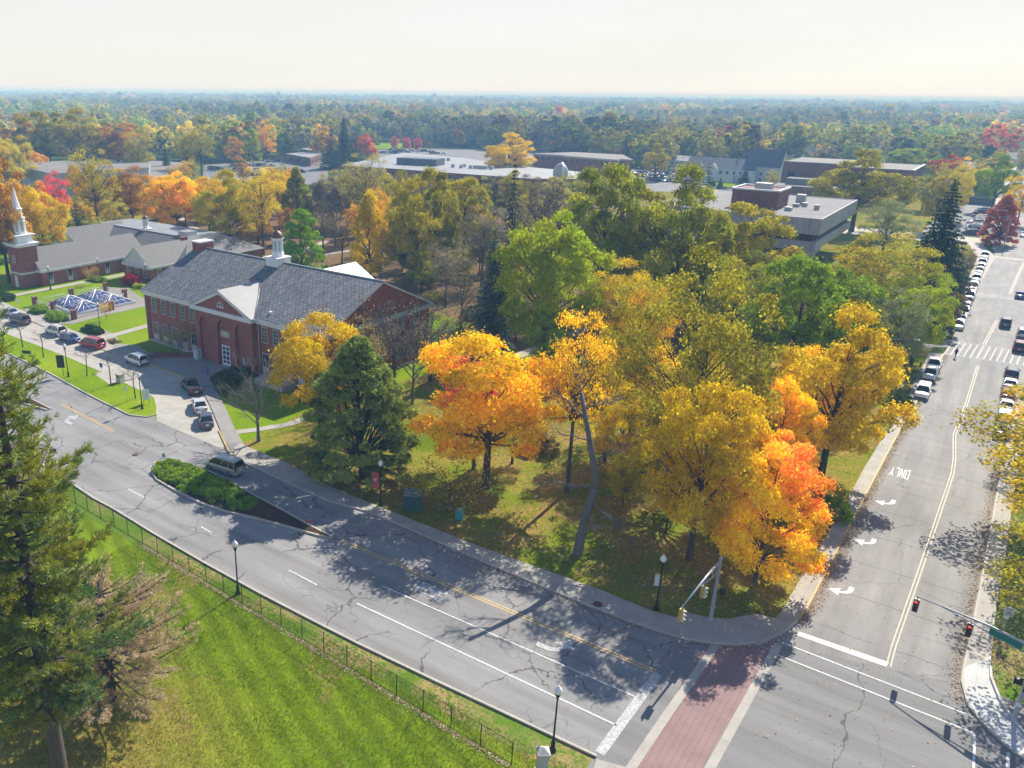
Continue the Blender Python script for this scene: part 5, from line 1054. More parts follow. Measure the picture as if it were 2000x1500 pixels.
# avenue: cars parked nose to tail on the left side, looking at the camera
ga = 'cars parked along the left kerb of the avenue'
y1 = g(1812, 786)[1]; row1 = [('suv', 'white', y1 + 2.6, 'white SUV parked alone at the left kerb, nearest the junction'), ('suv', 'silver', g(1833, 750)[1] + 2.3, 'silver SUV behind the lone white one, below the zebra crossing'), ('pickup', 'white', g(1833, 750)[1] + 8.0, 'white pickup parked just short of the zebra crossing')]
for k, c_, y_, lb in row1: car(k, c_, -5.0 if y_ > 125 else -5.0, y_, R(-90), lb, ga)
ya = g(1881, 648)[1] + 2.4; cols = ['silver', 'white', 'white', 'silver', 'maroon', 'white', 'white', 'silver', 'white', 'white', 'tan', 'white', 'silver', 'pale blue', 'white', 'silver']
kinds = ['sedan', 'sedan', 'suv', 'sedan', 'sedan', 'van', 'sedan', 'suv', 'suv', 'sedan', 'sedan', 'sedan', 'suv', 'sedan', 'pickup', 'sedan']
ordn = ['first', 'second', 'third', 'fourth', 'fifth', 'sixth', 'seventh', 'eighth', 'ninth', 'tenth', 'eleventh', 'twelfth', 'thirteenth', 'fourteenth', 'fifteenth', 'sixteenth', 'seventeenth', 'eighteenth', 'nineteenth', 'twentieth']
yp = ya
for i, (c_, k) in enumerate(zip(cols, kinds)):
    if i == 8: yp += 4.5
    if yp > 276: break
    car(k, c_, -3.7, yp, R(-90 + rnd.uniform(-1.5, 1.5)), '%s %s at the avenue left kerb, %s beyond the zebra crossing' % (c_, CN[k], ordn[i]), ga, parts=i < 9); yp += 5.9 + rnd.uniform(-.3, .6)
x, y = g(1962, 640); car('suv', 'dark grey', x, y + 1.5, R(90), 'dark SUV driving away in the right lane of the avenue'); x, y = g(1991, 584); car('sedan', 'blue', x, y + 1.5, R(90), 'dark blue car driving away farther up the avenue')
x, y = g(1998, 462); car('sedan', 'silver', x, y, R(-90), 'silver car coming down the avenue past the side street', None, False)
gr_ = 'cars parked along the right kerb of the avenue'
for px, py, k, c_, lb in ((1989, 688, 'suv', 'maroon', 'maroon SUV parked at the right kerb just beyond the zebra crossing'), (1996, 662, 'suv', 'silver', 'silver SUV parked ahead of the maroon one at the right kerb')): x, y = g(px, py); car(k, c_, x, y + 1.6, R(90), lb, gr_)
for i, (k, c_, lb) in enumerate([('suv', 'black', 'black SUV at the right kerb, first below the zebra crossing'), ('sedan', 'white', 'white car at the right kerb behind the black SUV'), ('sedan', 'maroon', 'maroon car at the right kerb, half under the overhanging branches'), ('sedan', 'silver', 'silver car at the right kerb behind the maroon car'), ('suv', 'white', 'white SUV at the right kerb seen through the leaves'), ('sedan', 'dark grey', 'dark car, lowest at the right kerb under the branches')]):
    x, y = g(1973, 738); car(k, c_, 5.3 - i * 0.06, y - i * 5.8, R(90), lb, gr_)
# car parks
def ORD(n): return ordn[n - 1]
def row(p0, p1, n, rz, where, skip=(), seed=1, fill=1.0, group=None):
    r_ = random.Random(seed); n_ = 0
    for i in range(n):
        if i in skip or r_.random() > fill: continue
        f = (i + .5) / n; k = r_.choice(['sedan', 'sedan', 'suv', 'suv', 'van', 'pickup']); c_ = r_.choice(['silver', 'white', 'black', 'dark grey', 'grey', 'red', 'blue', 'tan', 'silver', 'white', 'pale blue', 'maroon'])
        car(k, c_, p0[0] + (p1[0] - p0[0]) * f, p0[1] + (p1[1] - p0[1]) * f, rz + (math.pi if r_.random() < .3 else 0) + r_.uniform(-.03, .03), '%s %s, %s from left %s' % (c_, CN[k], ORD(n_ + 1), where), group or 'cars in the far car parks', False); n_ += 1
row((-9.5, 320), (-9.5, 372), 17, R(180), 'in the right row of the avenue lot', seed=3, group='cars in the avenue car park'); row((-19.8, 352), (-19.8, 392), 12, R(0), 'in the left row of the avenue lot', seed=4, fill=.9, group='cars in the avenue car park'); row((-9.5, 380), (-9.5, 400), 6, R(180), 'in the back row of the avenue lot', seed=5, group='cars in the avenue car park')
for j, (pa, pb, n, s) in enumerate([((1245, 345), (1335, 350), 15, 11), ((1240, 340), (1352, 344), 18, 12), ((1270, 335), (1355, 337), 15, 13), ((1325, 356), (1385, 362), 9, 14), ((1390, 368), (1432, 374), 6, 15), ((1255, 352), (1330, 357), 12, 22)]):
    row(g(*pa), g(*pb), n, R(70), 'in %s row, lot behind green oaks' % ordn[j], seed=s, fill=.88, group='cars in the crowded car park')
for j, (pa, pb, n, s) in enumerate([((410, 330), (470, 335), 10, 16), ((455, 322), (540, 326), 13, 17), ((480, 342), (560, 346), 11, 18), ((500, 334), (600, 338), 13, 19), ((520, 316), (560, 318), 7, 30)]):
    row(g(*pa), g(*pb), n, R(70), 'in %s row, lot behind golden trees' % ordn[j], seed=s, fill=.8, group='cars in the car park behind the golden trees')
for j, (pa, pb, n, s) in enumerate([((735, 299), (800, 300), 9, 20), ((760, 294), (850, 297), 11, 21), ((812, 300), (870, 301), 6, 23), ((318, 283), (350, 284), 6, 24)]):
    row(g(*pa), g(*pb), n, R(70), 'in %s row, lot by crimson saplings' % ordn[j] if j < 3 else 'in the row before the far green field', seed=s, fill=.85, group='cars in the school car park')

# ================================================================ the walker
def skin_figure(name, V, E, Rr, mat, parent=None):
    me = bpy.data.meshes.new(name); me.from_pydata(V, E, []); me.materials.append(mat); o = bpy.data.objects.new(name, me); COL.objects.link(o)
    if parent: o.parent = parent
    s = o.modifiers.new('skin', 'SKIN'); sv = me.skin_vertices[0].data if me.skin_vertices else None
    if sv is None:
        import bmesh
        b = bmesh.new(); b.from_mesh(me); b.verts.layers.skin.verify(); b.to_mesh(me); b.free(); sv = me.skin_vertices[0].data
    for i, r_ in enumerate(Rr): sv[i].radius = (r_, r_); sv[i].use_root = (i == 0)
    s.use_smooth_shade = True; u = o.modifiers.new('sub', 'SUBSURF'); u.levels = 1; u.render_levels = 1
    return o
x, y = g(1865, 699); t = thing('person', 'person in dark clothes walking across the avenue at the zebra crossing', 'person', (x, y, 0.02), R(60))
V = [(0, 0, .95), (0, 0, 1.15), (0, 0, 1.38), (0, 0, 1.5), (0.02, 0, 1.62), (0.03, 0, 1.73), (0, .1, .9), (.16, .1, .5), (.3, .1, .1), (.42, .1, .05), (0, -.1, .9), (-.08, -.1, .48), (-.34, -.1, .16), (-.28, -.1, .05), (0, .19, 1.4), (-.1, .25, 1.12), (.06, .27, .9), (.1, .27, .82), (0, -.19, 1.4), (.1, -.25, 1.12), (.28, -.22, .95), (.34, -.2, .9)]
E = [(0, 1), (1, 2), (2, 3), (3, 4), (4, 5), (0, 6), (6, 7), (7, 8), (8, 9), (0, 10), (10, 11), (11, 12), (12, 13), (2, 14), (14, 15), (15, 16), (16, 17), (2, 18), (18, 19), (19, 20), (20, 21)]
skin_figure('body', V, E, [.15, .14, .16, .065, .09, .085, .1, .065, .045, .04, .1, .065, .045, .04, .07, .045, .035, .03, .07, .045, .035, .03], simple('dark_clothes', (0.025, 0.022, 0.03), 0.8), t)
MB().lathe([(0.02, 1.6), (0.1, 1.64), (0.11, 1.74), (0.07, 1.82), (0.01, 1.84)], n=10).build('hair', simple('dark_hair', (0.015, 0.01, 0.008), 0.7), t)
# ================================================================ trees
M['leaf'] = leaf_mat('tree_leaves', 0.5); M['needle'] = leaf_mat('conifer_needles', 0.2); M['leaf_far'] = leaf_mat('woodland_leaves', 0.35, 'INSTANCER')
M['bark'] = weathered('brown_bark', (0.085, 0.068, 0.058), 0.7, 0.9, 3); M['bark_g'] = weathered('grey_bark', (0.15, 0.14, 0.135), 0.7, 0.9, 3); M['bark_d'] = weathered('dark_bark', (0.05, 0.042, 0.038), 0.6, 0.9, 3)
RG = np.random.default_rng(11)
def quads_mesh(name, V, mats, T=None, mi=None):
    """V: (n,4,3) corners"""
    n = len(V); me = bpy.data.meshes.new(name); me.vertices.add(n * 4); me.vertices.foreach_set('co', V.reshape(-1).astype(np.float32))
    me.loops.add(n * 4); me.loops.foreach_set('vertex_index', np.arange(n * 4, dtype=np.int32)); me.polygons.add(n)
    me.polygons.foreach_set('loop_start', np.arange(0, n * 4, 4, dtype=np.int32)); me.polygons.foreach_set('loop_total', np.full(n, 4, dtype=np.int32))
    for mm in mats: me.materials.append(mm)
    if T is not None:
        at = me.attributes.new('tone', 'FLOAT_COLOR', 'POINT'); c = np.ones((n * 4, 4), np.float32); c[:, :2] = np.repeat(T, 4, axis=0); at.data.foreach_set('color', c.ravel())
    me.update(calc_edges=True); return me
def unit(a): return a / np.maximum(np.linalg.norm(a, axis=-1, keepdims=True), 1e-9)
def leaves(C, Nn, S, asp=0.62):
    n = len(C); r_ = unit(RG.normal(size=(n, 3))); t = unit(np.cross(Nn, r_)); b_ = np.cross(Nn, t); S = np.broadcast_to(np.asarray(S).reshape(-1, 1), (n, 1)) * (0.7 + 0.6 * RG.random((n, 1)))
    t = t * S * 0.5; b_ = b_ * S * 0.5 * asp
    return np.stack([C - t, C + b_ + t * .15, C + t, C - b_ + t * .15], axis=1)
def blades(C, D, ln, wd):
    """narrow quads from C along D"""
    n = len(C); s = unit(np.cross(D, unit(RG.normal(size=(n, 3))))) * wd * .5; e = C + D * ln
    return np.stack([C - s * .4, C + s * .4, e * .6 + C * .4 + s, e], axis=1)
def limb(mb, p0, p1, r0, r1, sag=0.0, k=4, wob=0.04, n=6):
    p0 = Vector(p0); p1 = Vector(p1); L_ = (p1 - p0).length; pts = []
    for i in range(k + 1):
        f = i / k; p = p0.lerp(p1, f); p.z += sag * math.sin(math.pi * f) * L_
        if 0 < i < k: p += Vector((rnd.uniform(-1, 1), rnd.uniform(-1, 1), rnd.uniform(-1, 1))) * wob * L_
        pts.append(p)
    mb.tube(pts, [r0 + (r1 - r0) * i / k for i in range(k + 1)], n, cap=False); return pts
def broad(seed, H=16.0, Rr=6.5, base=0.22, nl=34, lr=0.27, per=520, leaf=0.34, fill=0.25, shape='round', gap=0.0, trunk_r=0.3, nb=1, flat=0.8, sub=5, low=-0.8):
    """a broadleaf tree: trunk forking into limbs, each limb carrying a lobe of leaves; returns (trunk mesh builder, quads, tone)"""
    global RG; rg = np.random.default_rng(seed); RG = rg; rnd.seed(seed); tb = MB(); zb = H * base; zc = (H + zb) / 2; zr = (H - zb) / 2; Vs = []; Ts = []
    fork = H * (base + .12); top = H * .8; lean = (rg.normal() * .25, rg.normal() * .25)
    stems = []
    for s in range(nb):
        a = 2 * math.pi * s / nb; o = (0.0 if nb == 1 else .35); tx, ty = (lean[0] + math.cos(a) * o * 4, lean[1] + math.sin(a) * o * 4)
        p = [Vector((math.cos(a) * o * .4, math.sin(a) * o * .4, -0.1)), Vector((tx * .15, ty * .15, fork * .5)), Vector((tx * .4, ty * .4, fork)), Vector((tx * .8, ty * .8, H * .55)), Vector((tx, ty, top))]
        q = trunk_r / math.sqrt(nb); tb.tube(p, [q * 1.35, q, q * .85, q * .5, q * .15], 9, cap=False); stems.append(p)
    for i in range(nl):
        u = (i + .5) / nl; z = 1 - 2 * u + rg.normal() * .06
        if z < low: z = low + rg.random() * .35
        z = max(-.95, min(1, z)); th = i * 2.39996 + rg.normal() * .3; rxy = math.sqrt(max(0, 1 - z * z)); f = (0.55 + .38 * rg.random() ** .6) if i % 4 else .25 + .3 * rg.random()
        if shape == 'cone': rxy = (1 - (z + 1) / 2) ** .8 * 1.05 + .05; f = .55 + .4 * rg.random()
        if shape == 'egg': rxy = 1.0 - max(0, (z + 1) / 2) ** 2.7 + .04; f = .6 + .36 * rg.random()
        if shape == 'vase': rxy *= 0.65 + .45 * (z + 1) / 2
        if rg.random() < gap: continue
        c = np.array([math.cos(th) * rxy * Rr * f + lean[0], math.sin(th) * rxy * Rr * f + lean[1], zc + z * zr * (f + .06 if shape not in ('cone', 'egg') else .94)])
        rl = Rr * lr * (.7 + .6 * rg.random()); st = stems[i % nb]; zj = min(max(fork * .9, c[2] - (abs(c[0]) + abs(c[1])) * .75), top * .97); k = (zj - fork) / (top - fork); pj = st[2].lerp(st[4], max(0, min(1, k)))
        rr = trunk_r * (.34 - .2 * max(0, k)) / math.sqrt(nb)
        pts = limb(tb, pj, c, rr, rr * .25, 0.05, 4, .035, 5)
        for s in range(sub): d = Vector(rg.normal(size=3)); d.z = abs(d.z) * .6; d.normalize(); limb(tb, pts[2 + (s % 3)] if s % 3 < 3 else pts[-1], Vector(c) + d * rl * .95, rr * .25, rr * .06, 0, 2, .05, 3)
        leafs = leaf * 1.18; n = int(.86 * per * (rl / (Rr * lr)) ** 2 * (.75 + .5 * rg.random())); d = unit(rg.normal(size=(n, 3))); d[:, 2] = np.where(d[:, 2] < -.15, -d[:, 2] * rg.random(n), d[:, 2])
        out = unit(np.array([[c[0] - lean[0], c[1] - lean[1], (c[2] - zc) * .8 + .2 * Rr]])); d = unit(d + out * .35)
        # break the lobe into small clumps so that its edge is ragged
        nc = 16; cc = unit(rg.normal(size=(nc, 3))); cc[:, 2] = abs(cc[:, 2]) * 1.0 - .25; cc = unit(cc + out * .3); idx = rg.integers(0, nc, n); sh = rl * (.45 + .55 * rg.random((n, 1)) ** .5)
        m_ = rg.random(n) < (1 - fill); d2 = np.where(m_[:, None], cc[idx] + rg.normal(size=(n, 3)) * .2, d); P = c + d2 * sh * np.array([1, 1, flat])
        Nn = unit(d2 + rg.normal(size=(n, 3)) * .55 + np.array([0, 0, .25])); Vs.append(leaves(P, Nn, leafs)); tl = rg.random(); tc = rg.random(nc)
        Ts.append(np.stack([np.clip(tl * .55 + tc[idx] * .45, 0, 1), rg.random(n)], axis=1))
    return tb, np.concatenate(Vs), np.concatenate(Ts)
def spruce(seed, H=18.0, Rr=3.6, dens=1.0, leaf=0.5, droop=-.18, top=1.0, step=.42, power=.85, start=.06):
    global RG; rg = np.random.default_rng(seed); RG = rg; rnd.seed(seed); tb = MB(); tb.tube([(0, 0, -.1), (0, 0, H * .5), (0, 0, H * .98)], [.26, .16, .03], 7, cap=False); Vs = []; Ts = []
    z = H * start
    while z < H * .985:
        f = (z - H * start) / (H * (1 - start)); Lr = Rr * (1 - f) ** power * (.85 + .3 * rg.random()) + .12; nbr = int(6 + 6 * (1 - f)); a0 = rg.random() * 6.28
        for k in range(nbr):
            if rg.random() < .08: continue
            a = a0 + 6.283 * k / nbr + rg.normal() * .15; L_ = Lr * (.72 + .4 * rg.random()); dr = droop * L_ + rg.normal() * .1; D = np.array([math.cos(a), math.sin(a), 0]); S_ = np.array([-math.sin(a), math.cos(a), 0])
            if L_ > .6: tb.tube([(0, 0, z), tuple(D * L_ * .55 + np.array([0, 0, z + dr * .35])), tuple(D * L_ * .95 + np.array([0, 0, z + dr]))], [.035, .02, .008], 3, cap=False)
            n = max(4, int(L_ * 13 * dens)); t = rg.random(n) ** .75; w_ = (1 - t * .75) * L_ * .33 * rg.normal(size=n) * .8
            P = D * (t * L_)[:, None] + S_ * w_[:, None] + np.array([0, 0, 1.0]) * (z + dr * t ** 1.4 + rg.normal(size=n) * .06 - abs(w_) * .25)[:, None]
            Nn = unit(np.array([0, 0, 1.0]) * .8 + D * .35 + rg.normal(size=(n, 3)) * .5); Vs.append(leaves(P, Nn, leaf * (.6 + .4 * L_ / max(Rr, .1)), .45)); tl = rg.random(); Ts.append(np.stack([np.full(n, tl) * .5 + t * .5, rg.random(n)], axis=1))
        z += step * (.8 + .4 * rg.random())
    return tb, np.concatenate(Vs), np.concatenate(Ts)
def bare(seed, H=12.0, Rr=4.5, base=.25, n1=10, n2=6, n3=5, tr=.2, up=.9, leafn=0, leaf=.2):
    global RG; rg = np.random.default_rng(seed); RG = rg; rnd.seed(seed); tb = MB(); st = [Vector((0, 0, -.1)), Vector((rg.normal() * .1, rg.normal() * .1, H * base)), Vector((rg.normal() * .3, rg.normal() * .3, H * .75))]
    tb.tube(st, [tr * 1.2, tr * .8, tr * .2], 8, cap=False); Vs = []; Ts = []
    for i in range(n1):
        a = i * 2.4 + rg.normal() * .3; f = i / n1; p0 = st[1].lerp(st[2], f * .85); L_ = Rr * (1.1 - .45 * f) * (.8 + .4 * rg.random()); e = p0 + Vector((math.cos(a) * L_, math.sin(a) * L_, L_ * up * (.6 + .5 * rg.random()))); e.z = min(e.z, H)
        pts = limb(tb, p0, e, tr * .42, tr * .1, .04, 4, .05, 5)
        for j in range(n2):
            q = pts[1 + j % 4]; d = (e - p0).normalized() + Vector(rg.normal(size=3)) * .6; d.z = d.z * .7 + .25; L2 = L_ * .42 * (.7 + .5 * rg.random()); e2 = q + d.normalized() * L2; pt2 = limb(tb, q, e2, tr * .14, tr * .05, .03, 3, .06, 4)
            for k in range(n3):
                d2 = d.normalized() + Vector(rg.normal(size=3)) * .55; e3 = pt2[1 + k % 3] + d2.normalized() * L2 * .5; limb(tb, pt2[1 + k % 3], e3, tr * .07, tr * .035, 0, 2, .06, 3)
                if leafn: P = np.array(e3)[None] + rg.normal(size=(leafn, 3)) * .28; Vs.append(leaves(P, unit(rg.normal(size=(leafn, 3)) + np.array([0, 0, .4])), leaf)); Ts.append(rg.random((leafn, 2)))
    return tb, (np.concatenate(Vs) if Vs else None), (np.concatenate(Ts) if Ts else None)
PROTO = {}
def proto(key, res, bark='bark', mat='leaf', H=1, Rr=1):
    tb, V, T = res; PROTO[key] = dict(tr=tb.mesh('trunk', [M[bark]]), cr=None if V is None else quads_mesh('crown', V, [M[mat]], T), H=H, R=Rr)
def proto_one(key, res, mats, H, Rr):
    tb, V, T = res; n = len(V); me = quads_mesh('tree', V, mats, T); PROTO[key] = dict(one=me, H=H, R=Rr)
proto('maple1', broad(1, 14, 6, .16, 44, .25, 900, .235, .35), H=14, Rr=6.6); proto('maplelow', broad(21, 14, 6, .02, 56, .23, 820, .235, .35, low=-.96, trunk_r=.22), H=14, Rr=6.4); proto('maple2', broad(2, 14, 6, .2, 42, .26, 820, .24, .35, gap=.06), H=14, Rr=6.6); proto('maple3', broad(3, 14, 6, .14, 42, .25, 560, .30, .3, 'cone', low=-.9), H=14, Rr=6.2)
proto('oak1', broad(4, 18, 8, .13, 54, .23, 760, .33, .3, trunk_r=.42, gap=.05), 'bark_d', H=18, Rr=9); proto('oak2', broad(5, 18, 8, .16, 48, .25, 760, .33, .3, trunk_r=.42, gap=.12), 'bark_d', H=18, Rr=9); proto('oak3', broad(6, 18, 7.5, .12, 58, .21, 600, .32, .3, trunk_r=.4), 'bark_d', H=18, Rr=8.5)
proto('loose1', broad(7, 18, 7, .15, 52, .25, 400, .25, .45, trunk_r=.3, sub=7), 'bark', H=18, Rr=8); proto('loose2', broad(8, 17, 6.5, .18, 46, .27, 330, .25, .45, trunk_r=.28, gap=.05, sub=7), 'bark_d', H=17, Rr=7.6)
proto('thin1', broad(9, 18, 6.5, .3, 46, .27, 150, .27, .55, trunk_r=.3, sub=9), 'bark', H=18, Rr=7.5); proto('thin2', broad(10, 17, 6, .3, 42, .29, 120, .27, .55, 'vase', trunk_r=.28, sub=9), 'bark_d', H=17, Rr=7)
proto('ginkgo', broad(12, 13, 4.6, .06, 60, .2, 420, .26, .3, 'egg', low=-.95, trunk_r=.22), H=13, Rr=5.2); proto('holly', broad(13, 12, 4.6, .0, 170, .15, 330, .22, .3, 'egg', low=-.98, trunk_r=.25), 'bark_d', 'leaf', H=12, Rr=5.1)
proto('spruce1', spruce(14, 18, 3.8, 1.2, .55), 'bark_d', 'needle', H=18, Rr=3.9); proto('spruce2', spruce(15, 18, 4.6, .8, .6, -.25, step=.75, power=.7), 'bark_d', 'needle', H=18, Rr=4.6)
proto('bare1', bare(16, 12, 5, .22, 14, 8, 8, .24), 'bark_g', H=12, Rr=5.5); proto('bare2', bare(17, 12, 4.6, .25, 14, 8, 8, .24, 1.1, 1, .22), 'bark', H=12, Rr=5); proto('sapling', bare(18, 4.6, 1.35, .48, 9, 6, 5, .06, .75), 'bark', H=4.6, Rr=1.5)
proto('shrubtree', bare(19, 5, 3, .12, 11, 7, 6, .1, .7, 3, .2), 'bark', H=5, Rr=3.2)
MM = [M['leaf']]
for i in range(5): proto_one('mid%d' % i, broad(30 + i, 14, 6.2, .05, 26 + i * 3, .29, 130, .72, .35, ['round', 'round', 'vase', 'round', 'cone'][i], sub=0, low=-.7), MM, 14, 6.6)
for i in range(2): proto_one('midthin%d' % i, broad(36 + i, 14, 6, .1, 26, .28, 48, .6, .6, sub=0, low=-.7), MM, 14, 6.6)
proto_one('midspruce', spruce(38, 16, 3.6, .5, 1.0, step=.9), [M['needle']], 16, 3.6)
FAR = []
for i in range(6):
    r_ = broad(40 + i, 13, 6.2, .02, 20, .32, 34, 1.5, .4, ['round', 'round', 'vase', 'round', 'cone', 'round'][i], sub=0, low=-.6) if i < 5 else spruce(46, 15, 3.4, .25, 1.7, step=1.6)
    FAR.append(quads_mesh('far_tree', r_[1], [M['leaf_far']], r_[2]))

C3 = {'gold': ((.80, .57, .012), (.58, .44, .014)), 'golden': ((.92, .66, .012), (.90, .52, .014)), 'yellow': ((.72, .56, .02), (.44, .40, .02)), 'orange': ((.80, .40, .02), (.72, .46, .02)), 'flame': ((.92, .66, .012), (.90, .37, .06)), 'pinkorange': ((.90, .52, .02), (.80, .12, .12)), 'rust': ((.42, .21, .03), (.52, .31, .03)), 'red': ((.42, .07, .04), (.48, .13, .04)), 'crimson': ((.55, .11, .10), (.60, .20, .09)),
      'lime': ((.28, .44, .01), (.22, .36, .012)), 'yelgreen': ((.52, .54, .012), (.32, .40, .014)), 'green': ((.20, .30, .014), (.27, .36, .018)), 'dkgreen': ((.055, .10, .025), (.08, .125, .028)), 'olive': ((.28, .27, .025), (.42, .36, .028)), 'oakgreen': ((.25, .30, .02), (.38, .37, .025)), 'olivegold': ((.56, .43, .022), (.36, .33, .022)), 'tan': ((.36, .27, .10), (.42, .29, .09)), 'bluegreen': ((.07, .12, .09), (.09, .14, .11)), 'spruceg': ((.035, .065, .04), (.05, .085, .045)), 'silver': ((.34, .35, .17), (.22, .26, .09)), 'brown': ((.21, .17, .09), (.27, .21, .08)), 'grey': ((.20, .20, .14), (.25, .21, .14)), 'pale': ((.50, .42, .13), (.38, .34, .11)), 'holly': ((.18, .23, .045), (.28, .33, .07))}
GRAD = {'flame': ((.8, .6, .3), .03, -.15), 'pinkorange': ((-.1, -.1, 1), .07, -.66), 'holly': ((.8, .6, 0), .05, -.06)}
def set_col(o, col, jit=0.0):
    a, b_ = C3[col]; q = GRAD.get(col); o['tintdir'] = tuple(float(v) * q[1] for v in q[0]) if q else (0.0, 0.0, 0.0); o['tintoff'] = q[2] if q else 0.0; k = 1 + rnd.uniform(-jit, jit); o.color = (a[0] * k, a[1] * k, a[2] * k, 1); o['tint'] = (b_[0] * k, b_[1] * k, b_[2] * k)
NAME = {'spruce1': 'spruce_tree', 'spruce2': 'spruce_tree', 'holly': 'evergreen_tree', 'bare1': 'bare_tree', 'bare2': 'bare_tree', 'sapling': 'sapling', 'midspruce': 'spruce_tree', 'maple1': 'maple_tree', 'maple2': 'maple_tree', 'maple3': 'maple_tree', 'maplelow': 'maple_tree', 'oak1': 'oak_tree', 'oak2': 'oak_tree', 'oak3': 'oak_tree', 'shrubtree': 'shrub'}
TREES = []
def tree(x, y, H, Rr, key, col, label, group='autumn trees of the park', rz=None, name=None):
    P = PROTO[key]; rz = rnd.uniform(0, 6.28) if rz is None else rz; sc = (Rr / P['R'], Rr / P['R'], H / P['H']); nm_ = name or NAME.get(key, 'tree'); TREES.append((x, y, Rr))
    if 'one' in P:
        o = meshobj(nm_, P['one'], None, (x, y, 0), rz); o.scale = sc; set_col(o, col, .12); return tag(o, label, 'tree', group)
    t = thing(nm_, label, 'tree' if key != 'shrubtree' else 'shrub', (x, y, 0), rz, group); t.scale = sc; meshobj('trunk', P['tr'], t)
    if P['cr']: c = meshobj('crown', P['cr'], t); set_col(c, col, .06)
    return t
def T(px, py, top, hw, key, col, label, group='autumn trees of the park', rz=None, name=None):
    x, y = g(px, py); H = height_at(x, y, top); q = proj(x, y, H * .6)[2]; return tree(x, y, H, (1.18 if hw > 27 else 1.08) * hw * q / FPX, key, col, label, group, rz, name)
gp = 'trees of the corner park'
T(628, 868, 632, 84, 'maple2', 'gold', 'golden yellow tree half hidden behind the dark green evergreen', gp); T(708, 930, 668, 104, 'holly', 'holly', 'dark green pyramid-shaped evergreen left of the big orange maple', gp)
T(948, 952, 672, 138, 'maple2', 'golden', 'big golden orange maple with visible trunk, right of the pyramid evergreen', gp, rz=1.0); T(925, 915, 676, 76, 'loose1', 'pinkorange', 'pink-topped orange crown rising behind the big orange maple', gp, name='maple_tree')
T(1107, 962, 604, 80, 'thin1', 'golden', 'tall thin golden tree with dark trunk behind the dead trunk', gp)
T(1335, 970, 515, 142, 'loose1', 'olive', 'tall mottled green tree in the middle of the corner park', gp); T(1230, 850, 560, 80, 'loose2', 'olivegold', 'loose olive and gold tree left of the tall mottled green one', gp)
T(1345, 1094, 760, 104, 'maple2', 'gold', 'tall golden tree with grey trunk above the two yellow signal heads', gp, rz=2.0); T(1300, 1040, 862, 50, 'loose1', 'gold', 'low golden tree left of the two yellow signal heads', gp, rz=.7); T(1500, 990, 725, 66, 'maple1', 'golden', 'bright golden crown standing directly behind the flame-orange maple', gp)
T(1474, 1136, 850, 100, 'maplelow', 'flame', 'flame orange and yellow maple nearest the street corner', gp, rz=0.0); T(1602, 930, 628, 116, 'oak2', 'gold', 'broad golden tree with forked dark trunk beside the avenue sidewalk', gp, rz=1.4)
T(1538, 760, 515, 98, 'oak1', 'green', 'full green tree behind the broad golden one', gp); T(1060, 705, 408, 98, 'maple1', 'yelgreen', 'very large yellow-green dome-shaped tree in the park centre', gp); T(955, 700, 440, 42, 'spruce1', 'bluegreen', 'blue-green spruce left of the big yellow-green dome tree', gp)
T(1200, 705, 512, 66, 'loose1', 'gold', 'ochre golden tree right of the yellow-green dome tree', gp, name='maple_tree'); T(1250, 740, 560, 55, 'loose2', 'orange', 'sparse orange tree between the ochre and mottled green trees', gp)
T(1165, 610, 336, 92, 'oak1', 'oakgreen', 'large green oak above the yellow-green dome tree, left of two', gp); T(1310, 630, 350, 88, 'oak2', 'oakgreen', 'large pale green oak in front of the crowded car park, right of two', gp); T(1245, 600, 365, 60, 'oak3', 'olive', 'olive oak wedged between the two large green oaks', gp)
T(1440, 600, 398, 84, 'oak3', 'olivegold', 'wide olive-gold oak in front of the concrete building', gp, rz=.3); T(1370, 640, 470, 60, 'oak1', 'olive', 'shaded olive oak below the wide olive-gold one', gp); T(1420, 700, 500, 70, 'loose1', 'oakgreen', 'grey-green loose tree left of the full green tree', gp)
T(1600, 720, 518, 92, 'oak3', 'green', 'green tree below the concrete building, right of the full green tree', gp); T(1700, 640, 462, 92, 'loose1', 'olivegold', 'wide yellow-olive tree in front of the dark avenue spruce', gp); T(1665, 612, 512, 40, 'loose2', 'olive', 'small olive tree at the foot of the concrete building', gp)
T(1735, 735, 572, 58, 'loose1', 'silver', 'silvery green tree between golden and yellow-green crowns by the avenue', gp); T(1780, 710, 555, 52, 'oak3', 'yelgreen', 'yellow-green tree leaning to the avenue sidewalk', gp); T(1770, 660, 520, 60, 'loose1', 'yelgreen', 'dull yellow-green tree behind the silvery one', gp)
T(1806, 605, 345, 58, 'spruce1', 'spruceg', 'very tall dark spruce beside the avenue car park', gp); T(1662, 452, 308, 78, 'oak2', 'olive', 'broad olive oak behind the roof of the concrete building', gp); T(1722, 500, 392, 50, 'loose2', 'silver', 'small grey-green tree right of the concrete building', gp)
T(1838, 650, 565, 30, 'oak3', 'brown', 'dark purplish shrub tree at the avenue sidewalk, nearest of three', gp); T(1852, 592, 512, 33, 'oak1', 'grey', 'dark grey shrub tree beside the avenue, middle of three', gp); T(1876, 540, 486, 26, 'loose1', 'brown', 'dark shrub tree beside the avenue at the side street, farthest of three', gp)
T(1820, 560, 490, 36, 'oak3', 'spruceg', 'dark bushy tree at the foot of the tall dark spruce', gp); T(1952, 478, 382, 30, 'holly', 'crimson', 'round red-orange tree at the corner of the avenue car park', None)
T(1345, 880, 700, 60, 'loose2', 'olivegold', 'shaded olive tree under the tall mottled green one', gp); T(1180, 900, 720, 60, 'thin1', 'gold', 'thin golden understorey tree right of the dead trunk', gp)
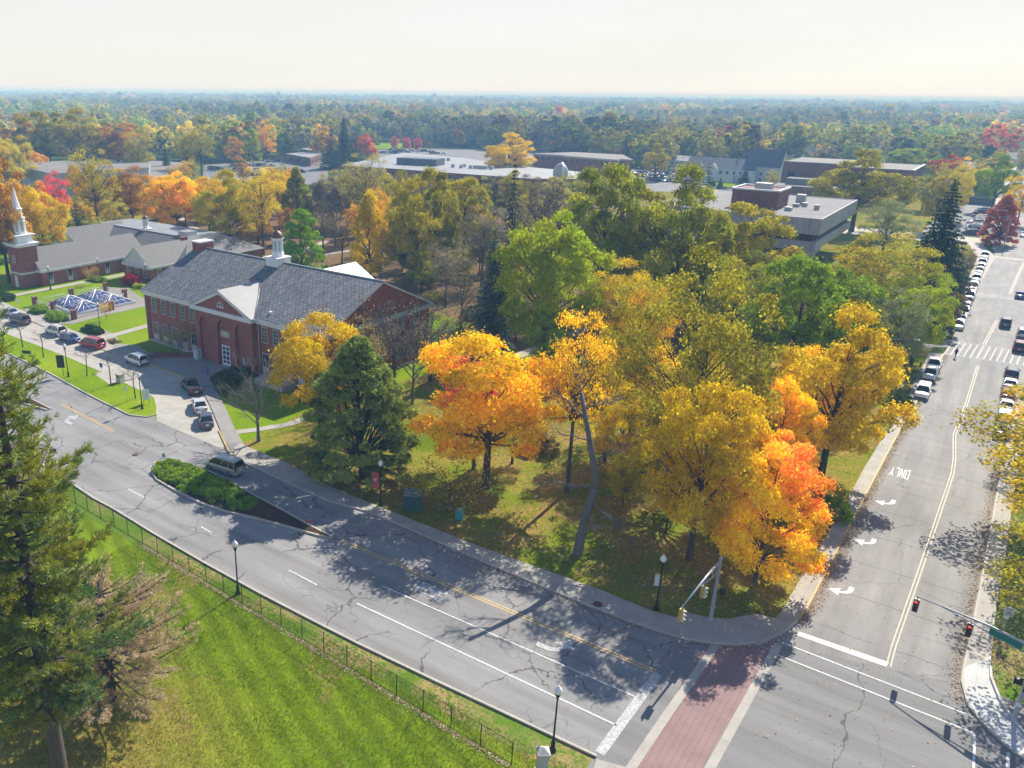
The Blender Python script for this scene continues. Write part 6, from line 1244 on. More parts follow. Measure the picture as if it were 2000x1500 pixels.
T(1000, 905, 760, 50, 'loose2', 'gold', 'small golden tree behind the big orange maple, at right', gp); T(1600, 830, 700, 50, 'loose1', 'gold', 'golden tree behind the broad golden one', gp); T(1215, 990, 880, 42, 'loose1', 'olivegold', 'low golden understorey tree left of the two signal heads', gp)
# rows behind the hall and chapel
gb = 'trees behind the hall and chapel'
for a in [(18, 552, 318, 62, 'oak1', 'rust', 'rust-brown oak at the left edge beside the steeple'), (92, 530, 374, 46, 'maple2', 'gold', 'golden tree right of the steeple'), (155, 470, 390, 34, 'spruce2', 'dkgreen', 'dark green spruce behind the chapel roof'), (118, 462, 340, 32, 'loose1', 'pinkorange', 'pinkish orange tree left of the chapel spruce'), (60, 500, 350, 40, 'oak2', 'rust', 'brown oak directly behind the steeple tip'),
          (195, 468, 288, 46, 'thin1', 'olivegold', 'tall thin olive tree with bare top behind the chapel'), (262, 452, 330, 50, 'loose1', 'rust', 'rust-brown tree behind the chapel cupola'), (228, 455, 370, 36, 'loose2', 'orange', 'orange-brown tree left of the chapel cupola'), (348, 462, 333, 52, 'maple1', 'golden', 'bright golden orange tree behind the brick chimney'), (318, 440, 350, 40, 'maple3', 'orange', 'orange tree right of the chapel cupola'), (450, 490, 345, 56, 'oak2', 'olivegold', 'leaning olive-gold oak behind the slate roof'), (410, 455, 350, 40, 'maple2', 'gold', 'golden tree between the chimney and the leaning oak'),
          (515, 498, 322, 48, 'thin1', 'gold', 'wide golden tree with dark branching limbs left of the hall cupola'), (548, 420, 335, 36, 'maple2', 'gold', 'yellow tree behind the dark branching one'), (583, 452, 328, 30, 'holly', 'oakgreen', 'drooping green willow right of the yellow trees'), (592, 545, 410, 46, 'ginkgo', 'lime', 'bright lime green tree right of the hall cupola'), (632, 500, 388, 34, 'bare2', 'brown', 'bare grey tree right of the lime green one'), (655, 480, 360, 36, 'bare1', 'brown', 'taller bare grey tree behind the rear hall roof'), (668, 520, 420, 28, 'bare2', 'brown', 'thin bare tree above the white rear roof'),
          (715, 470, 296, 46, 'thin1', 'pale', 'tall pale thin tree with white roofs behind it'), (680, 445, 320, 36, 'thin2', 'pale', 'pale thin tree left of the tallest pale one'), (725, 560, 385, 38, 'maple3', 'gold', 'golden orange tree above the hall gable'), (738, 520, 372, 32, 'loose2', 'orange', 'orange-topped tree behind the golden one above the hall gable'), (800, 560, 370, 52, 'oak2', 'olivegold', 'olive-gold oak leaning right, above the hall gable'), (770, 500, 340, 44, 'loose1', 'olive', 'olive tree behind the leaning olive-gold oak'), (845, 545, 338, 52, 'oak1', 'olive', 'olive oak with thick straight dark trunk'), (905, 520, 342, 52, 'oak3', 'olivegold', 'wide olive oak in front of the white science roof'), (940, 560, 400, 48, 'thin1', 'grey', 'grey-green thin tree left of the blue spruce'),
          (995, 520, 308, 26, 'spruce2', 'spruceg', 'tall thin dark pine in front of the science building'), (1040, 540, 352, 44, 'bare2', 'brown', 'bare brown tree below the observatory dome'), (1075, 500, 360, 34, 'bare1', 'brown', 'second bare tree at the observatory dome, farther right'), (900, 640, 520, 44, 'bare2', 'brown', 'bare grey tree left of the blue spruce'), (870, 600, 470, 44, 'thin2', 'grey', 'leafless grey tree right of the thick dark trunk'), (1000, 640, 520, 30, 'thin1', 'olive', 'thin olive tree between blue spruce and dome tree')]: T(*a, gb)
rnd.seed(123)
for k in range(15):
    col = ['pale', 'olive', 'olivegold', 'olive', 'brown', 'olivegold', 'olive', 'oakgreen', 'grey', 'olive', 'brown', 'pale', 'oakgreen', 'olive', 'oakgreen'][k]
    T(655 + k * 38 + rnd.uniform(-8, 8), 452 + rnd.uniform(-14, 22), 338 + rnd.uniform(-7, 9) + (4 if 2 < k < 11 else 0), 36 + rnd.uniform(-4, 6), ['loose1', 'oak3', 'thin1', 'oak1', 'loose2'][k % 5], col, '%s tree, %s from the left in the row before the white science roof' % ({'olivegold': 'olive-gold', 'oakgreen': 'grey-green'}.get(col, col), ordn[k]), 'tree row before the science building')
for k in range(12):
    col = ['olivegold', 'rust', 'gold', 'orange', 'olive', 'gold', 'olivegold', 'gold', 'olive', 'gold', 'olivegold', 'grey'][k]
    T(215 + k * 37 + rnd.uniform(-8, 8), 438 + rnd.uniform(-10, 14), 348 + rnd.uniform(-8, 10), 33 + rnd.uniform(-4, 6), ['loose1', 'maple2', 'loose2', 'maple1'][k % 4], col, '%s tree, %s from the left in the row behind the chapel' % ({'olivegold': 'olive-gold'}.get(col, col), ordn[k]), 'tree row behind the chapel')
gh = 'bare trees round the hall'
T(735, 745, 600, 60, 'bare1', 'grey', 'bare tree with dense twigs against the hall gable, left of two', gh); T(700, 835, 622, 58, 'thin2', 'brown', 'thin brownish tree with few leaves between the dark evergreen and the hall gable', gh); T(805, 790, 610, 60, 'bare1', 'grey', 'bare tree with dense twigs between the hall gable and the orange maple', gh); T(505, 862, 708, 66, 'bare1', 'grey', 'pale bare tree in front of the hall, by the small path', gh); T(770, 770, 590, 66, 'bare2', 'brown', 'bare branching tree in front of the hall gable wall', gh); T(840, 745, 600, 62, 'bare2', 'brown', 'bare tree right of the hall gable, beside the path', gh); T(820, 690, 560, 44, 'bare1', 'grey', 'thin bare tree at the right corner of the hall', gh); T(890, 720, 610, 42, 'thin2', 'brown', 'brownish thin tree left of the blue spruce foot', gh); T(700, 800, 640, 50, 'bare2', 'brown', 'bare tree behind the dark pyramid evergreen', gh)
T(350, 700, 640, 24, 'shrubtree', 'olive', 'small leafless shrub tree in the shade at the hall ramp', gh); T(875, 1004, 908, 62, 'shrubtree', 'olive', 'multi-stemmed shrub tree between the green cabinet and teal pedestal', gh)
for px, py, top, lb in ((8, 668, 618, 'leftmost bare sapling in the median'), (45, 680, 615, 'bare sapling in front of the dark grey minivan'), (85, 700, 636, 'bare sapling in front of the silver SUV, by the low sign'), (170, 736, 668, 'bare sapling in front of the red minivan'), (217, 753, 680, 'bare sapling just left of the stone bin'), (265, 780, 702, 'bare sapling beside the lamp at the median tip')):
    T(px, py, top, 26, 'sapling', 'brown', lb, 'bare saplings along the median')
T(208, 626, 588, 12, 'shrubtree', 'orange', 'orange-leaved sapling on the lawn before the front pyramid', None, name='sapling'); T(180, 556, 520, 13, 'shrubtree', 'rust', 'brown-leaved small tree in front of the chapel windows', None, name='small_tree')
# right-hand trees leaning over the avenue
gq = 'trees right of the avenue'
tree(9.3, 88.0, 13.5, 8.6, 'thin2', 'gold', 'thin golden tree reaching over the right kerb of the avenue', gq, 2.0); tree(9.4, 102.0, 13.5, 10.5, 'thin2', 'olivegold', 'golden-brown tree over the right kerb, farther up the avenue', gq, .5); tree(10.4, 72.5, 13.5, 7.2, 'thin1', 'olivegold', 'sparse tree at the right edge behind the speed sign', gq, 1.1); tree(11.0, 117.0, 11.0, 7.5, 'loose2', 'golden', 'bright golden branch tips at the right edge above parked cars', gq, .2)

# smaller trees that fill the gaps between the big crowns
def inside(x, y, poly):
    c = False; j = len(poly) - 1
    for i in range(len(poly)):
        xi, yi = poly[i]; xj, yj = poly[j]
        if (yi > y) != (yj > y) and x < (xj - xi) * (y - yi) / (yj - yi) + xi: c = not c
        j = i
    return c
def ordw(n):
    u = ['', 'first', 'second', 'third', 'fourth', 'fifth', 'sixth', 'seventh', 'eighth', 'ninth', 'tenth', 'eleventh', 'twelfth', 'thirteenth', 'fourteenth', 'fifteenth', 'sixteenth', 'seventeenth', 'eighteenth', 'nineteenth', 'twentieth']
    return u[n] if n <= 20 else 'twenty-' + u[n - 20] if n < 30 else 'later'
rnd.seed(99)
for pol, want, keys, cols_, where in (([(560, 500), (760, 455), (1000, 450), (1380, 455), (1700, 560), (1640, 720), (1250, 800), (1000, 800), (860, 740), (880, 620), (760, 560)], 52, ['loose1', 'loose2', 'thin1', 'oak3', 'thin2', 'oak1', 'bare2'], ['olive', 'oakgreen', 'olivegold', 'gold', 'green', 'brown'], 'among the park crowns'),
                                      ([(0, 520), (0, 440), (250, 405), (600, 405), (800, 430), (640, 500), (560, 480), (420, 470)], 24, ['loose1', 'maple2', 'loose2', 'thin1', 'maple3'], ['gold', 'orange', 'olivegold', 'rust', 'yellow', 'olive'], 'behind the chapel roofs'),
                                      ([(1795, 480), (1840, 395), (1990, 368), (2010, 325), (1790, 345)], 14, ['loose1', 'loose2', 'oak3'], ['olivegold', 'olive', 'yellow', 'green'], 'round the avenue car park'),
                                      ([(0, 400), (0, 345), (620, 352), (640, 405), (300, 400)], 12, ['loose1', 'loose2', 'thin1', 'maple2'], ['olivegold', 'olive', 'orange', 'rust'], 'before the grey halls'),
                                      ([(1180, 850), (1420, 830), (1640, 880), (1560, 1000), (1420, 1040), (1200, 960)], 9, ['loose1', 'loose2', 'thin1'], ['gold', 'olivegold', 'golden'], 'under the corner maples')):
    W = G(pol); xs_ = [p[0] for p in W]; ys_ = [p[1] for p in W]; made = []; tries = 0
    while len(made) < want and tries < 4000:
        tries += 1; x, y = rnd.uniform(min(xs_), max(xs_)), rnd.uniform(min(ys_), max(ys_))
        if not inside(x, y, W) or (-122 < x < -72 and y < 122): continue
        if any((x - a_) ** 2 + (y - b__) ** 2 < (4.2 + .12 * c_) ** 2 for a_, b__, c_ in TREES): continue
        if y > 190 and -80 < x < -34 and y < 270: continue
        made.append((x, y)); TREES.append((x, y, 4.0))
    made.sort(key=lambda p: proj(p[0], p[1], 0)[0]); cn = {}
    for x, y in made:
        TREES.pop(); key = rnd.choice(keys); col = rnd.choice(cols_); cn[col] = cn.get(col, 0) + 1; H = rnd.uniform(8.5, 13.5)
        tree(x, y, H, H * rnd.uniform(.33, .42), key, col, 'smaller %s tree %s, %s such from left' % ({'olivegold': 'olive-gold', 'oakgreen': 'grey-green'}.get(col, col), where, ordw(cn[col])), gp if 'park' in where or 'corner' in where else gb)

# middle distance, each tree by its top
gm = 'trees of the middle distance'
for a in [(990, 352, 268, 50, 'oak2', 'gold', 'solitary broad golden tree in front of the school roofs'), (395, 352, 240, 30, 'thin1', 'olive', 'tall olive tree above the grey hall, right of two'), (368, 352, 254, 24, 'thin2', 'olivegold', 'thin olive tree above the grey hall, left of two'), (495, 322, 250, 19, 'ginkgo', 'yelgreen', 'pale lime pointed tree beside the car park'), (522, 318, 236, 22, 'loose1', 'orange', 'orange-brown tree beside the pale lime one'), (327, 345, 283, 12, 'spruce1', 'dkgreen', 'small dark spruce on the green strip by the grey hall'),
          (100, 332, 222, 52, 'oak1', 'olive', 'leftmost giant olive oak above the grey hall'), (165, 335, 222, 56, 'oak2', 'olivegold', 'second giant oak, olive brown, above the grey hall'), (232, 335, 238, 48, 'oak3', 'rust', 'third giant oak, reddish brown, right of the two olive ones'), (50, 330, 232, 42, 'oak2', 'rust', 'brown oak at the left behind the giant olive oaks'), (45, 372, 270, 30, 'loose1', 'yellow', 'yellow-green tree at left, in front of the giant oaks'), (12, 380, 282, 34, 'maple2', 'yellow', 'yellow tree at the left edge above the rust oak'), (55, 345, 288, 16, 'maple1', 'rust', 'small dark red tree left of the grey hall roof'), (180, 390, 296, 34, 'bare2', 'brown', 'bare purple-grey tree in front of the grey hall'),
          (252, 350, 262, 18, 'bare2', 'red', 'small dark red tree right of the giant oaks'), (275, 352, 258, 30, 'loose1', 'olive', 'olive tree left of the tall thin ones'), (282, 310, 246, 20, 'loose2', 'olivegold', 'golden-topped tree behind the olive one'), (345, 300, 257, 10, 'maple1', 'crimson', 'small pink-red tree on the far green field'), (443, 305, 255, 16, 'maple2', 'crimson', 'crimson tree right of the tall olive ones'), (460, 330, 268, 22, 'loose2', 'rust', 'brown tree under the crimson one'),
          (648, 330, 250, 26, 'spruce2', 'spruceg', 'dark spruce right of the white pavilions, left of three'), (672, 325, 226, 20, 'spruce1', 'spruceg', 'tallest dark spruce right of the white pavilions'), (695, 335, 262, 28, 'spruce2', 'dkgreen', 'low dark spruce beside the pink-red tree'), (712, 320, 264, 20, 'maple2', 'crimson', 'pink-red round tree right of the dark spruces'), (728, 322, 284, 12, 'maple1', 'crimson', 'small red tree touching the pink-red one'),
          (1372, 432, 318, 24, 'spruce2', 'dkgreen', 'tall open spruce in front of the crowded car park'), (1450, 376, 328, 18, 'spruce1', 'bluegreen', 'dark blue-green conifer in front of the white houses'), (1404, 378, 345, 10, 'spruce1', 'dkgreen', 'small dark cone-shaped tree on the green strip'), (1505, 372, 334, 15, 'loose1', 'olivegold', 'small olive tree before the tall white house'), (1278, 352, 286, 24, 'oak2', 'olivegold', 'golden-topped tree at the back of the crowded car park'),
          (1625, 315, 274, 20, 'holly', 'pale', 'round pale yellow tree behind the brick building'), (1700, 334, 292, 20, 'oak1', 'yelgreen', 'yellow-green tree above the brick building, left of two'), (1765, 340, 288, 34, 'oak3', 'yelgreen', 'wide yellow-green tree above the right end of the brick building'), (1845, 400, 318, 32, 'loose1', 'olivegold', 'yellow-olive tree behind the tall avenue spruce'), (1822, 452, 338, 30, 'oak3', 'olivegold', 'yellow-olive tree just left of the avenue car park, behind the spruce'), (1862, 432, 326, 26, 'loose1', 'yellow', 'pale yellow tree at the near end of the avenue car park'), (1800, 410, 330, 26, 'oak2', 'olive', 'olive tree at the right end of the brick building'), (1935, 415, 312, 34, 'oak2', 'green', 'green tree at the far end of the avenue car park'), (1985, 440, 335, 34, 'loose1', 'gold', 'golden tree at the right edge beyond the red tree'), (1905, 380, 330, 24, 'loose2', 'gold', 'gold tree behind the blue-grey house'), (1560, 350, 318, 14, 'loose2', 'orange', 'small orange tree beside the brick building roof'),
          (1000, 330, 290, 0, '', '', '')]:
    if a[3]: T(*a, gm)
for k, px in enumerate((770, 794, 816, 838)): T(px, 298 + k, 268 + k, 9, 'bare2' if k == 3 else 'maple2', 'crimson', ['leftmost crimson sapling', 'second crimson sapling from the left', 'third crimson sapling from the left, the smallest', 'rightmost sapling, orange-red and open'][k] + ' in the school car park row', 'crimson saplings by the school car park')
for k in range(11): T(798 + k * 13, 288, 256 + (k * 37) % 7, 12, 'midspruce', 'spruceg', 'dark evergreen, %s from the left in the screen beyond the school' % ordn[k], 'evergreen screen beyond the school')

# ---- woodland to the horizon: nearest trees singly, the rest as one mass
rg = np.random.default_rng(5); PT = []
r0 = 300.0
while r0 < 26000:
    k = r0 / 1000; step = max(10.5, r0 * .028) if r0 < 5000 else r0 * .05; wd = max(9.5, r0 * .0042) if r0 < 5000 else r0 * .0055; n = int(1.32 * r0 / wd)
    for i in range(n):
        az = -.655 - .66 + 1.32 * (i + rg.random()) / n + .10; rr = r0 + step * rg.random() * 1.1
        PT.append((rr * math.sin(az), rr * math.cos(az), rr, wd))
    r0 += step
ground_ok = []
for x, y, rr, wd in PT:
    if rr < 1300 and (any(inside(x, y, q) for q in CLEAR)): continue
    if x > -30 and x < 45 and y < 3000 and abs(x - 1.5) < 13: continue
    px, py, q = proj(x, y, 0)
    if px < -160 or px > 2160: continue
    # only where the photo's wood begins; nearer ground is the park, built by hand
    lim = 352 if px < 620 else (322 if px < 1250 else (345 if px < 1500 else (400 if px < 1830 else 385)))
    if py > lim: continue
    if rr < 700 and any((x - a) ** 2 + (y - b_) ** 2 < (c * .8 + 3) ** 2 for a, b_, c in TREES): continue
    ground_ok.append((x, y, rr, wd, px, py))
ground_ok.sort(key=lambda t: t[2])
PAL = [('olive', 20), ('oakgreen', 20), ('olivegold', 16), ('green', 11), ('yellow', 2), ('rust', 7), ('brown', 9), ('dkgreen', 9), ('pale', 3), ('orange', 1), ('grey', 6), ('red', 1)]
names = [a for a, b_ in PAL for _ in range(b_)]; CW = {'olive': 'olive', 'oakgreen': 'green', 'olivegold': 'olive-gold', 'green': 'deep green', 'yellow': 'yellow', 'rust': 'rusty', 'brown': 'brown', 'dkgreen': 'dark green', 'pale': 'pale', 'orange': 'orange', 'grey': 'grey', 'red': 'dark red'}
NSING = max(40, 325 - len(TREES)); single = ground_ok[:NSING]; rest = ground_ok[NSING:]
single.sort(key=lambda t: t[4]); cnt = {}
WH = lambda px: 'above the giant oaks' if px < 300 else ('behind the far green field' if px < 560 else ('behind the white pavilions' if px < 800 else ('behind the school roofs' if px < 1150 else ('behind the crowded car park' if px < 1400 else ('behind the white houses' if px < 1560 else ('behind the brick building' if px < 1800 else 'beyond the avenue car park'))))))
for x, y, rr, wd, px, py in single:
    key = 'midspruce' if rnd.random() < .12 else rnd.choice(['mid0', 'mid1', 'mid2', 'mid3', 'mid4', 'midthin0', 'midthin1', 'mid0', 'mid3']); col = 'spruceg' if key == 'midspruce' else names[int(rg.integers(0, len(names)))]
    H = float(rg.normal(15.5, 2.8)); H = max(9, min(22, H)); w_ = WH(px); kw = 'spruce' if key == 'midspruce' else 'tree'; ck = (w_, col if kw == 'tree' else 'spruceg'); cnt[ck] = cnt.get(ck, 0) + 1
    cwd = 'dark' if kw == 'spruce' else CW[col]
    tree(x, y, H, (3.2 if kw == 'spruce' else H * .46 * rnd.uniform(.85, 1.25)), key, col, '%s %s %s, %s such from left' % (cwd, kw, w_, ordw(cnt[ck])), 'woodland trees beyond the campus')
n = len(rest); A = np.array([(t[0], t[1], t[2], t[3]) for t in rest])
me = bpy.data.meshes.new('distant_woodland'); me.vertices.add(n); co = np.zeros((n, 3)); co[:, :2] = A[:, :2]; 
# gentle rise of the land far away gives the uneven skyline
roll_ = np.clip((A[:, 2] - 1500) / 6000, 0, 1) * (6 * np.sin(A[:, 0] * .00045 + 1.0) + 5 * np.sin(A[:, 1] * .0007 + A[:, 0] * .0003)) + np.clip((A[:, 2] - 6000) / 15000, 0, 1) * 10
co[:, 2] = np.clip(roll_, -2, 10) - np.clip((A[:, 2] - 1500) / 3000, 0, 2); me.vertices.foreach_set('co', co.ravel())
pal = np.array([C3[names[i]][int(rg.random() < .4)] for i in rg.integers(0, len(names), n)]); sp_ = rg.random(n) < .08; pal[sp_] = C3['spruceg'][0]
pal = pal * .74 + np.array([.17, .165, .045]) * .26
# stands of one colour
std = np.sin(A[:, 0] * .011 + 2) + np.sin(A[:, 1] * .009 + A[:, 0] * .004); pal *= 1.08 * (1 + .22 * std)[:, None] * (0.85 + .3 * rg.random((n, 1)))
H = np.clip(rg.normal(14.5, 3.6, n) * (1 + .16 * np.sin(A[:, 0] * .006) * np.sin(A[:, 1] * .007 + 1)), 6, 24); grow = np.maximum(1, A[:, 3] / 11.0); big = rg.random(n) < .02; H[big] *= 1.25
sc = np.stack([H / 13 * grow * (.8 + .4 * rg.random(n)), H / 13 * grow * (.8 + .4 * rg.random(n)), H / 13 * np.minimum(grow, 1.15)], axis=1); sc[sp_, :2] *= .75
for nm_, ty, dt, fld in (('leafcol', 'FLOAT_COLOR', np.concatenate([pal, np.ones((n, 1))], 1).astype(np.float32), 'color'), ('tscale', 'FLOAT_VECTOR', sc.astype(np.float32), 'vector'), ('tturn', 'FLOAT', (rg.random(n) * 6.28).astype(np.float32), 'value'), ('tpick', 'INT', np.where(sp_, 5, rg.integers(0, 5, n)).astype(np.int32), 'value')):
    at = me.attributes.new(nm_, ty, 'POINT'); at.data.foreach_set(fld, dt.ravel())
me.update(); wd_ = bpy.data.objects.new('distant_woodland', me); COL.objects.link(wd_); wd_['kind'] = 'stuff'
src = bpy.data.collections.new('woodland_kinds')
for i, m_ in enumerate(FAR): o = bpy.data.objects.new('far_tree_%d' % i, m_); src.objects.link(o)
ng = bpy.data.node_groups.new('woodland', 'GeometryNodeTree'); ng.interface.new_socket('Geometry', in_out='INPUT', socket_type='NodeSocketGeometry'); ng.interface.new_socket('Geometry', in_out='OUTPUT', socket_type='NodeSocketGeometry')
gi = ng.nodes.new('NodeGroupInput'); go = ng.nodes.new('NodeGroupOutput'); ip = ng.nodes.new('GeometryNodeInstanceOnPoints'); ci = ng.nodes.new('GeometryNodeCollectionInfo'); ci.inputs[0].default_value = src; ci.inputs[1].default_value = True; ci.inputs[2].default_value = True
def gattr(nm_, ty):
    a = ng.nodes.new('GeometryNodeInputNamedAttribute'); a.data_type = ty; a.inputs[0].default_value = nm_; return a.outputs[0]
cx = ng.nodes.new('ShaderNodeCombineXYZ'); ng.links.new(gattr('tturn', 'FLOAT'), cx.inputs[2]); ng.links.new(gi.outputs[0], ip.inputs['Points']); ng.links.new(ci.outputs[0], ip.inputs['Instance']); ip.inputs['Pick Instance'].default_value = True
ng.links.new(gattr('tpick', 'INT'), ip.inputs['Instance Index']); ng.links.new(cx.outputs[0], ip.inputs['Rotation']); ng.links.new(gattr('tscale', 'FLOAT_VECTOR'), ip.inputs['Scale']); ng.links.new(ip.outputs[0], go.inputs[0])
wd_.modifiers.new('woodland', 'NODES').node_group = ng
print('trees', len(TREES), 'woodland', n)

# ---- big white pine and the browned conifer in the foreground
def pine(seed, H, z0, prof, tr, tuft, wh=.8, nb=7, blade=.30, wide=.05, per=7, droop=-.02, upt=.6):
    global RG; rg = np.random.default_rng(seed); RG = rg; rnd.seed(seed); tb = MB(); tb.tube([(0, 0, -.2), (.05, 0, H * .4), (0, .1, H * .75), (0, 0, H)], [tr * 1.15, tr * .85, tr * .45, .04], 12, cap=False); C = []; D = []; TT = []
    z = z0
    while z < H - .4:
        f = z / H; L0 = prof(f)
        a0 = rg.random() * 6.28; nn = nb + int(rg.integers(-1, 2))
        for k in range(nn):
            a = a0 + 6.283 * k / nn + rg.normal() * .2; L_ = L0 * (.6 + .55 * rg.random()); dz = L_ * (droop + .35 * f + rg.normal() * .07); dr = Vector((math.cos(a), math.sin(a), 0)); sd_ = Vector((-dr.y, dr.x, 0)); tl = rg.random()
            pts = [Vector((0, 0, z)) + dr * L_ * t + Vector((0, 0, dz * t + L_ * .10 * (t * t) - L_ * .08 * math.sin(math.pi * t))) + sd_ * (math.sin(t * 3 + a * 5) * .05 * L_) for t in (0, .25, .5, .75, 1)]
            tb.tube(pts, [.075 * L_ / 5 + .03, .06, .045, .03, .012], 5, cap=False)
            nt_ = int(L_ * 6)
            for j in range(nt_):
                t = .22 + .78 * (j + rg.random()) / nt_; i = min(3, int(t * 4)); p = pts[i].lerp(pts[i + 1], t * 4 - i); s_ = rg.choice([-1, 1]); wl = (1.05 - t * .75) * L_ * .30 * (.5 + .7 * rg.random()); e = p + (sd_ * s_ * .8 + dr * .6 + Vector((0, 0, .12 + .2 * rg.random()))).normalized() * wl
                if wl > .3: tb.tube([p, p.lerp(e, .5) - Vector((0, 0, .04)), e], [.016, .012, .006], 3, cap=False)
                for q in range(max(1, int(wl * tuft))):
                    c = p.lerp(e, .35 + .65 * (q + rg.random()) / max(1, int(wl * tuft))); C.append(c + Vector(rg.normal(size=3)) * .05); d = ((e - p).normalized() + Vector((0, 0, upt)) + dr * .3).normalized(); D.append(d); TT.append(tl * .6 + .4 * t)  # tufts lighten towards branch tips: lit tips put into the tone
        z += wh * (.75 + .5 * rg.random())
    C = np.repeat(np.array(C), per, axis=0); D = np.repeat(np.array(D), per, axis=0); TT = np.repeat(np.array(TT), per); D = unit(D + rg.normal(size=D.shape) * .55)
    return tb, blades(C + rg.normal(size=C.shape) * .04, D, blade, wide), np.stack([TT, rg.random(len(TT))], axis=1)
x, y = g(132, 1590); tb, V, Tn = pine(51, 33, 8.5, lambda f: 7.4 * (1 - f) ** .62 * (.8 + .2 * math.sin(f * 40)) * (.65 + min(.4, f)),   .42, 8, nb=7, blade=.34, wide=.075, per=8)
C3['pine'] = ((.36, .36, .045), (.13, .19, .06)); C3['deadpine'] = ((.54, .38, .22), (.42, .33, .20))  # pine pair: sunlit and shaded needle greens put into the colour
t = thing('pine_tree', 'very tall green pine filling the left edge of the foreground lawn', 'tree', (x, y, 0)); meshobj('trunk', tb.mesh('trunk', [M['bark']]), t); c = meshobj('crown', quads_mesh('crown', V, [M['needle']], Tn), t); set_col(c, 'pine'); print('pine blades', len(V))
x, y = g(222, 1366); tb, V, Tn = pine(52, 10.0, 1.5, lambda f: 7.0 * (1 - f) ** .35 * min(1, f * 3.2 + .3), .24, 8.5, .6, 6, .25, .05, 5, .02, .3)
t = thing('conifer_tree', 'browned half-dead conifer with bare grey limbs, right of the tall green pine', 'tree', (x, y, 0), 1.0); meshobj('trunk', tb.mesh('trunk', [M['bark_d']]), t); c = meshobj('crown', quads_mesh('crown', V[::1], [M['needle']], Tn[::1]), t); set_col(c, 'deadpine')
# ---- the dead forked trunk in the corner park
x, y = g(1128, 1082); tb = MB(); rnd.seed(3); top = Vector((-1.7, 1.2, 16.0)); mid = Vector((0.9, .4, 7.4))
tb.tube([(0, 0, -.1), (.15, .1, 2.5), (.45, .3, 5), mid], [.5, .42, .38, .36], 10, cap=False); tb.tube([mid, (.5, .5, 9.5), (-.5, .8, 12.5), top], [.36, .3, .24, .18], 9)
for p0, e, r_ in ((mid, (-3.4, -1.6, 7.2), .15), ((-.9, .9, 13.6), (-3.6, .5, 15.6), .1), ((-1.4, 1.1, 15.2), (-2.6, 2.4, 16.8), .08), ((-1.2, 1.0, 14.6), (.9, 2.2, 15.4), .07), ((.6, .35, 5.8), (4.2, .3, 3.6), .12), ((.4, .5, 9.6), (2.6, .9, 11.6), .08), ((-.2, .7, 11.6), (-2.6, -.6, 12.2), .08), ((.15, .1, 3.4), (1.8, -1.6, 4.6), .07)):
    pts = limb(tb, p0, e, r_, r_ * .3, .03, 5, .06, 5)
    for q in range(16):
        d = (Vector(e) - Vector(p0)).normalized() + Vector((rnd.uniform(-.8, .8), rnd.uniform(-.8, .8), rnd.uniform(-.5, .7))); pp = limb(tb, pts[2 + q % 4], pts[2 + q % 4] + d.normalized() * rnd.uniform(.9, 2.4), r_ * .3, r_ * .1, 0, 3, .08, 3)
        for s in range(3): limb(tb, pp[1 + s], pp[1 + s] + Vector((rnd.uniform(-.6, .6), rnd.uniform(-.6, .6), rnd.uniform(-.4, .5))), r_ * .13, .012, 0, 2, .08, 3)
tag(tb.build('dead_tree', M['bark_g'], None, (x, y, 0)), 'dead grey leaning trunk with bare broken limbs in the corner park', 'tree')

# ================================================================ hedges and shrubs
def hedge(poly, h, n, col, label, name='hedge', leaf=.26, group=None, mat='leaf', mound=.55):
    P = np.array(poly); c = P.mean(0); mn, mxx = P.min(0), P.max(0); pts = []; rg = np.random.default_rng(len(label) * 7 + n); rnd.seed(len(label)); global RG; RG = rg
    edge = lambda x, y: min(math.hypot(x - (a[0] + (b_[0] - a[0]) * t), y - (a[1] + (b_[1] - a[1]) * t)) for a, b_ in zip(poly, poly[1:] + poly[:1]) for t in [max(0, min(1, ((x - a[0]) * (b_[0] - a[0]) + (y - a[1]) * (b_[1] - a[1])) / max(1e-6, (b_[0] - a[0]) ** 2 + (b_[1] - a[1]) ** 2)))])
    cl = []
    area = abs(sum(poly[i][0] * poly[(i + 1) % len(poly)][1] - poly[(i + 1) % len(poly)][0] * poly[i][1] for i in range(len(poly)))) / 2; ncl = max(14, int(area * 3.2))
    while len(cl) < ncl:
        x, y = mn + (mxx - mn) * rg.random(2)
        if inside(x, y, poly): e = edge(x, y); cl.append((x, y, h * (1 - mound * math.exp(-e / .7)) * (.82 + .3 * rg.random()), .34 + .3 * rg.random(), rg.random()))
    per = max(20, n // ncl); V = []; T_ = []
    for x, y, z, r_, tn in cl:
        d = unit(rg.normal(size=(per, 3))); d[:, 2] = abs(d[:, 2]); p = np.array([x, y, max(.05, z - r_ * .5)]) + d * r_ * np.array([1, 1, .75]) * (.6 + .4 * rg.random((per, 1)))
        k = rg.random(per) < .35; p[k, 2] *= rg.random(k.sum()); V.append(leaves(p - np.array([c[0], c[1], 0]), unit(d + rg.normal(size=(per, 3)) * .4), leaf)); T_.append(np.stack([np.full(per, tn), rg.random(per)], axis=1))
    t = thing(name, label, 'hedge' if name == 'hedge' else 'shrub', (float(c[0]), float(c[1]), 0.02), 0, group); f = meshobj('foliage', quads_mesh('foliage', np.concatenate(V), [M[mat]], np.concatenate(T_)), t); set_col(f, col)
    m = MB()
    for x, y, z, r_, tn in cl[::3]: m.tube([(x - c[0], y - c[1], 0), (x - c[0] + rnd.uniform(-.2, .2), y - c[1] + rnd.uniform(-.2, .2), max(.1, z * .7))], [.03, .012], 4)
    m.build('stem', M['bark_d'], t, kind='stuff'); return t
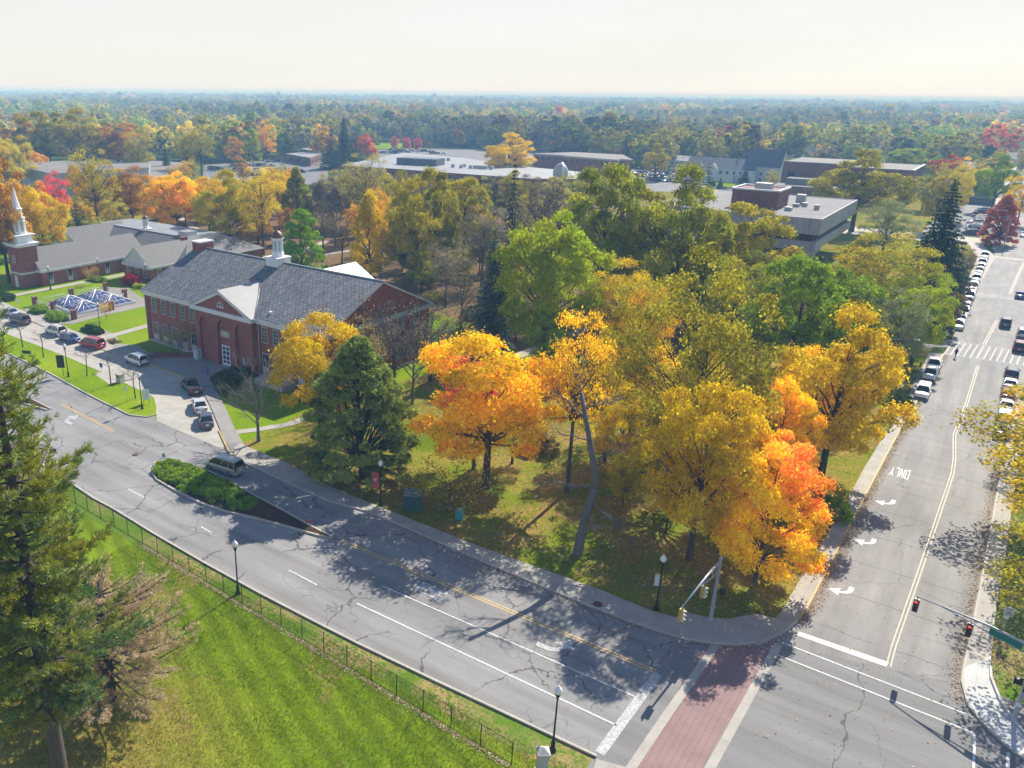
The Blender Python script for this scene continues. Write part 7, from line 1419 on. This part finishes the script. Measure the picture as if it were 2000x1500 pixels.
def ell(px, py, a, b_, rz=0.0):
    x, y = g(px, py); return [(x + a * math.cos(q) * math.cos(rz) - b_ * math.sin(q) * math.sin(rz), y + a * math.cos(q) * math.sin(rz) + b_ * math.sin(q) * math.cos(rz)) for q in [2 * math.pi * i / 12 for i in range(12)]]
C3['juniper'] = ((.30, .42, .02), (.17, .28, .025)); C3['scarlet'] = ((.5, .012, .05), (.42, .01, .03)); C3['box'] = ((.05, .09, .02), (.035, .07, .02)); C3['straw'] = ((.3, .26, .1), (.35, .28, .08))
hedge(G([(302, 925), (308, 908), (328, 904), (352, 908), (400, 924), (440, 944), (500, 978), (497, 998), (470, 1002), (430, 990), (385, 974), (340, 952)]), 0.95, 42000, 'juniper', 'long low spreading green juniper hedge on the road island', leaf=.22)
gs = 'low shrubs round the skylight court and hall'
hedge(ell(77, 609, 3.0, 1.7, R(-25)), 1.3, 6000, 'juniper', 'spreading green hedge left of the front skylight fence, farther of two', group=gs); hedge(ell(111, 623, 3.4, 1.9, R(-20)), 1.3, 7000, 'juniper', 'spreading green hedge in front of the skylight fence, nearer of two', group=gs)
hedge(ell(190, 549, 3.2, 1.2, R(10)), 1.2, 4500, 'juniper', 'flat-topped hedge in front of the chapel windows', group=gs); hedge(ell(257, 556, 2.3, 2.0), 2.6, 9000, 'scarlet', 'bright scarlet round bush at the chapel wing', 'bush', .24, mound=.7)
hedge(ell(272, 562, 2.2, 1.2), 1.0, 3000, 'yelgreen', 'yellow-green low shrub right of the scarlet bush', 'shrub', group=gs); hedge(ell(182, 648, 3.4, 1.4, R(-10)), 1.0, 4500, 'box', 'dull green shrub bed by the lawn lamp', 'shrub', group=gs); hedge(ell(5, 583, 4.0, 2.2), 1.1, 4000, 'box', 'rounded shrub bed at the left edge by the chapel path', 'shrub', group=gs)
hedge(G([(415, 742), (440, 728), (480, 724), (500, 740), (470, 752), (440, 775), (425, 768)]), 1.3, 12000, 'dkgreen', 'dark clipped shrubs in the hall shade beside the plaza', 'shrub', group=gs); hedge(ell(225, 668, 1.5, .8), .7, 1500, 'straw', 'yellow flowering clump at the plaza corner', 'shrub', .2, gs)
hedge(ell(1830, 645, 2.4, 2.0), 2.2, 7000, 'spruceg', 'dark evergreen shrub at the driveway corner on the avenue', 'shrub', group='shrubs beside the avenue'); hedge(ell(1756, 800, 1.6, 1.4), 2.4, 5000, 'dkgreen', 'dark shrub on the grass strip near the avenue lamp post', 'shrub', group='shrubs beside the avenue'); hedge(ell(1840, 612, 4.0, 2.0, R(80)), 1.6, 6000, 'lime', 'bright green shrubs beside the avenue sidewalk beyond the driveway', 'shrub', group='shrubs beside the avenue')
hedge(ell(1615, 1010, 2.0, 1.8), 2.4, 6000, 'green', 'green shrub between the flame maple and the sidewalk', 'shrub', group='shrubs beside the avenue'); hedge(ell(1050, 880, 2.6, 2.0), 2.2, 5000, 'brown', 'purplish brown shrub behind the dead trunk', 'shrub', group='shrubs beside the avenue')
for k, (px, py) in enumerate(((700, 640), (850, 590), (790, 600), (930, 620))): hedge(ell(px, py, 3.0, 2.2), 2.2, 4000, ['brown', 'olive', 'brown', 'grey'][k], ['brown thicket behind the hall ridge', 'olive thicket below the thick dark trunk', 'brown thicket right of the hall gable top', 'grey thicket left of the blue spruce'][k], 'thicket', .3, 'thickets behind the hall')

# ---- fallen leaves in gutters, on walks and verges
rg = np.random.default_rng(77); RG = rg; P = []
def along(pts, n, off, spread):
    pts = [np.array(p) for p in pts]; seg = [np.linalg.norm(b_ - a) for a, b_ in zip(pts[:-1], pts[1:])]; cs = np.cumsum([0] + seg)
    for u in rg.random(n) * cs[-1]:
        i = min(len(seg) - 1, int(np.searchsorted(cs, u) - 1)); i = max(i, 0); t = (u - cs[i]) / seg[i]; d = (pts[i + 1] - pts[i]) / seg[i]; q = pts[i] * (1 - t) + pts[i + 1] * t + np.array([-d[1], d[0]]) * (off + abs(rg.normal()) * spread * (1 if off >= 0 else -1)); P.append((q[0], q[1]))
along(outer[16:25][::-1], 6000, .15, .36); along(ek[5:], 3200, .2, .4); along(ei[5:], 3200, -.1, .5); along([(a, b_) for a, b_ in ei[5:]], 4500, -1.0, 2.5); along(outer[5:16][::-1], 900, .15, .25)
along([(W0.x, W0.y), (W1.x, W1.y)], 2200, -.1, .22)
for _ in range(14000): P.append((rg.uniform(-45, -8), rg.uniform(62, 110)))
for _ in range(160): P.append((rg.uniform(-7, 5), rg.uniform(50, 75)))
P = np.array(P); z = np.full(len(P), .03); 
C = np.column_stack([P, np.where((P[:, 0] > 4.9) | ((P[:, 0] < -5.6) & (P[:, 0] > -9.5)), .155, .045)]); Nn = unit(rg.normal(size=(len(C), 3)) * .35 + np.array([0, 0, 1])); V = leaves(C, Nn, .14, .8)
fl = meshobj('fallen_leaves', quads_mesh('fallen_leaves', V, [M['leaf']], rg.random((len(C), 2)))); fl.color = (.44, .31, .20, 1); fl['tint'] = (.55, .45, .33); fl['kind'] = 'stuff'; fl['tintdir'] = (0.0, 0.0, 0.0); fl['tintoff'] = 0.0

# ---- blades of grass standing on the mown lawn
n = 170000; X = np.column_stack([rg.uniform(-62, -12, n), rg.uniform(6, 40.3, n), np.zeros(n)]); pr_ = (X - np.array([0, 0, CAM_H])); q = pr_ @ _fw; u = PPX + FPX * (pr_ @ _ir) / q; w2 = PPY - FPX * (pr_ @ _iu) / q
X = X[(u > -60) & (u < 1250) & (w2 > 900) & (w2 < 1560)]; n = len(X); D = unit(rg.normal(size=(n, 3)) * .55 + np.array([0, 0, .8])); D[:, 2] = abs(D[:, 2]); tl = .5 + .5 * np.sin(X[:, 0] * .9 + 2 * np.sin(X[:, 1] * .5)) * np.sin(X[:, 1] * .7 + X[:, 0] * .3); 
me = quads_mesh('grass_blades', blades(X, D, .17 * (.6 + .8 * rg.random((n, 1))), .055), [M['leaf']], np.stack([tl * .6 + .4 * rg.random(n), rg.random(n)], axis=1)); o = meshobj('grass_blades', me); o.color = (.115, .18, .007, 1); o['tint'] = (.20, .25, .02); o['tintdir'] = (0.0, 0.0, 0.0); o['tintoff'] = 0.0; o['kind'] = 'stuff'

# ---- the air
hz = MB(); hz.box(-45000, -45000, -60, 45000, 45000, 45.5); hm = bpy.data.materials.new('air'); hm.use_nodes = True; N = hm.node_tree.nodes; L = hm.node_tree.links; N.remove(N["Principled BSDF"]); pv = N.new('ShaderNodeVolumePrincipled'); L.new(pv.outputs[0], N["Material Output"].inputs['Volume'])
pv.inputs['Absorption Color'].default_value = (.88, .88, .88, 1); pv.inputs['Color'].default_value = (.30, .58, 1.0, 1); pv.inputs['Density'].default_value = 0.00047; pv.inputs['Anisotropy'].default_value = -0.1
hz.build('haze', hm, kind='stuff')
